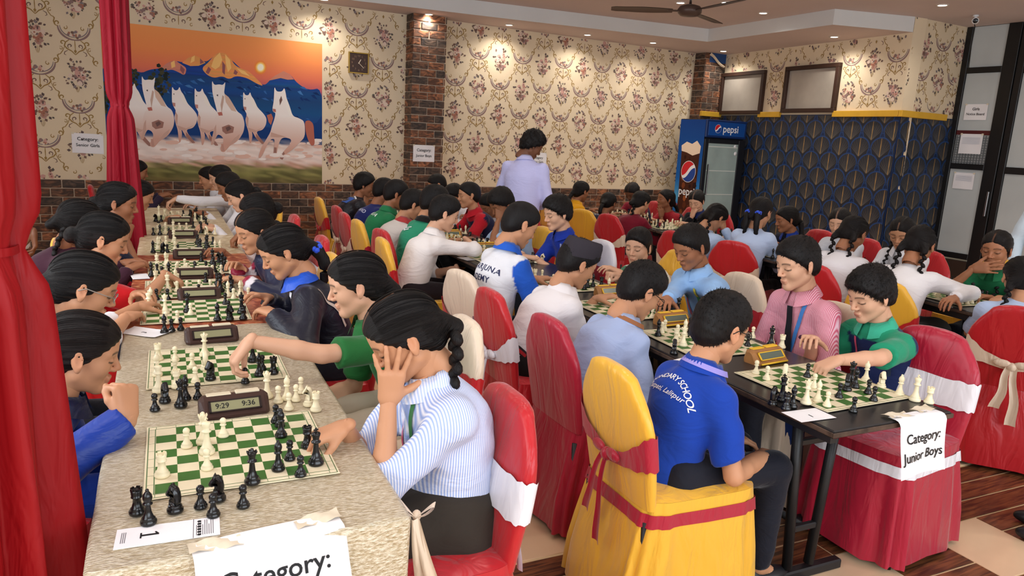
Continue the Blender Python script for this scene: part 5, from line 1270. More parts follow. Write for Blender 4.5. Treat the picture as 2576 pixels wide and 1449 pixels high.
        for ax in range(3):
            for o1 in (0, 1):
                for o2 in (0, 1):
                    off = [0, 0, 0]; e = [q for q in range(3) if q != ax]; off[e[0]] = o1; off[e[1]] = o2
                    a = D[i+off[0], j+off[1], k+off[2]]; of2 = list(off); of2[ax] = 1
                    b = D[i+of2[0], j+of2[1], k+of2[2]]
                    m = (a < 0) != (b < 0); t = np.where(m, a/np.where(m, a-b, 1), 0)
                    for q in range(3): acc[:, q] += np.where(m, off[q]+(t if q == ax else 0), 0)
                    cnt += m
        V = s.lo+(idx+acc/cnt[:, None])*s.h
        F = []
        for ax in range(3):
            e = [q for q in range(3) if q != ax]
            A = [slice(None)]*3; B = [slice(None)]*3; A[ax] = slice(0, -1); B[ax] = slice(1, None)
            for q in e: A[q] = slice(1, -1); B[q] = slice(1, -1)
            ia, ib = I[tuple(A)], I[tuple(B)]; ch = np.argwhere(ia != ib)
            if len(ch) == 0: continue
            p = ch.copy(); p[:, e[0]] += 1; p[:, e[1]] += 1
            q00 = p.copy(); q00[:, e[0]] -= 1; q00[:, e[1]] -= 1; q10 = p.copy(); q10[:, e[1]] -= 1; q01 = p.copy(); q01[:, e[0]] -= 1
            g = lambda q: num[q[:, 0], q[:, 1], q[:, 2]]
            f = np.stack([g(q00), g(q10), g(p), g(q01)], 1)
            flip = ia[tuple(ch.T)]
            if ax == 1: flip = ~flip
            f[~flip] = f[~flip][:, ::-1]; F.append(f)
        F = np.concatenate(F); F = F[(F >= 0).all(1)]
        for _ in range(smooth):
            S = np.zeros_like(V); n_ = np.zeros(nv)
            for q in range(4):
                a, b = F[:, q], F[:, (q+1) % 4]
                for d in range(3): S[:, d] += np.bincount(a, V[b, d], nv)+np.bincount(b, V[a, d], nv)
                n_ += np.bincount(a, minlength=nv)+np.bincount(b, minlength=nv)
            V = .45*V+.55*S/np.maximum(n_, 1)[:, None]
        return V, F

# ---- head template (x forward, y left, z up; metres)
def head_field(h):
    f = Field((-.13, -.105, -.16), (.13, .105, .13), h)
    f.ell((-.012, 0, .030), (.096, .075, .083), 0)
    f.ell((.026, 0, -.026), (.056, .056, .080), .03); f.ell((.018, 0, .046), (.064, .061, .055), .03)
    for s in (-1, 1):
        f.cone((.0, s*.045, -.052), (.058, s*.010, -.092), .022, .018, .02)
        f.ell((.050, s*.037, -.024), (.026, .022, .026), .022)
        f.cone((.0765, s*.012, .022), (.064, s*.046, .022), .010, .009, .016)
    f.ell((.066, 0, -.092), (.016, .018, .016), .016)
    for s in (-1, 1): f.carve((.102, s*.032, .002), (.022, .018, .013), .012)
    for s in (-1, 1): f.ell((.0705, s*.032, .0005), (.0155, .0150, .0115), .004)
    f.cone((.080, 0, .012), (.1025, 0, -.027), .0075, .0092, .011)
    for s in (-1, 1): f.ell((.0905, s*.0115, -.032), (.0100, .0072, .0070), .007)
    f.cone((.0835, -.013, -.0580), (.0835, .013, -.0580), .0062, .0062, .007); f.ell((.0870, 0, -.0565), (.0055, .009, .0055), .005)
    f.cone((.0815, -.011, -.0685), (.0815, .011, -.0685), .0068, .0068, .007)
    f.cone((-.022, 0, -.06), (-.040, 0, -.135), .047, .047, .025)
    for s in (-1, 1):
        R = Euler((0, rad(-14), s*rad(22))).to_matrix(); R = [list(r) for r in R]
        f.ell((-.008, s*.080, -.002), (.0175, .0068, .0315), .006, R)
        f.carve((-.003, s*.0885, .003), (.0095, .0065, .019), .004, R)
        f.ell((-.001, s*.0785, -.030), (.008, .005, .009), .005)
    return f
HEADS = {}
def head_geo(h):
    if h in HEADS: return HEADS[h]
    V, F = head_field(h).nets(1 if h < .0046 else 0)
    x, y, z = V.T; ay = np.abs(y)
    brow = np.clip(1.3-np.abs(z-(.0255-(ay-.030)**2*9))/.0042, 0, 1)*(ay > .011)*(ay < .050)*(x > .045)
    lash = np.clip(1.4-np.abs(z-(-.0050+(ay-.032)**2*14))/.0030, 0, 1)*(np.abs(ay-.032) < .0165)*(x > .066)
    lip = np.clip(1.2-np.sqrt(((z+.0640)/.0105)**2+(y/.021)**2), 0, 1)*(x > .076)
    mouth = np.clip(1.2-np.abs(z+.0632+ay*ay*16)/.0022, 0, 1)*(ay < .019)*(x > .074)
    red = np.clip(1-np.sqrt((x-.1)**2+y**2+(z+.03)**2)/.03, 0, 1)*.5+np.clip(1-np.sqrt((x+.005)**2+(ay-.085)**2+z**2)/.035, 0, 1)*.6
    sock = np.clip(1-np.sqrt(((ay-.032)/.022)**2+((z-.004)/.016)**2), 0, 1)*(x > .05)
    HEADS[h] = (V, F, dict(brow=brow, lash=lash, lip=np.clip(lip*1.6, 0, 1), mouth=mouth, red=red, sock=sock)); return HEADS[h]
# ---- hair templates
HAIRS = {}
def hair_geo(style, h):
    if (style, h) in HAIRS: return HAIRS[style, h]
    f = Field((-.165, -.125, -.15), (.125, .125, .155), h)
    pole = np.array([-.55, 0, .83]); pole /= np.linalg.norm(pole)
    if style in ('short', 'crop', 'thick', 'curly'):
        ty, tz, tx = {'short': (.006, .019, .012), 'crop': (.003, .012, .008), 'thick': (.012, .028, .018), 'curly': (.016, .034, .02)}[style]
        f.ell((-.012+.2*tx, 0, .032), (.096+tx, .075+ty, .083+tz), 0)
        f.ell((-.055, 0, -.022), (.048, .060+ty, .055), .03); f.ell((.018, 0, .050), (.066+tx*.7, .063+ty, .058+tz*.8), .03)
        f.cut((.092, 0, .068), (.70, 0, -.714), .016)
        f.cut((.022, 0, -.012), (.62, 0, -.785), .012)
        X, Y, Z = f.ax[0][:, None, None], f.ax[1][None, :, None], f.ax[2][None, None, :]
        a = {'short': .0010, 'crop': .0006, 'thick': .0020, 'curly': .006}[style]; q = {'curly': 150.}.get(style, 260.)
        f.D = f.D+a*(np.sin(X*q+3*np.sin(Y*90))*np.sin(Y*q*.9+2*np.sin(Z*80))+np.sin(Z*q*.8+X*60)*.6).astype(np.float32)
    else:
        pole = np.array([-.97, 0, -.22]); pole /= np.linalg.norm(pole)
        f.ell((-.016, 0, .031), (.104, .0835, .092), 0)
        f.ell((-.062, 0, -.025), (.048, .064, .062), .03); f.ell((.017, 0, .049), (.073, .069, .064), .03)
        f.cut((.093, 0, .064), (.72, 0, -.694), .016)
        f.cut((.020, 0, -.020), (.70, 0, -.714), .012)
        X, Y, Z = f.ax[0][:, None, None], f.ax[1][None, :, None], f.ax[2][None, None, :]
        f.D = f.D+(.0035*np.exp(-(Y/.005)**2)*(X > -.03)*(Z > .03)).astype(np.float32)
        az = np.arctan2(Y+0*X+0*Z, (Z-.0)-.2*X)
        f.D = f.D+(.0016*np.sin(az*23)*np.clip((X+.05)*0+1, 0, 1)).astype(np.float32)
        if style == 'bun': f.ell((-.128, 0, -.022), (.032, .040, .038), .012)
        elif style in ('pony', 'braid'): f.cone((-.105, 0, -.030), (-.130, 0, -.055), .034, .026, .02)
        elif style == 'twin':
            for s in (-1, 1): f.cone((-.075, s*.055, -.045), (-.085, s*.068, -.085), .026, .020, .02)
    V, F = f.nets(1)
    part = np.clip(1-np.abs(V[:, 1])/.0045, 0, 1)*(V[:, 0] > -.035)*(V[:, 2] > .05) if style in ('bun', 'pony', 'braid', 'twin') else np.zeros(len(V))
    e1 = np.cross(pole, [0, 1, 0]); e1 /= np.linalg.norm(e1); e2 = np.array([0, 1., 0])
    Q = V-np.array([-.012, 0, .02]); az = np.arctan2(Q @ e2, Q @ e1); pol = np.arccos(np.clip((Q @ pole)/np.linalg.norm(Q, axis=1), -1, 1))
    st = np.stack([np.cos(az), np.sin(az), pol*.12], 1)
    HAIRS[style, h] = (V, F, part, st); return HAIRS[style, h]
# ---- hand templates (right hand: x to the fingertips, y to the thumb, z back of the hand; wrist at origin)
POSES = {
 'relax': dict(b=[(18, 28, 16), (22, 32, 18), (26, 36, 20), (30, 40, 22)], sp=(6, 1, -4, -9), th=((.62, .70, -.30), 12)),
 'flat': dict(b=[(6, 12, 8), (6, 12, 8), (8, 14, 8), (10, 16, 10)], sp=(6, 1, -5, -11), th=((.70, .66, -.18), 8)),
 'pinch': dict(b=[(52, 38, 18), (50, 44, 24), (46, 52, 28), (40, 55, 30)], sp=(3, 0, -4, -8), th=((.80, .36, -.50), 14)),
 'fist': dict(b=[(78, 92, 50), (80, 94, 52), (82, 95, 52), (84, 95, 50)], sp=(3, 1, -2, -4), th=((.86, .30, -.42), 34)),
 'spread': dict(b=[(-4, 6, 4), (-2, 6, 4), (0, 8, 5), (4, 10, 6)], sp=(15, 3, -10, -24), th=((.42, .88, -.12), 8)),
 'point': dict(b=[(20, 14, 8), (70, 88, 45), (76, 92, 50), (80, 92, 50)], sp=(4, 0, -3, -5), th=((.80, .40, -.45), 30)),
 'cup': dict(b=[(34, 34, 18), (36, 36, 18), (38, 38, 20), (40, 40, 20)], sp=(5, 1, -4, -8), th=((.72, .62, -.30), 14)),
}
HANDS = {}
def hand_geo(pose, h):
    if (pose, h) in HANDS: return HANDS[pose, h]
    P = POSES[pose]; f = Field((-.06, -.09, -.12), (.19, .11, .06), h)
    f.cone((-.008, 0, 0), (.012, 0, 0), .0235, .0235, .01, (0, 0, 1), 1.30)
    for y0, y1, r0, r1 in ((.016, .024, .0165, .0140), (.004, .006, .0165, .0145), (-.008, -.012, .016, .0140), (-.017, -.028, .0145, .0125)):
        f.cone((.012, y0, 0), (.078, y1, .001), r0, r1, .012, (0, 0, 1), 1.12)
    roots = [(.083, .026, .001), (.088, .006, .003), (.084, -.0135, .002), (.075, -.0305, -.001)]
    Ls = [(.036, .022, .018), (.040, .025, .019), (.037, .023, .018), (.029, .018, .016)]; r0s = (.0088, .0090, .0086, .0078)
    nails = []
    for q in range(4):
        p = np.array(roots[q]); a = 0; spd = rad(P['sp'][q])
        for s in range(3):
            a += rad(P['b'][q][s]); d = np.array([math.cos(a)*math.cos(spd), math.sin(spd)*math.cos(a)+.0, -math.sin(a)])
            e = p+d*Ls[q][s]; r = r0s[q]*(1-.10*s); f.cone(p, e, r, r*.90, .0035 if s else .006); p = e
        nails.append(p)
    d0, bend = P['th']; d0 = np.array(d0); d0 /= np.linalg.norm(d0); p = np.array([.020, .022, -.006]); ax = np.array([0., -.5, -.85])
    L3 = (.040, .030, .024); dd = d0
    for s in range(3):
        e = p+dd*L3[s]; f.cone(p, e, (.0150, .0108, .0096)[s], (.0108, .0096, .0076)[s], (.014, .005, .004)[s]); p = e
        k = np.array([.25, -.8, -.3]); k /= np.linalg.norm(k); dd = dd+k*math.sin(rad(bend)); dd /= np.linalg.norm(dd)
    V, F = f.nets(1 if h < .0046 else 0)
    HANDS[pose, h] = (V, F, nails); return HANDS[pose, h]

STR = {}
def hair_extra(style, h, hp):
    k = (style, h)
    if k in STR: return STR[k]
    V, F, part, st = hair_geo(style, h); rg = np.random.RandomState(5); out = []; scol = []
    c0 = np.array([-.012, 0, .02])
    if style in ('short', 'crop', 'thick', 'curly'):
        N_ = {True: 3200}.get(h <   .0057, 1700 if h < .0075 else 800); ii = rg.randint(0, len(V), N_); crown = np.array([-.055, .008, .11])
        for i in ii:
            p = V[i]; n = nrm((p-np.array([-.012, 0, .03]))/np.array([.0092, .0056, .0069])); t = p-crown; t = t-n*(t @ n); t = nrm(t+rg.normal(0, .02, 3))
            fr = max(0, p[0]/.09); l = {'short': .012, 'crop': .006, 'thick': .016, 'curly': .02}[style]*rg.uniform(.6, 1.2)
            if p[0] > .06 and p[2] < .075 and style != 'thick': l *= .6
            d = nrm(t*.9+n*(.26 if style != 'curly' else .9)+rg.normal(0, .17, 3)); s = nrm(np.cross(d, n))*rg.uniform(.0012, .0026)
            q = p-n*.002; out.append((q-s, q+s, q+d*l)); scol.append((rg.uniform(.5, 1.5), i))
    else:
        pole = np.array([-.97, 0, -.22]); pole /= np.linalg.norm(pole); e1 = nrm(np.cross(pole, [0, 1, 0])); e2 = np.array([0, 1., 0])
        bv = BVHTree.FromPolygons([tuple(v) for v in V], [tuple(int(i) for i in q) for q in F])
        for k_ in range(420 if h < .0057 else (240 if h < .0075 else 110)):
            az = rg.uniform(0, 6.283); P = []; n_ = 11; off = rg.uniform(.0002, .0016); wd = rg.uniform(.0008, .0019); wob = rg.uniform(-.12, .12); p0_ = rg.uniform(.25, .9)
            for j in range(n_):
                pol = p0_+(2.35-p0_)*j/(n_-1); a = az+wob*math.sin(pol*1.3); dv = pole*math.cos(pol)+math.sin(pol)*(e1*math.cos(a)+e2*math.sin(a))
                hit = bv.ray_cast(Vector(c0+dv*.16), Vector(-dv), .16)
                if hit[0] is None: break
                p = np.array(hit[0])
                if .72*(p[0]-.093)-.694*(p[2]-.064) > -.004 or .70*(p[0]-.02)-.714*(p[2]+.02) > -.003: break
                if abs(p[1]) > .068 and p[0] > -.045 and p[2] < .032: break
                P.append((p+dv*off, nrm(np.cross(dv, pole))))
            for j in range(len(P)-1):
                (a, sa), (b, sb) = P[j], P[j+1]; wa = wd*(1-.5*abs(j/len(P)-.5)); out.append((a-sa*wa, a+sa*wa, b+sb*wa)); out.append((a-sa*wa, b+sb*wa, b-sb*wa)); cc = rg.uniform(.6, 1.7) if j == 0 else scol[-1][0]; scol += [(cc, 0), (cc, 0)]
    VV = np.array(out).reshape(-1, 3) if out else np.zeros((0, 3)); STR[k] = (VV, np.array([q[0] for q in scol])); return STR[k]
def rotm(yaw, pitch=0., roll=0.):
    return np.array(Matrix.Rotation(rad(yaw), 3, 'Z') @ Matrix.Rotation(rad(pitch), 3, 'Y') @ Matrix.Rotation(rad(roll), 3, 'X'))
def nrm(v): v = np.asarray(v, float); return v/max(np.linalg.norm(v), 1e-9)

# ---- cloth, skin and hair materials
def attr_mat(name, rough, spec, bump=None, sheen=0., stripes=None, sss=0., wr=None):
    m = mat(name, attr=True, rough=rough, spec=spec, sheen=sheen)
    nt = m.node_tree; bs = nt.nodes['Principled BSDF']; N = nt.nodes.new; L = nt.links.new
    tc = N('ShaderNodeTexCoord')
    if sss: bs.inputs['Subsurface Weight'].default_value = sss; bs.inputs['Subsurface Radius'].default_value = (.012, .005, .003); bs.inputs['Subsurface Scale'].default_value = .6
    if wr:
        n = N('ShaderNodeTexNoise'); n.inputs['Scale'].default_value = wr[0]; n.inputs['Detail'].default_value = 3; n.inputs['Distortion'].default_value = 1.6
        mp = N('ShaderNodeMapping'); mp.inputs['Scale'].default_value = (1, 1, 1.9); mp.inputs['Rotation'].default_value = (.5, .4, .2); L(tc.outputs['Object'], mp.inputs['Vector']); L(mp.outputs['Vector'], n.inputs['Vector'])
        bp = N('ShaderNodeBump'); bp.inputs['Strength'].default_value = wr[1]; bp.inputs['Distance'].default_value = .03; L(n.outputs['Fac'], bp.inputs['Height']); L(bp.outputs['Normal'], bs.inputs['Normal'])
    if stripes:
        at = [q for q in nt.nodes if q.type == 'ATTRIBUTE'][0]
        wv = N('ShaderNodeTexWave'); wv.inputs['Scale'].default_value = stripes[0]; wv.bands_direction = stripes[2]; wv.inputs['Distortion'].default_value = .6; wv.inputs['Detail'].default_value = 1; wv.inputs['Detail Scale'].default_value = .3
        L(tc.outputs['Object'], wv.inputs['Vector'])
        mx = N('ShaderNodeMix'); mx.data_type = 'RGBA'; L(wv.outputs['Fac'], mx.inputs[0]); L(at.outputs['Color'], mx.inputs[6]); mx.inputs[7].default_value = lin(stripes[1])+(1,); L(mx.outputs[2], bs.inputs['Base Color'])
    return m
m_skin = attr_mat('skin', .48, .32)
m_cot = attr_mat('cotton_fabric', .8, .2, sheen=.15, wr=(7, .26))
m_satf = attr_mat('tracksuit_fabric', .42, .4, sheen=.1, wr=(7, .35))
m_strb = attr_mat('striped_blue_cotton', .75, .2, wr=(7, .25), stripes=(46, (232, 234, 244), 'X'))
m_strp = attr_mat('striped_pink_cotton', .75, .2, wr=(7, .25), stripes=(60, (226, 186, 198), 'Y'))
def make_hair_mat():
    m = bpy.data.materials.new('hair_black'); m.use_nodes = True; nt = m.node_tree; bs = nt.nodes['Principled BSDF']; N = nt.nodes.new; L = nt.links.new
    a = N('ShaderNodeAttribute'); a.attribute_name = 'strand'; c = N('ShaderNodeAttribute'); c.attribute_name = 'Col'
    n = N('ShaderNodeTexNoise'); n.inputs['Scale'].default_value = 34; n.inputs['Detail'].default_value = 5; n.inputs['Roughness'].default_value = .65; L(a.outputs['Vector'], n.inputs['Vector'])
    mr = N('ShaderNodeMapRange'); mr.inputs['To Min'].default_value = .45; mr.inputs['To Max'].default_value = 1.5; L(n.outputs['Fac'], mr.inputs['Value'])
    vm = N('ShaderNodeVectorMath'); vm.operation = 'SCALE'; L(c.outputs['Color'], vm.inputs[0]); L(mr.outputs['Result'], vm.inputs['Scale']); L(vm.outputs['Vector'], bs.inputs['Base Color'])
    bp = N('ShaderNodeBump'); bp.inputs['Strength'].default_value = .55; bp.inputs['Distance'].default_value = .008; L(n.outputs['Fac'], bp.inputs['Height']); L(bp.outputs['Normal'], bs.inputs['Normal'])
    bs.inputs['Roughness'].default_value = .42; bs.inputs['Specular IOR Level'].default_value = .22
    return m
m_hair = make_hair_mat()
HAIRC = (17, 14, 14)
SKIN = {'fair': (212, 164, 134), 'tan': (190, 138, 104), 'brown': (158, 106, 76), 'dark': (120, 78, 56)}

def shoe_mesh():
    f = Field((-.12, -.06, -.02), (.2, .06, .12), .008)
    f.ell((.06, 0, .03), (.10, .04, .035), 0); f.ell((-.03, 0, .04), (.05, .034, .045), .03); f.cut((0, 0, 0), (0, 0, -1))
    V, F = f.nets(1); return np_mesh('shoe', V, F, True, None, [mat('shoe_black', (26, 26, 30), .4)])
SHOE = shoe_mesh()

def person(name, px, py, hp, face, pitch, body=None, roll=0., hair='short', skin='tan', top=(230, 230, 232), top2=None, sleeve='short', fabric=None, pants=(38, 40, 50),
           hands=({}, {}), label='', collar=None, hs=1.0, stand=None, lean=None, skirt=None, seatz=.53, tucked=True, haircol=HAIRC, extras=None, chairc=None, torso=.44, z=None, hipoff=(0, 0), group='chess players', vest=None, cuff=None, braids=None, broad=1.0, wr=None):
    rg = random.Random(name); seed = rg.randint(0, 9999)
    dep = .24*FPX/hp; H = atdepth(px, py, dep)
    if z is not None: H = onz(px, py, z)
    body = face if body is None else body
    near = hp >= 125 and stand is None; mid = 78 <= hp and not near
    hh = .0034 if hp >= 160 else (.0044 if near else (.0058 if mid else .0082))
    Rh = rotm(face, pitch, roll); K = hs
    fw = np.array([math.cos(rad(body)), math.sin(rad(body)), 0.]); lf = np.array([-fw[1], fw[0], 0.]); up = np.array([0, 0, 1.])
    sp_ = math.sin(rad(pitch)); hf = np.array([math.cos(rad(face)), math.sin(rad(face)), 0])
    N0 = H-.6*hf*(.045+.05*sp_)*K-.4*fw*(.045+.05*sp_)*K-up*(.168-.035*max(0, sp_))*K
    if stand is None:
        dz = N0[2]-seatz; L_ = max(torso*K, dz+.005); back = math.sqrt(max(0, L_*L_-dz*dz)) if lean is None else lean
        back = min(back*(.62 if lean is None else 1), .30)
        P0 = N0-fw*back+lf*hipoff[1]; P0[2] = seatz
        knee = [P0+fw*.40*K+lf*s*.10-up*.02 for s in (-1, 1)]
        ank = [k+fw*(-.02)+np.array([0, 0, -k[2]+.085]) for k in knee]
    else:
        P0 = N0.copy()-fw*.03; P0[2] = N0[2]-.47*stand
        knee = [P0+lf*s*.09+fw*.03 for s in (-1, 1)]
        for k in knee: k[2] = P0[2]*.53
        ank = [k-fw*.03+np.array([0, 0, -k[2]+.085]) for k in knee]
    ax = N0-P0
    P1 = P0+ax*.34-fw*.025*(1 if stand is None else .2)+up*.015; P2 = P0+ax*.70-fw*.035*(1 if stand is None else .2)+up*.012
    sdir = nrm(N0-P2); wv = nrm(np.cross(lf, sdir)); wv = wv if wv @ fw > 0 else -wv
    B = broad*K
    S = [N0-sdir*.052*K+lf*s*.134*B+wv*.01 for s in (-1, 1)]      # 0 right, 1 left
    # ---- arms
    arms = []
    for i, s in ((0, -1), (1, 1)):
        hd = dict(hands[i] or {}); a, b_ = .262*K, .235*K
        if 'px' in hd: W_ = onz(hd['px'][0], hd['px'][1], hd.get('z', TZ+.055))
        elif 'head' in hd: W_ = H+Rh @ (np.array(hd['head'])*K)
        elif 'pxd' in hd: W_ = atdepth(*hd['pxd'])
        elif 'rel' in hd: r = hd['rel']; W_ = N0+fw*r[0]+lf*r[1]+up*r[2]
        else:
            if stand is None: W_ = N0+fw*(.27*K)+lf*s*(.10*K); W_[2] = hd.get('z', TZ+.035)
            else: W_ = S[i]-up*.47*K+fw*.06+lf*s*.06
        v = W_-S[i]; D = np.linalg.norm(v)
        if D > (a+b_)*.985:
            mv = min(D-(a+b_)*.985, .09); S[i] = S[i]+nrm(v)*mv; v = W_-S[i]; D = np.linalg.norm(v)
            if D > (a+b_)*.985: W_ = S[i]+nrm(v)*(a+b_)*.985; v = W_-S[i]; D = np.linalg.norm(v)
        pole = np.array(hd.get('pole', (-.15, .45, -1.)), float); pole = fw*pole[0]+lf*s*pole[1]+up*pole[2]
        if 'epx' in hd: pole = onz(*hd['epx'])-(S[i]+W_)/2
        n_ = nrm(v); q = nrm(pole-n_*(pole @ n_)); c = (a*a+D*D-b_*b_)/(2*D); hgt = math.sqrt(max(0, a*a-c*c))
        E_ = S[i]+n_*c+q*hgt
        fd = hd.get('dir'); fo = nrm(W_-E_)
        if fd is not None: fd = nrm(fw*fd[0]+lf*fd[1]+up*fd[2])
        elif 'head' in hd: fd = fo
        else: fd = nrm(fo*np.array([1, 1, .35])+np.array([0, 0, -.10]))
        pn = hd.get('up'); pn = nrm(fw*pn[0]+lf*pn[1]+up*pn[2]) if pn is not None else up
        pn = nrm(pn-fd*(pn @ fd)) if abs(pn @ fd) < .97 else nrm(np.cross(fd, lf))
        arms.append(dict(S=S[i], E=E_, W=W_, fd=fd, pn=pn, pose=hd.get('pose', 'relax'), s=s))
    # ---- body (skin): trunk, neck, arms and legs as one implicit surface, joined with head and hands
    hb = .0118 if near else (.0160 if mid else .0215)
    pts = np.array([P0, P1, P2, N0, H]+[q[k] for q in arms for k in ('S', 'E', 'W')]+knee+ank)
    f = Field(pts.min(0)-.16, pts.max(0)+.16, hb)
    sd = 1.42
    f.cone(P0, P1, .118*B, .104*B, .03, wv, sd); f.cone(P1, P2, .104*B, .112*B, .05, wv, sd); f.cone(P2, N0-sdir*.05, .112*B, .062*B, .05, wv, sd)
    f.cone(S[0], S[1], .036*K, .036*K, .04)
    Hn = H+Rh @ (np.array([-.024, 0, -.070])*K)
    f.cone(N0-sdir*.02, Hn, .051*K, .047*K, .03)
    f.cone(Hn, H+Rh @ (np.array([-.01, 0, .0])*K), .045*K, .05*K, .02)
    for q in arms:
        f.cone(q['S'], q['E'], .038*K, .032*K, .03); f.cone(q['E'], q['E']+(q['W']-q['E'])*.35, .032*K, .0325*K, .012); f.cone(q['E']+(q['W']-q['E'])*.35, q['W'], .0325*K, .0225*K, .012)
    for k in range(2):
        hj = P0+lf*(-1, 1)[k]*.075*K-up*.01; f.cone(hj, knee[k], .062*K, .046*K, .04); f.cone(knee[k], ank[k], .045*K, .034*K, .02); f.cone(ank[k], ank[k]+fw*.07-up*.045, .03*K, .025*K, .02)
    Vb, Fb = f.nets(1)
    sk = np.array(lin(SKIN[skin])) if isinstance(skin, str) else np.array(lin(skin))
    sk = sk*rg.uniform(.94, 1.06)
    Cb = np.tile(sk, (len(Vb), 1))
    VV, FF, CC = [Vb], [Fb], [Cb]
    Vh, Fh, mk = head_geo(hh)
    fs = np.array([1.0, rg.uniform(.95, 1.03), rg.uniform(.97, 1.03)])
    C = np.tile(sk, (len(Vh), 1)); lipc = sk*np.array([.92, .62, .62]); dk = np.array(lin((34, 26, 24)))
    def bl(C, m, c, a=1.): m = (m*a)[:, None]; return C*(1-m)+np.asarray(c)*m
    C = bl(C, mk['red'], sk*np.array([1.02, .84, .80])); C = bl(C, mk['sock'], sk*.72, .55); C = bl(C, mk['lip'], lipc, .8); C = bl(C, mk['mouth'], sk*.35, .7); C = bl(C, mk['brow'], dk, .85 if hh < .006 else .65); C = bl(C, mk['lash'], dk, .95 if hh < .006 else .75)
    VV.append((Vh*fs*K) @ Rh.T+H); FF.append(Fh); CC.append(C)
    hhand = .0036 if hp >= 160 else (.0044 if near else (.0056 if mid else .0078))
    for q in arms:
        Vq, Fq, nails = hand_geo(q['pose'], hhand); Vq = Vq.copy(); Fq = Fq.copy()
        if q['s'] > 0: Vq[:, 1] *= -1; Fq = Fq[:, ::-1]
        Y = np.cross(q['pn'], q['fd']); M3 = np.stack([q['fd'], Y, q['pn']], 1)
        Cq = np.tile(sk, (len(Vq), 1)); tip = np.zeros(len(Vq))
        for n_ in nails:
            nn = np.array(n_)*np.array([1, -1 if q['s'] > 0 else 1, 1]); tip = np.maximum(tip, np.clip(1-np.linalg.norm(Vq-nn, axis=1)/.012, 0, 1))
        Cq = bl(Cq, tip, np.minimum(1, sk*np.array([1.18, 1.05, 1.05])))
        VV.append((Vq*.96*K) @ M3.T+q['W']); FF.append(Fq); CC.append(Cq)
    org = np.array([P0[0], P0[1], 0.])
    off = 0; F2 = []
    for v_, f_ in zip(VV, FF): F2.append(f_+off); off += len(v_)
    root = thing('person', label, 'person', org, 0., group)
    V_all = np.concatenate(VV)-org
    obj('body', np_mesh('body', V_all, [np.concatenate(F2)], True, np.concatenate(CC), [m_skin]), root)
    # ---- hair
    if hair:
        hq = round(hh*1.22, 5); Vr, Fr, part, st = hair_geo(hair, hq)
        Ch = np.tile(np.array(lin(haircol)), (len(Vr), 1)); Ch = bl(Ch, part, sk*.8, .55)
        Vx, kx = hair_extra(hair, hq, hp)
        Va = np.concatenate([Vr, Vx]); Cx = np.array(lin(haircol))[None]*np.repeat(kx, 3)[:, None]; Ft_ = np.arange(len(Vx)).reshape(-1, 3)+len(Vr)
        ho = obj('hair', np_mesh('hair', (Va*fs*K) @ Rh.T+H-org, [Fr, Ft_], True, np.concatenate([Ch, Cx]), [m_hair], {'strand': np.concatenate([st, Vx*40])}), root)
        def braid_path(start, pts_): return [start]+[np.array(p) for p in pts_]
        if braids or hair in ('braid', 'pony'):
            spec = braids or [dict(start=(-.128, 0, -.06), end=None, L=.26 if hair == 'braid' else .17, kind='braid' if hair == 'braid' else 'pony')]
            for bd in spec:
                p0 = H+Rh @ (np.array(bd['start'])*K); n = int(bd['L']/.021); m = MB(); bc = lin(haircol)
                path = []
                for k in range(n+1):
                    t = k/n; e = bd.get('end')
                    if e is not None:
                        p1 = N0+fw*e[0]+lf*e[1]+up*e[2]; mdl = (p0+p1)/2-fw*bd.get('bow', .03)+lf*bd.get('side', 0.)
                        p = (1-t)**2*p0+2*t*(1-t)*mdl+t*t*p1
                    else:
                        # falls down, keeping behind the back line
                        p = p0+Rh @ np.array([-.03, 0, 0])*min(1, t*3)*.6-up*bd['L']*t-fw*.03*math.sin(t*2.5)
                    path.append(p)
                R0 = bd.get('r', .019)
                if bd.get('kind', 'braid') == 'braid':
                    for k in range(n):
                        d = nrm(path[k+1]-path[k]); side = nrm(np.cross(d, fw+.2*lf)); s = 1 if k % 2 else -1
                        r = R0*(1-.35*k/n)
                        x = nrm(d+side*s*.75); y = nrm(np.cross(d, side)); zz = np.cross(x, y); c = (path[k]+path[k+1])/2+side*s*r*.42
                        Mx = Matrix(((x[0], y[0], zz[0], c[0]-org[0]), (x[1], y[1], zz[1], c[1]-org[1]), (x[2], y[2], zz[2], c[2]-org[2]), (0, 0, 0, 1)))
                        m.ell((0, 0, 0), (r*1.25, r*.82, r*.78), 8, 6, M=Mx, col=[bc]*63)
                else:
                    m.tube([tuple(p-org) for p in path], [R0*1.25*(1-.5*(k/n)**2)*(1+.06*math.sin(k*2.1)) for k in range(n+1)], 10, col=[bc]*(10*(n+1)))
                me = m.mesh('braid', [m_hair], True); at = me.attributes.new('strand', 'FLOAT_VECTOR', 'POINT'); co = np.array(m.v, np.float32); at.data.foreach_set('vector', (co*np.array([6, 6, .5])).astype(np.float32).ravel())
                bo = obj('braid' if bd.get('kind', 'braid') == 'braid' else 'ponytail', me, ho)
                if bd.get('tie'):
                    tp = path[0] if bd.get('tiepos', 'start') == 'start' else path[-1]; m = MB(); tr = bd.get('tr', .026)
                    for k in range(9): 
                        a = k*.7; m.ell((tp[0]-org[0]+tr*.7*math.cos(a), tp[1]-org[1]+tr*.7*math.sin(a), tp[2]-org[2]+tr*.35*math.sin(a*2.3)), (tr*.55, tr*.55, tr*.5), 7, 5)
                    m.build('hair_tie', [mat('hair_tie_%d_%d_%d' % bd['tie'], bd['tie'], .5, sheen=.3)], bo)
    # ---- top garment
    ht = .0100 if near else (.0130 if mid else .0172)
    pts = np.array([P0, P1, P2, N0]+[q[k] for q in arms for k in ('S', 'E', 'W')]); f = Field(pts.min(0)-.19, pts.max(0)+.19, ht)
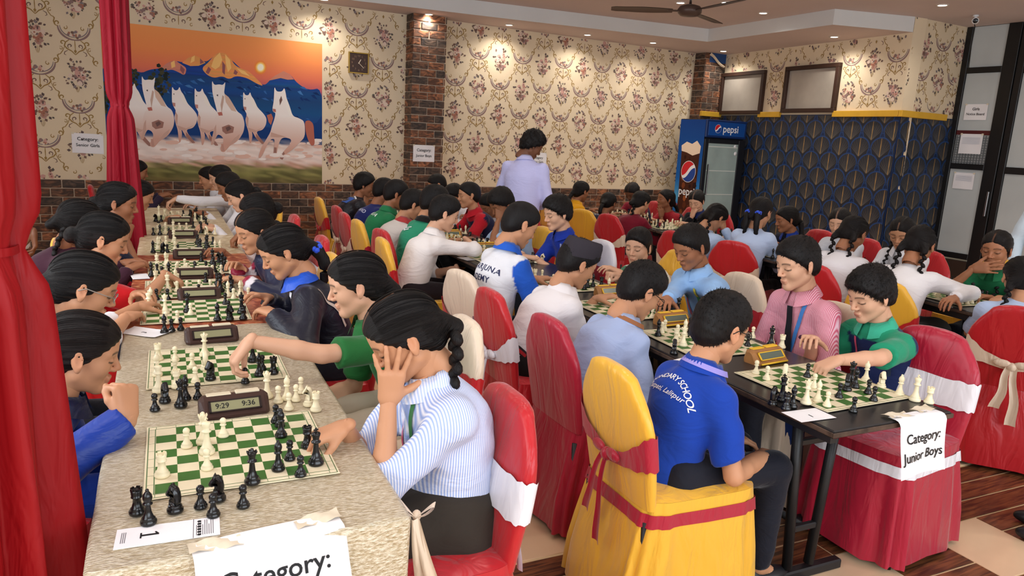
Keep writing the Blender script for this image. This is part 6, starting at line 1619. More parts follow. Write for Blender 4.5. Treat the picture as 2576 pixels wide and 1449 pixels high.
    e_ = .014; hem = nrm(P1-P0)
    f.cone(P0, P1, .136*B, .124*B, .04, wv, 1.30); f.cone(P1, P2, .124*B, .130*B, .06, wv, 1.32); f.cone(P2, N0-sdir*.055*K, .130*B, .076*B, .06, wv, 1.32)
    f.cone(S[0], S[1], .049*K, .049*K, .045)
    f.cone(N0-sdir*.05, N0-sdir*.005, .066*K, .062*K, .03)
    lowcut = P0-hem*(.015 if tucked else .075)
    if not tucked: f.cone(P0, P0-hem*.06, .144*B, .150*B, .03, wv, 1.22)
    f.cut(lowcut, -hem)
    cuts = []; jb = .012 if fabric is m_satf else 0.
    for q in arms:
        d1 = nrm(q['E']-q['S']); d2 = nrm(q['W']-q['E'])
        if sleeve == 'short':
            en = q['S']+(q['E']-q['S'])*.80; f.cone(q['S'], q['S']+(q['E']-q['S'])*.98, .053*K, .058*K, .04, cut=[(en, d1)])
        elif sleeve == 'half':
            f.cone(q['S'], q['E'], .054*K, .047*K, .04); en = q['E']+(q['W']-q['E'])*.30; f.cone(q['E'], q['W'], .047*K, .045*K, .02, cut=[(en, d2)])
        elif sleeve == 'long':
            f.cone(q['S'], q['E'], .054*K+jb, .048*K+jb, .04); en = q['W']-d2*.008; f.cone(q['E'], q['W']+d2*.05, .048*K+jb, .036*K+jb*.6, .02, cut=[(en, d2)])
    a_, fr_ = wr or (.0036, 27.)
    f.wrinkle(a_, fr_, seed)
    f.cut(lowcut, -hem)
    Vt, Ft = f.nets(1)
    c1 = np.array(lin(top)); Ct = np.tile(c1, (len(Vt), 1))
    def segd(V, a, b): ba = b-a; t = np.clip(((V-a) @ ba)/(ba @ ba), 0, 1); return np.linalg.norm(V-a-t[:, None]*ba, axis=1)
    darm = np.minimum.reduce([np.minimum(segd(Vt, q['S']+(q['E']-q['S'])*.12, q['E']), segd(Vt, q['E'], q['W'])) for q in arms])/.058
    rel = Vt-P2; along = rel @ sdir; side = rel @ lf; frontc = rel @ wv
    if top2 is not None:
        dt = np.minimum(segd(Vt, P2, N0-sdir*.03), np.minimum(segd(Vt, P0, P1), segd(Vt, P1, P2)))/.128
        m = darm < dt*.98; Ct[m] = lin(top2)
    if vest is not None:   # vest colour on trunk lower than the yoke
        dt = segd(Vt, P2, N0)/.11; m = (darm > 1.15) & (along < .10); Ct[m] = lin(vest)
    if cuff is not None:
        for q in arms:
            d2 = q['W']-q['E'] if sleeve != 'short' else q['E']-q['S']; L2 = np.linalg.norm(d2); t = ((Vt-(q['E'] if sleeve != 'short' else q['S'])) @ d2)/L2
            lim = L2 if sleeve != 'short' else L2*.80
            near_ = segd(Vt, q['E'] if sleeve != 'short' else q['S'], q['W'] if sleeve != 'short' else q['E']) < .085
            for c_, r0, r1 in cuff: Ct[near_ & (t > lim-r1) & (t < lim-r0+.02)] = lin(c_)
    fab = fabric or m_cot
    sh = obj('shirt' if fab != m_satf else 'jacket', np_mesh('shirt', Vt-org, Ft, True, Ct, [fab]), root)
    ctx = dict(root=root, org=org, N0=N0, P0=P0, P1=P1, P2=P2, sdir=sdir, wv=wv, fw=fw, lf=lf, up=up, H=H, Rh=Rh, K=K, Vt=Vt, Ft=Ft, sh=sh, arms=arms, B=B, S=S)
    # ---- collar
    if collar is not None:
        cc = collar if collar is not True else top
        na = nrm(Hn-N0); cx = nrm(fw-na*(fw @ na)); cyv = np.cross(na, cx); c0 = N0+na*.024-cx*.008
        m = MB(); nA = 30; prof = [(.057, -.02), (.056, .022), (.060, .031), (.075, .010), (.089, -.016)]
        V = []
        for k in range(nA+1):
            a = rad(16)+(2*math.pi-rad(32))*k/nA; fe = abs(math.cos(a/2))**6
            for j, (r, hgt) in enumerate(prof):
                r2 = r*K*(1+.10*math.cos(a)); hh2 = hgt*K-(.030*fe if j >= 3 else .012*fe)+(.008 if math.cos(a) < 0 else 0)
                V.append(tuple(c0+cx*r2*math.cos(a)+cyv*r2*math.sin(a)+na*hh2-org))
        P_ = len(prof); F = [(k*P_+j, (k+1)*P_+j, (k+1)*P_+j+1, k*P_+j+1) for k in range(nA) for j in range(P_-1)]
        m.add(V, F, 0, [lin(cc)]*len(V), True); m.build('collar', [fab], root, colattr=True)
    # ---- lower garment
    hl = .017 if near else .025
    pts = np.array([P0, P1]+knee+ank); f = Field(pts.min(0)-.2, pts.max(0)+.2, hl)
    f.cone(P0-hem*.01, P0+hem*.05, .134*B, .128*B, .02, wv, 1.30, cut=[(P0+hem*.06, hem)])
    for k in range(2):
        hj = P0+lf*(-1, 1)[k]*.078*K-up*.015
        if skirt: f.cone(hj, knee[k]+fw*.03-up*.02, .085*K, .085*K, .12); f.cone(knee[k]+fw*.02, knee[k]+fw*.05-up*.16, .075*K, .085*K, .12); f.cone(hj, hj-up*.12-fw*.03, .085*K, .095*K, .1)
        else: f.cone(hj, knee[k], .080*K, .062*K, .05); f.cone(knee[k], ank[k], .060*K, .048*K, .02, cut=[(ank[k]-up*.01, -up)])
    f.wrinkle(.004, 26., seed+1)
    Vl, Fl = f.nets(1); obj('skirt' if skirt else 'trousers', np_mesh('trousers', Vl-org, Fl, True, np.tile(np.array(lin(pants)), (len(Vl), 1)), [m_cot]), root)
    for k in range(2):
        p = ank[k].copy(); p[2] = 0; obj('shoe', SHOE, root, loc=tuple(p-org), rotz=rad(body))
    if extras: extras(ctx)
    if chairc and stand is None:
        cp = P0+fw*.07; chair((cp[0], cp[1]), rad(body), *chairc)
    return ctx

def neck_band(c, col, w=.014):
    na = nrm(c['H']-c['N0']); cx = nrm(c['fw']-na*(c['fw'] @ na)); cy = np.cross(na, cx); c0 = c['N0']+na*.024-cx*.008; V = []; n = 30
    for k in range(n+1):
        a = rad(50)+(2*math.pi-rad(100))*k/n
        for r, h in ((.086, -.012), (.077, .006)): V.append(tuple(c0+cx*r*c['K']*(1+.1*math.cos(a))*math.cos(a)+cy*r*c['K']*(1+.1*math.cos(a))*math.sin(a)+na*(h+.008)-c['org']))
    m = MB(); m.add(V, [(2*k, 2*k+1, 2*k+3, 2*k+2) for k in range(n)], 0, smooth=True); m.build('lanyard', [mat('cloth_%d_%d_%d' % col, col, .6)], c['root'])
# ---- things worn: projected onto the garment surface
def bvh(ctx):
    if 'bvh' not in ctx: ctx['bvh'] = BVHTree.FromPolygons([tuple(v) for v in ctx['Vt']], [tuple(int(i) for i in q) for q in ctx['Ft']])
    return ctx['bvh']
def project(ctx, p, d, off=.003, dist=.6):
    hit = bvh(ctx).ray_cast(Vector(p), Vector(d), dist)
    if hit[0] is None: return None
    n = hit[1]; n = n if n.dot(Vector(d)) < 0 else -n
    return np.array(hit[0]+n*off)
def print_on(ctx, text, size, where='back', x=0., y=0., col=(235, 235, 240), arc=0., bold=True, name='lettering', shear=0., spacing=1.05):
    V, F = text_geo(text, size, bold, spacing, shear=shear); sgn = -1 if where == 'back' else 1
    ang = 0.
    out = []
    right = -ctx['lf']*sgn*(-1) if where == 'back' else ctx['lf']*1.
    right = -ctx['lf'] if where == 'back' else ctx['lf']
    for p in V:
        px_, py_ = p[0], p[1]
        if arc:
            a = px_/arc; px_, py_ = (arc+py_)*math.sin(a), (arc+py_)*math.cos(a)-arc
        base = ctx['P2']+ctx['sdir']*(y+py_)+right*(x+px_)
        q = project(ctx, base+sgn*ctx['wv']*.35, -sgn*ctx['wv'], .0025)
        out.append(tuple((q if q is not None else base)-ctx['org']))
    m = MB(); m.add(out, F, 0); m.build(name, [mat('print_%d_%d_%d' % col, col, .6)], ctx['sh'])
def strip_on(ctx, pts, width, col, name, where='front', off=.004, cols=None):
    """pts: (side, along) relative to P2; ribbon lying on the garment"""
    sgn = 1 if where == 'front' else -1; L_ = []
    n = 16; P = []
    for i in range(n+1):
        t = i/n*(len(pts)-1); k = min(int(t), len(pts)-2); u = t-k; P.append((pts[k][0]*(1-u)+pts[k+1][0]*u, pts[k][1]*(1-u)+pts[k+1][1]*u))
    V = []
    for i, (sx, al) in enumerate(P):
        a = P[max(i-1, 0)]; c = P[min(i+1, n)]; dx, dy = c[0]-a[0], c[1]-a[1]; l = math.hypot(dx, dy) or 1
        w_ = width if not hasattr(width, '__len__') else width[0]+(width[1]-width[0])*i/n
        for s in (-1, 1):
            base = ctx['P2']+ctx['lf']*(sx-dy/l*w_/2*s)+ctx['sdir']*(al+dx/l*w_/2*s)
            q = project(ctx, base+sgn*ctx['wv']*.35, -sgn*ctx['wv'], off); V.append(tuple((q if q is not None else base+sgn*ctx['wv']*.1)-ctx['org']))
    m = MB()
    if cols is None: m.add(V, [(2*i, 2*i+1, 2*i+3, 2*i+2) for i in range(n)], 0, smooth=True); m.build(name, [mat('cloth_%d_%d_%d' % col, col, .6)], ctx['root'])
    else:
        for i in range(n): m.add(V[2*i:2*i+4], [(0, 1, 3, 2)], i*len(cols)//n)
        m.build(name, [mat('cloth_%d_%d_%d' % c, c, .6) for c in cols], ctx['root'])
def glasses(ctx, col=(24, 22, 22)):
    H, Rh, K, org = ctx['H'], ctx['Rh'], ctx['K'], ctx['org']; m = MB()
    T = lambda p: tuple(H+Rh @ (np.array(p)*K)-org)
    for s in (-1, 1):
        m.tube([T((.101-.006*abs(math.cos(a)), s*.034+.024*math.cos(a), .001+.017*math.sin(a))) for a in [k*2*math.pi/18 for k in range(19)]], .0016, 6)
        m.tube([T((.094, s*.058, .005)), T((.06, s*.078, .008)), T((.0, s*.086, .012)), T((-.02, s*.085, -.002))], .0018, 6)
    m.tube([T((.103, -.011, .004)), T((.106, 0, .006)), T((.103, .011, .004))], .0015, 6)
    m.build('glasses', [mat('glasses_frame_%d' % col[0], col, .3)], ctx['root'])

# ================================================================== THE PEOPLE
WHITE = (226, 224, 228); LBLUE = (166, 186, 222); NAVY = (26, 30, 52); BLACK = (20, 20, 26); ROYAL = (24, 62, 160); GREEN = (38, 104, 52); TEAL = (32, 132, 100); YEL = (224, 160, 26); RED = (178, 26, 34); MAROON = (112, 18, 38)
TIEB = (40, 80, 210); TIEW = (222, 222, 236)
CHIN_L = dict(head=(.050, .030, -.205), dir=(.12, -.05, 1), up=(.5, .9, 0), pose='fist')
CHIN_R = dict(head=(.050, -.030, -.205), dir=(.12, .05, 1), up=(.5, -.9, 0), pose='fist')
LAP = dict(rel=(.21, 0, -.31)); LAPR = dict(rel=(.22, -.10, -.30)); LAPL = dict(rel=(.22, .10, -.30))

# ---- senior girls, side by the red curtains (facing the board, +x)
def ex_l1(c):
    strip_on(c, [(-.02, .10), (-.03, -.05)], .02, (200, 60, 90), 'lanyard')
person('L1', 205, 888, 208, 0, 16, 0, hair='bun', skin='tan', top=(20, 56, 150), sleeve='long', fabric=m_satf, collar=(16, 24, 60), pants=(22, 54, 146), haircol=(22, 14, 12), torso=.43,
       hands=(dict(pxd=(322, 1052, 1.93), dir=(-.05, .35, 1), up=(.6, -.75, .1), pose='fist', epx=(338, 1262, .78)), dict(rel=(.20, -.04, -.24))), label='girl in a shiny blue tracksuit jacket resting knuckles on her mouth', chairc=('red', 'white', 'red satin chair holding the girl in the blue tracksuit'), hipoff=(0, -.02))
person('L2', 212, 722, 178, 2, 24, 0, hair='braid', skin='tan', top=WHITE, sleeve='half', collar=True, torso=.43, braids=[dict(start=(-.10, -.055, -.06), end=(-.10, -.10, -.10), L=.22, kind='braid')],
       hands=(dict(px=(318, 800), z=TZ+.05, pole=(-.1, .7, -.8)), dict(px=(345, 772), z=TZ+.05)), extras=lambda c: glasses(c, (150, 140, 130)), label='girl with thin glasses and braided hair in a white collared shirt', chairc=('yellow', None, 'yellow satin chair of the girl with thin glasses'))
person('L3', 262, 602, 132, -4, 20, 0, hair='bun', skin='tan', top=(196, 30, 36), sleeve='short', collar=None, torso=.42,
       hands=(dict(px=(418, 690), z=TZ+.085, pose='pinch', dir=(.8, .1, -.55), pole=(-.1, .6, -.5)), dict(px=(340, 740), z=TZ+.04)), label='girl in a red short sleeved shirt stretching her arm across the board', chairc=('red', None, 'plain red satin chair of the girl in red'))
person('L4', 200, 560, 114, 25, 22, 5, hair='braid', skin='brown', top=(60, 30, 44), sleeve='long', torso=.42, braids=[dict(start=(-.085, -.06, -.05), end=(-.10, -.09, -.14), L=.26, kind='braid')],
       label='girl with a pale clip in her braided hair, half hidden', chairc=('red', 'white', 'red satin chair with white sash behind the girl wearing a clip'))
person('L5', 298, 512, 104, -12, 10, 0, hair='bun', skin='brown', top=NAVY, sleeve='half', fabric=m_satf, torso=.42, cuff=[((170, 40, 60), .0, .03)],
       hands=(dict(head=(.065, -.02, -.19), dir=(.2, .1, 1), up=(.4, -.9, 0), pose='fist', pole=(.35, .2, -1)), dict(rel=(.25, .05, -.2))), label='girl in a navy jacket with striped cuffs, fist against her mouth', chairc=('yellow', 'red', 'yellow satin chair of the girl in the striped cuff jacket'))
person('L6', 352, 490, 76, 0, 22, 0, hair='bun', skin='tan', top=(58, 26, 40), sleeve='short', torso=.42, hands=(CHIN_R, {}), label='girl in dark maroon behind the hanging red drape', chairc=('red', None, 'red satin chair behind the hanging red drape'))
person('L7', 345, 432, 58, 0, 12, 0, hair='bun', skin='brown', top=(50, 40, 60), sleeve='long', torso=.44, label='girl in dark clothes farthest along the drape side, by the mural', chairc=('red', 'white', 'red satin chair nearest the mural on the drape side'))

# ---- senior girls, other side (facing -x)
def ex_r1(c):
    strip_on(c, [(.05, .12), (.03, -.02), (.0, -.12)], .016, (60, 120, 70), 'lanyard'); strip_on(c, [(-.05, .12), (-.03, -.02), (0, -.12)], .016, (190, 60, 90), 'lanyard')
person('R1', 1018, 846, 222, 170, 32, 178, hair='braid', skin='tan', top=(150, 172, 222), sleeve='half', fabric=m_strb, collar=(176, 196, 236), pants=(52, 46, 40), skirt=True, tucked=False, lean=.07,
       braids=[dict(start=(-.115, .045, -.055), end=(.02, .085, -.12), L=.30, kind='braid', r=.021, bow=.06, tie=None)],
       hands=(dict(px=(868, 1072), z=TZ+.062, pose='pinch', dir=(.95, .0, -.30), pole=(-.1, .5, -.8)), dict(pxd=(978, 1010, 1.965), dir=(-.08, .10, 1), up=(.15, 1, -.05), pose='spread', pole=(.30, .15, -1))), extras=ex_r1, label='girl in a pale blue striped shirt holding her face in one hand', wr=(.0045, 27.), broad=1.12)
_p = fromuv(.60, 1.79); chair((float(_p[0]), float(_p[1])), rad(177), 'red', 'white', 'red satin chair with white sash of the girl in stripes')
person('R2', 896, 716, 166, 168, 14, 178, hair='braid', skin='fair', top=GREEN, sleeve='short', collar=True, torso=.45, pants=(196, 184, 164), hands=(dict(rel=(.20, -.05, -.28)), dict(px=(628, 858), z=.905, pose='pinch', dir=(.62, 0, -.78), epx=(775, 975, .78))),
       braids=[dict(start=(-.118, .01, -.06), end=(-.06, .03, -.17), L=.24, tie=TIEW, tiepos='end', tr=.016)], label='girl in a green short sleeved shirt reaching over the silver table', chairc=('cream', 'red', 'cream satin chair with red sash of the girl in green'))
def ex_r3(c):
    print_on(c, 'KIDS', .05, 'back', .06, -.05, (226, 222, 226)); strip_on(c, [(.15, .09), (.12, -.02), (.10, -.13)], .010, (200, 186, 176), 'piping', 'back'); strip_on(c, [(.05, .13), (.12, .115)], .018, (226, 226, 232), 'shoulder_stripe', 'front')
    strip_on(c, [(.0, .12), (.0, .0)], .05, (30, 84, 200), 'scarf')
person('R3', 712, 632, 137, 176, 28, 172, hair='pony', skin='tan', top=(22, 24, 40), sleeve='long', fabric=m_satf, collar=(30, 84, 200), torso=.44, braids=[dict(start=(-.128, 0, -.05), end=None, L=.19, kind='pony', r=.024, tie=TIEB, tr=.03)],
       hands=(dict(px=(675, 748), z=TZ+.05), dict(px=(690, 790), z=TZ+.05, pole=(.2, .8, -.6))), extras=ex_r3, label='girl in a black jacket with a blue scrunchie leaning on folded arms', chairc=('red', 'cream', 'red satin chair of the girl with a blue scrunchie'))
person('R4', 640, 582, 112, 198, 18, 180, hair='bun', skin='tan', top=(28, 34, 62), sleeve='long', fabric=m_satf, torso=.42, cuff=[((230, 226, 232), .0, .012), ((150, 30, 60), .012, .05), ((230, 226, 232), .05, .06)],
       hands=(dict(px=(600, 672), z=TZ+.05), dict(px=(612, 705), z=TZ+.05, pole=(.1, .9, -.5))), label='girl in a navy jacket with maroon and white cuffs, arms folded', chairc=('yellow', 'red', 'yellow satin chair of the girl with maroon cuffs'))
person('R5', 648, 535, 96, 182, 24, 180, hair='bun', skin='brown', top=(226, 206, 200), sleeve='short', torso=.42, hands=({}, dict(px=(512, 552), z=.86, pose='pinch', dir=(.7, 0, -.7), pole=(-.1, .8, -.3))), label='girl in a pale pink sleeve lifting a piece with a bare arm', chairc=('red', 'white', 'red satin chair of the girl lifting a piece'))
person('R6', 604, 492, 78, 176, 26, 180, hair='bun', skin='fair', top=WHITE, sleeve='long', torso=.42, label='girl in white with small clips in her tied hair', chairc=('red', 'white', 'red satin chair of the girl wearing small hair clips'))
person('R7', 576, 470, 68, 178, 22, 180, hair='short', skin='brown', top=WHITE, sleeve='long', torso=.42, label='short haired girl in white bent over the cream table', chairc=('yellow', 'red', 'yellow satin chair of the short haired girl in white'))
person('R8', 554, 447, 63, 176, 16, 180, hair='bun', skin='fair', top=WHITE, sleeve='long', torso=.44, hands=({}, dict(px=(442, 500), z=.86, pose='pinch', dir=(.8, 0, -.5), pole=(-.1, .8, -.3))), label='girl in a long white sleeve reaching far across the cream table', chairc=('red', 'white', 'red satin chair of the far reaching girl'))
person('R9', 526, 448, 58, 176, 16, 180, hair='bun', skin='tan', top=(210, 210, 216), sleeve='long', torso=.44, label='girl at the last board below the horses mural', chairc=('red', None, 'red satin chair below the horses mural'))

# ---- junior boys, near side (facing +x)
def ex_m1(c):
    glasses(c); print_on(c, 'SECONDARY SCHOOL', .030, 'back', .0, .035, (232, 234, 240), arc=.13, spacing=.92); print_on(c, 'Satpati, Lalitpur', .026, 'back', .0, -.02, (226, 228, 238), shear=.3)
    neck_band(c, (150, 140, 210))
person('M1', 1812, 826, 174, -2, 16, -4, hair='short', skin='tan', top=ROYAL, sleeve='short', collar=True, lean=.11, seatz=.49, tucked=False, pants=(28, 30, 40), hands=(LAPR, LAPL), extras=ex_m1, wr=(.005, 26.), label='boy with dark glasses in a royal blue school T-shirt seen from behind', broad=.92)
_p = fromuv(1.59, 1.93); chair((float(_p[0]), float(_p[1])), rad(-5), 'yellow', 'crimson', 'yellow satin chair with crimson sash and seat band', 'crimson')
def ex_m2(c):
    glasses(c); neck_band(c, (150, 96, 60))
person('M2', 1612, 732, 140, -6, 30, -2, hair='short', skin='tan', top=(160, 176, 212), sleeve='long', collar=True, torso=.40, hands=(dict(rel=(.20, -.12, -.28)), LAPL), extras=ex_m2, wr=(.006, 26.), label='boy in a long sleeved light blue shirt and glasses leaning low', chairc=('crimson', None, 'plain crimson satin chair of the leaning light blue shirt'))
def ex_cap(c):
    H, Rh, K, org = c['H'], c['Rh'], c['K'], c['org']; T = lambda p: tuple(H+Rh @ (np.array(p)*K)-org)
    m = MB(); n = 28; V = []
    for hgt, rx, ry, sh in ((.040, .103, .086, 0), (.070, .102, .085, -.002), (.102, .097, .079, -.004), (.122, .091, .070, -.006), (.127, .083, .060, -.008)):
        for k in range(n):
            a = 2*math.pi*k/n; V.append(T((-.010+rx*math.cos(a)+sh+(.04-.3*0)*0, ry*math.sin(a), hgt+.03*math.cos(a)*(1 if hgt < .05 else .55))))
    F = [(i*n+k, i*n+(k+1) % n, (i+1)*n+(k+1) % n, (i+1)*n+k) for i in range(4) for k in range(n)]+[tuple(4*n+k for k in range(n))]
    m.add(V, F, 0, smooth=True); m.build('cap', [mat('cap_charcoal', (52, 48, 54), .85, .15, bump=(300, .2, .002))], c['root'])
    strip_on(c, [(-.115, -.235), (0, -.24), (.115, -.235)], .03, (40, 30, 34), 'belt', 'back'); strip_on(c, [(-.11, -.236), (0, -.241), (.11, -.236)], .014, (176, 36, 44), 'belt_stripe', 'back', off=.006)
person('M3', 1452, 664, 122, -8, 26, -2, hair='short', skin='tan', top=(228, 224, 226), sleeve='short', collar=True, torso=.44, pants=(30, 26, 26), extras=ex_cap, hands=(dict(rel=(.24, .02, -.22)), {}), label='boy wearing a charcoal cap and white short sleeved school shirt', chairc=('red', 'white', 'red satin chair with white bow of the boy in a cap'))
def ex_m4(c):
    print_on(c, 'NAGARJUNA', .045, 'back', -.02, .0, (36, 44, 84)); print_on(c, 'ACADEMY', .045, 'back', -.035, -.058, (36, 44, 84))
person('M4', 1308, 566, 110, -4, 26, 6, hair='crop', skin='tan', top=(224, 226, 232), top2=(38, 92, 196), sleeve='short', collar=(38, 92, 196), torso=.46, extras=ex_m4, label='boy in a white shirt with blue sleeves lettered NAGARJUNA ACADEMY', chairc=('cream', 'red', 'cream satin chair with red sash beside the blue sleeves', None, 'yellow'))
person('M5', 1118, 538, 88, -14, 18, -4, hair='short', skin='fair', top=(230, 224, 222), sleeve='half', collar=True, torso=.45, pants=(34, 26, 30), hands=(dict(px=(1172, 602), z=.86, pose='pinch', dir=(.8, .1, -.6), pole=(-.1, .9, -.15)), dict(rel=(.16, -.02, -.22), pose='fist', dir=(.3, 0, -1))), label='boy in a rolled sleeve white shirt moving a piece', chairc=('yellow', 'red', 'yellow satin chair of the boy moving a piece'))
def ex_m6(c): strip_on(c, [(-.03, .02), (.0, .0), (.04, .02)], .012, (214, 224, 222), 'emblem_stroke', 'back'); strip_on(c, [(-.03, .045), (.01, .02), (.05, .045)], .010, (214, 224, 222), 'emblem_stroke', 'back')
person('M6', 1092, 510, 82, -2, 18, 4, hair='short', skin='tan', top=(44, 138, 104), top2=(24, 24, 26), sleeve='half', collar=(24, 22, 22), torso=.46, extras=ex_m6, label='boy in a sea green vest top with black sleeves', chairc=('red', None, 'plain red satin chair of the sea green vest'))
person('M7', 1038, 516, 74, -8, 24, 0, hair='short', skin='tan', top=(206, 198, 192), sleeve='short', collar=(170, 60, 60), torso=.44, label='boy in a dull grey white shirt with red trimmed collar', chairc=('yellow', 'crimson', 'yellow satin chair of the grey white shirt'))
person('M8', 996, 490, 70, -10, 16, -2, hair='short', skin='brown', top=(34, 116, 72), sleeve='short', collar=True, torso=.45, extras=lambda c: print_on(c, 'AMUA', .05, 'back', .0, .03, (220, 232, 224)), label='boy in a green polo lettered in white across the back', chairc=('red', 'cream', 'red satin chair with cream sash of the green polo'))
person('M9', 966, 482, 64, -4, 16, 0, hair='short', skin='brown', top=(30, 40, 100), sleeve='short', torso=.45, extras=lambda c: print_on(c, 'ANAND', .05, 'back', .0, .0, (200, 206, 230)), label='boy in a navy lettered shirt behind the green polo', chairc=('red', 'cream', 'red satin chair with cream sash of the navy lettered shirt'))
person('M10', 916, 466, 58, -16, 12, 0, hair='thick', skin='brown', top=(28, 28, 36), sleeve='long', fabric=m_satf, torso=.47, hands=(dict(head=(.055, -.02, -.19), dir=(.2, .2, 1), up=(.4, -.9, 0), pose='relax'), {}), extras=lambda c: (strip_on(c, [(-.08, .05), (.05, .03)], .10, (36, 84, 170), 'blue_panel', 'back'), strip_on(c, [(-.10, .10), (-.02, .125)], .014, (226, 226, 232), 'shoulder_stripe', 'back')), label='boy in a black and blue jacket by the brick wall, hand on chin', chairc=('yellow', 'red', 'yellow satin chair of the black and blue jacket'))

# ---- junior boys, far side (facing -x)
def ex_n1(c):
    strip_on(c, [(.075, .10), (.05, -.06), (.045, -.15)], .05, (26, 40, 84), 'vest_strap'); strip_on(c, [(-.05, .10), (-.04, -.1)], .012, (200, 80, 110), 'lanyard'); strip_on(c, [(.11, .10), (.10, -.05)], .012, (20, 40, 60), 'piping')
person('N1', 2190, 742, 138, 170, 20, 176, hair='thick', skin='fair', top=(34, 140, 104), vest=(26, 38, 78), sleeve='short', collar=(60, 168, 136), lean=.08, pants=(28, 46, 96), hands=({}, dict(px=(2108, 906), z=TZ+.055, pose='pinch', dir=(.95, -.15, -.35), epx=(2270, 925, .78))), extras=ex_n1, label='boy in a green polo and navy vest picking up a piece')
chair((float(fromuv(2.70, 1.93)[0]), float(fromuv(2.70, 1.93)[1])), rad(186), 'crimson', 'white', 'crimson satin chair with wide white sash and white seat band', 'white')
def ex_n2(c):
    strip_on(c, [(0, .115), (0, -.18)], (.026, .05), (22, 22, 28), 'necktie', off=.014); strip_on(c, [(.06, .12), (.03, -.02), (.005, -.12)], .018, (60, 120, 190), 'lanyard', off=.006)
    q = project(c, c['P2']+c['lf']*.075+c['wv']*.35+c['sdir']*-.03, -c['wv'], .004)
    if q is not None:
        m = MB(); m.lathe([(.030, 0), (.030, .002)], 20, M=frame_M(tuple(q-c['org']), tuple(c['lf']), tuple(c['sdir']))); m.build('badge', [mat('badge_purple', (82, 44, 70), .7)], c['root'])
person('N2', 2006, 664, 131, 170, 14, 178, hair='short', skin='fair', top=(196, 84, 110), sleeve='long', fabric=m_strp, collar=True, lean=.06, hands=(LAPR, LAPL), extras=ex_n2, label='boy in a pink striped shirt with a black tie', chairc=('cream', 'red', 'cream satin chair of the boy in the black tie'))
def ex_n3(c):
    strip_on(c, [(.075, .13), (.05, .0), (.015, -.16)], .018, (214, 60, 80), 'lanyard', cols=[(226, 206, 70), (60, 150, 90), (208, 52, 74), (34, 60, 140)], off=.006); strip_on(c, [(-.06, .12), (-.035, .0), (0, -.16)], .016, (60, 150, 90), 'lanyard', cols=[(60, 150, 90), (190, 90, 110), (170, 150, 170)], off=.006)
person('N3', 1738, 622, 110, 182, 24, 180, hair='short', skin='brown', top=(146, 186, 232), sleeve='long', collar=True, torso=.45, hands=(dict(px=(1678, 752), z=TZ+.07, pose='relax'), dict(px=(1765, 800), z=TZ+.05, pose='cup')), extras=ex_n3, label='boy in a sky blue shirt wearing a colourful lanyard', chairc=('cream', 'red', 'cream satin chair with red sash of the sky blue shirt'))
person('N4', 1606, 622, 92, 206, 6, 186, hair='short', skin='fair', top=(226, 222, 212), top2=(40, 120, 80), sleeve='short', torso=.38, hands=(dict(px=(1540, 697), z=.84, pose='fist', dir=(.9, 0, .15), pole=(-.1, .6, -.7)), {}), label='small boy with a raised fist behind the light blue shirt', chairc=('yellow', 'cream', 'yellow satin chair with cream sash of the boy raising a fist'))
person('N5', 1402, 537, 86, 180, 14, 180, hair='thick', skin='fair', top=(28, 52, 150), sleeve='short', collar=True, cuff=[((200, 40, 80), 0, .012)], torso=.46, extras=lambda c: (strip_on(c, [(.05, .12), (.02, -.15)], .014, (150, 160, 200), 'lanyard'), print_on(c, 'AHS', .05, 'front', .05, -.05, (140, 190, 226))), label='boy in a deep blue polo with red trimmed sleeves', chairc=('white', 'red', 'white satin chair with red sash of the deep blue polo'))
person('N6', 1262, 513, 77, 186, 34, 182, hair='thick', skin='brown', top=(160, 186, 218), sleeve='short', collar=(220, 224, 232), torso=.45, hands=({}, dict(head=(.10, .045, -.06), dir=(-.1, -.1, 1), up=(.3, 1, 0), pose='relax', pole=(.5, .4, -1))), label='boy in a light blue shirt propping his forehead on his hand', chairc=('yellow', 'red', 'yellow satin chair of the boy propping his forehead'))
person('N7', 1232, 518, 61, 190, 30, 184, hair='short', skin='brown', top=WHITE, sleeve='long', torso=.42, label='boy in white long sleeves hidden behind the propped forehead', chairc=('red', 'white', 'red satin chair of the hidden boy in white'))
person('N8', 1180, 492, 66, 168, 6, 178, hair='crop', skin='tan', top=(186, 30, 44), vest=(30, 34, 64), sleeve='short', collar=(186, 30, 44), torso=.45, label='boy in a navy vest over a red polo', chairc=('yellow', 'red', 'yellow satin chair of the red polo with vest'))
person('N9', 1142, 492, 58, 190, 28, 182, hair='short', skin='tan', top=WHITE, sleeve='short', torso=.43, hands=(CHIN_R, {}), label='boy in a white shirt behind the red polo', chairc=('red', None, 'red satin chair behind the red polo'))
person('N10', 1100, 466, 54, 165, 22, 180, hair='crop', skin='tan', top=(110, 30, 40), sleeve='short', torso=.46, hands=(dict(head=(.09, -.05, -.03), dir=(-.4, .2, 1), up=(.4, -1, 0), pose='spread', pole=(.5, .6, -.8)), {}), label='boy in dark red clutching his head near the pillar', chairc=('red', None, 'red satin chair near the pillar'))

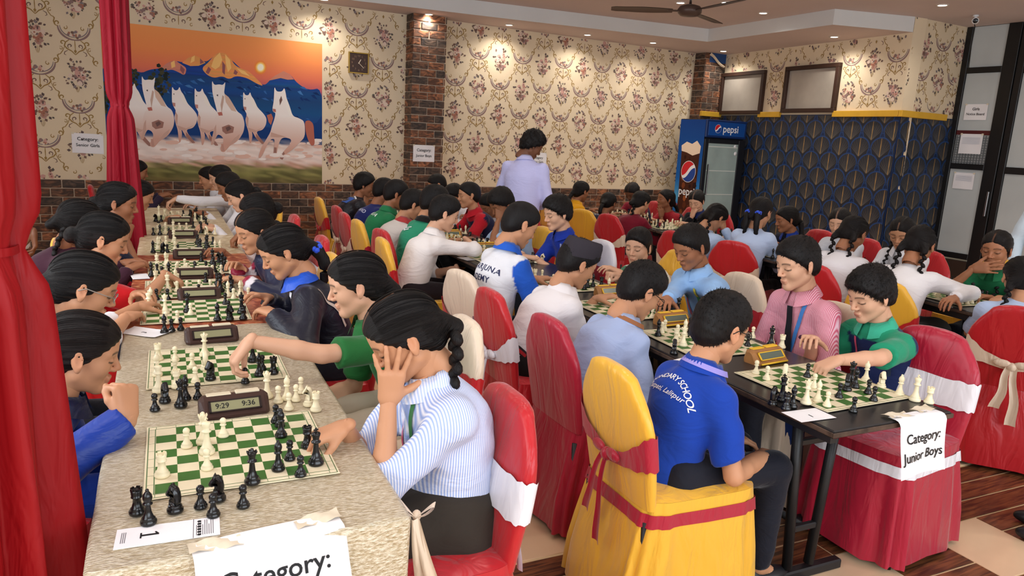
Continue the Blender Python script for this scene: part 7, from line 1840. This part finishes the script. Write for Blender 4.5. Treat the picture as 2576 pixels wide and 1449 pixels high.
# ---- junior girls
BR2 = lambda tie=None, L=.28, y=.075, e=-.24: [dict(start=(-.085, s*.068, -.085), end=(-.09, s*y, e), L=L, r=.016, tie=tie, tiepos='end', tr=.02) for s in (-1, 1)]
person('G1', 1462, 482, 52, 8, 14, 0, hair='pony', skin='brown', top=YEL, sleeve='short', collar=True, torso=.46, hands=(CHIN_R, {}), label='girl in a yellow polo with her hand at her mouth', chairc=('yellow', 'red', 'yellow satin chair of the girl in the yellow polo'))
person('G2', 1530, 512, 55, 30, 26, 20, hair='pony', skin='brown', top=(28, 32, 60), sleeve='short', collar=(190, 60, 60), torso=.42, extras=lambda c: print_on(c, 'SPORTS', .05, 'back', 0, .03, (190, 196, 214)), label='girl in a navy sports shirt turned away beside the yellow polo', chairc=('yellow', None, 'yellow satin chair of the navy sports shirt'))
person('G3', 1590, 484, 49, 205, 34, 188, hair='bun', skin='dark', top=(140, 30, 50), vest=(30, 34, 64), sleeve='short', torso=.45, label='girl in a red and navy top looking down near the wall', chairc=('red', None, 'red satin chair of the girl in red and navy'))
person('G4', 1612, 510, 58, 8, 22, 8, hair='braid', skin='tan', top=MAROON, sleeve='long', torso=.46, braids=[dict(start=(-.10, -.02, -.06), end=(-.13, -.05, -.30), L=.40, r=.017)], label='girl in a maroon blazer with one long braid', chairc=('red', 'cream', 'red satin chair of the maroon blazer'))
person('G5', 1674, 502, 52, 168, -4, 182, hair='pony', skin='brown', top=(160, 34, 44), vest=(26, 24, 30), sleeve='short', torso=.46, hands=({}, dict(head=(.045, .045, -.20), dir=(.1, -.05, 1), up=(.3, 1, 0), pose='cup', pole=(.4, .2, -1))), braids=[dict(start=(-.128, 0, -.04), end=None, L=.16, kind='pony', tie=(200, 30, 50), tr=.022)], label='girl in red and black resting her chin on her hand', chairc=('red', 'white', 'red satin chair of the girl in red and black'))
person('G6', 1752, 506, 56, 205, 24, 190, hair='bun', skin='fair', top=BLACK, sleeve='long', collar=(30, 44, 96), torso=.46, hands=(dict(head=(.115, -.01, -.13), dir=(-.1, .2, 1), up=(1, -.2, 0), pose='relax', pole=(.4, .3, -1)), {}), label='girl in black before the fridge with her hand over her face', chairc=('red', None, 'red satin chair in front of the fridge'))
person('G7', 1800, 548, 69, -2, 42, 4, hair='twin', skin='tan', top=(176, 196, 226), sleeve='long', torso=.44, braids=BR2(TIEW), hands=(dict(head=(.10, -.05, -.02), dir=(-.2, .2, 1), up=(.2, -1, 0), pose='relax', pole=(.5, .5, -1)), {}), label='girl in pale blue bowing her head into her hand', chairc=('red', 'cream', 'red satin chair with cream sash of the bowed head'))
person('G8', 1914, 534, 74, 12, 12, 18, hair='pony', skin='tan', top=(178, 196, 226), sleeve='long', torso=.50, seatz=.50, pants=(22, 22, 26), braids=[dict(start=(-.112, s*.045, -.02), end=(-.075, s*.05, -.06), L=.16, kind='pony', r=.021, tie=TIEB, tr=.024) for s in (-1, 1)], label='girl in pale blue with two bright blue hair ribbons', chairc=('red', 'cream', 'red satin chair of the girl with blue ribbons'))
person('G9', 1978, 552, 66, 158, 14, 180, hair='pony', skin='brown', top=(24, 28, 48), sleeve='long', collar=(30, 60, 150), torso=.46, extras=lambda c: strip_on(c, [(0, .12), (0, -.06)], .06, (34, 66, 160), 'scarf'), braids=[dict(start=(-.12, .03, -.05), end=(-.04, .10, -.10), L=.18, kind='pony', tie=(60, 120, 220), tiepos='end', tr=.03)], label='girl in a navy jacket with a blue scarf in profile', chairc=('red', None, 'red satin chair of the girl with a blue scarf'))
person('G10', 2146, 588, 88, 8, 32, 8, hair='twin', skin='brown', top=WHITE, sleeve='long', torso=.48, pants=(24, 22, 26), braids=BR2(TIEW, .34, .05, -.30), label='girl in white with a single braid hanging down her back', chairc=('red', None, 'red satin chair of the girl leaning in white'))
person('G11', 2112, 560, 72, 200, 16, 186, hair='bun', skin='fair', top=(210, 214, 222), sleeve='long', torso=.46, label='girl half hidden behind the leaning white shirt', chairc=('red', None, 'red satin chair of the half hidden girl'))
person('G12', 2268, 586, 80, 198, 24, 186, hair='twin', skin='tan', top=(222, 222, 226), sleeve='long', collar=True, torso=.46, braids=[dict(start=(-.06, s*.072, -.085), end=(.10, s*.085, -.12), L=.26, r=.016) for s in (-1, 1)], label='girl in white facing the room with parted hair', chairc=('red', None, 'red satin chair of the girl with parted hair'))
person('G13', 2312, 618, 97, 16, 36, 12, hair='twin', skin='brown', top=(230, 228, 230), sleeve='long', torso=.48, pants=(90, 88, 84), skirt=True, braids=BR2(TIEW, .36, .10, -.27), hands=(dict(px=(2400, 750), z=TZ+.05, pole=(-.1, .9, -.4)), {}), label='girl in white with two long braids ending in white bows', chairc=('yellow', 'red', 'yellow satin chair with red sash of the two long braids'))
chair(tuple(onz(2380, 690, .75)[:2]), rad(184), 'yellow', 'red', 'empty yellow satin chair with red sash by the glass partition')
person('G14', 2506, 628, 96, 192, 8, 188, hair='pony', skin='brown', top=(26, 98, 60), sleeve='short', collar=True, torso=.46, hands=(dict(head=(.125, -.075, -.11), dir=(.0, 1.2, .35), up=(1, .0, .1), pose='flat', pole=(.5, .7, -1)), {}), braids=[dict(start=(-.06, .07, -.08), end=(.10, .03, -.20), L=.28, r=.016)], label='girl in a green polo covering her mouth with her hand', chairc=('red', None, 'red satin chair of the girl covering her mouth'))
person('G15', 2566, 700, 108, 40, 22, 30, hair='twin', skin='tan', top=(176, 196, 228), sleeve='short', torso=.44, braids=BR2(None, .34, .09, -.22), label='girl in pale blue with two braids beside the red chair with cream bow', chairc=('red', 'cream', 'red satin chair with a cream bow near the aisle'))

# ---- people standing
person('S1', 1338, 366, 64, -8, 30, 35, hair='curly', skin='dark', top=(196, 196, 238), sleeve='long', collar=True, stand=1.02, hs=1.06, pants=(26, 26, 32), tucked=True, hands=(dict(rel=(.18, -.10, -.42)), dict(rel=(.20, .12, -.38))), label='standing man in a lilac shirt with curly hair, seen from behind', broad=1.25, group='standing people')
person('S2', 32, 330, 100, 20, 10, 10, hair='short', skin='dark', top=(228, 226, 230), sleeve='short', stand=1.0, hs=1.02, pants=(40, 40, 48), tucked=False, hands=(dict(pxd=(85, 585, 4.3), dir=(0, 0, -1), pole=(-.8, .5, -.2)), {}), label='standing person in a white T-shirt mostly hidden by the red curtain', group='standing people')
person('S3', 2772, 512, 150, 120, 10, 120, hair='short', skin='dark', top=(214, 220, 232), sleeve='short', stand=1.0, hs=1.08, pants=(38, 46, 62), tucked=False, hands=({}, {}), label='man in a white shirt and dark jeans standing at the aisle', group='standing people', broad=1.3)
person('S4', 2694, 440, 86, 200, 10, 190, hair='short', skin='brown', top=(206, 222, 232), sleeve='long', stand=1.0, hs=1.05, pants=(30, 30, 36), tucked=True, label='standing person in a pale shirt before the glass partition', group='standing people', broad=1.25)
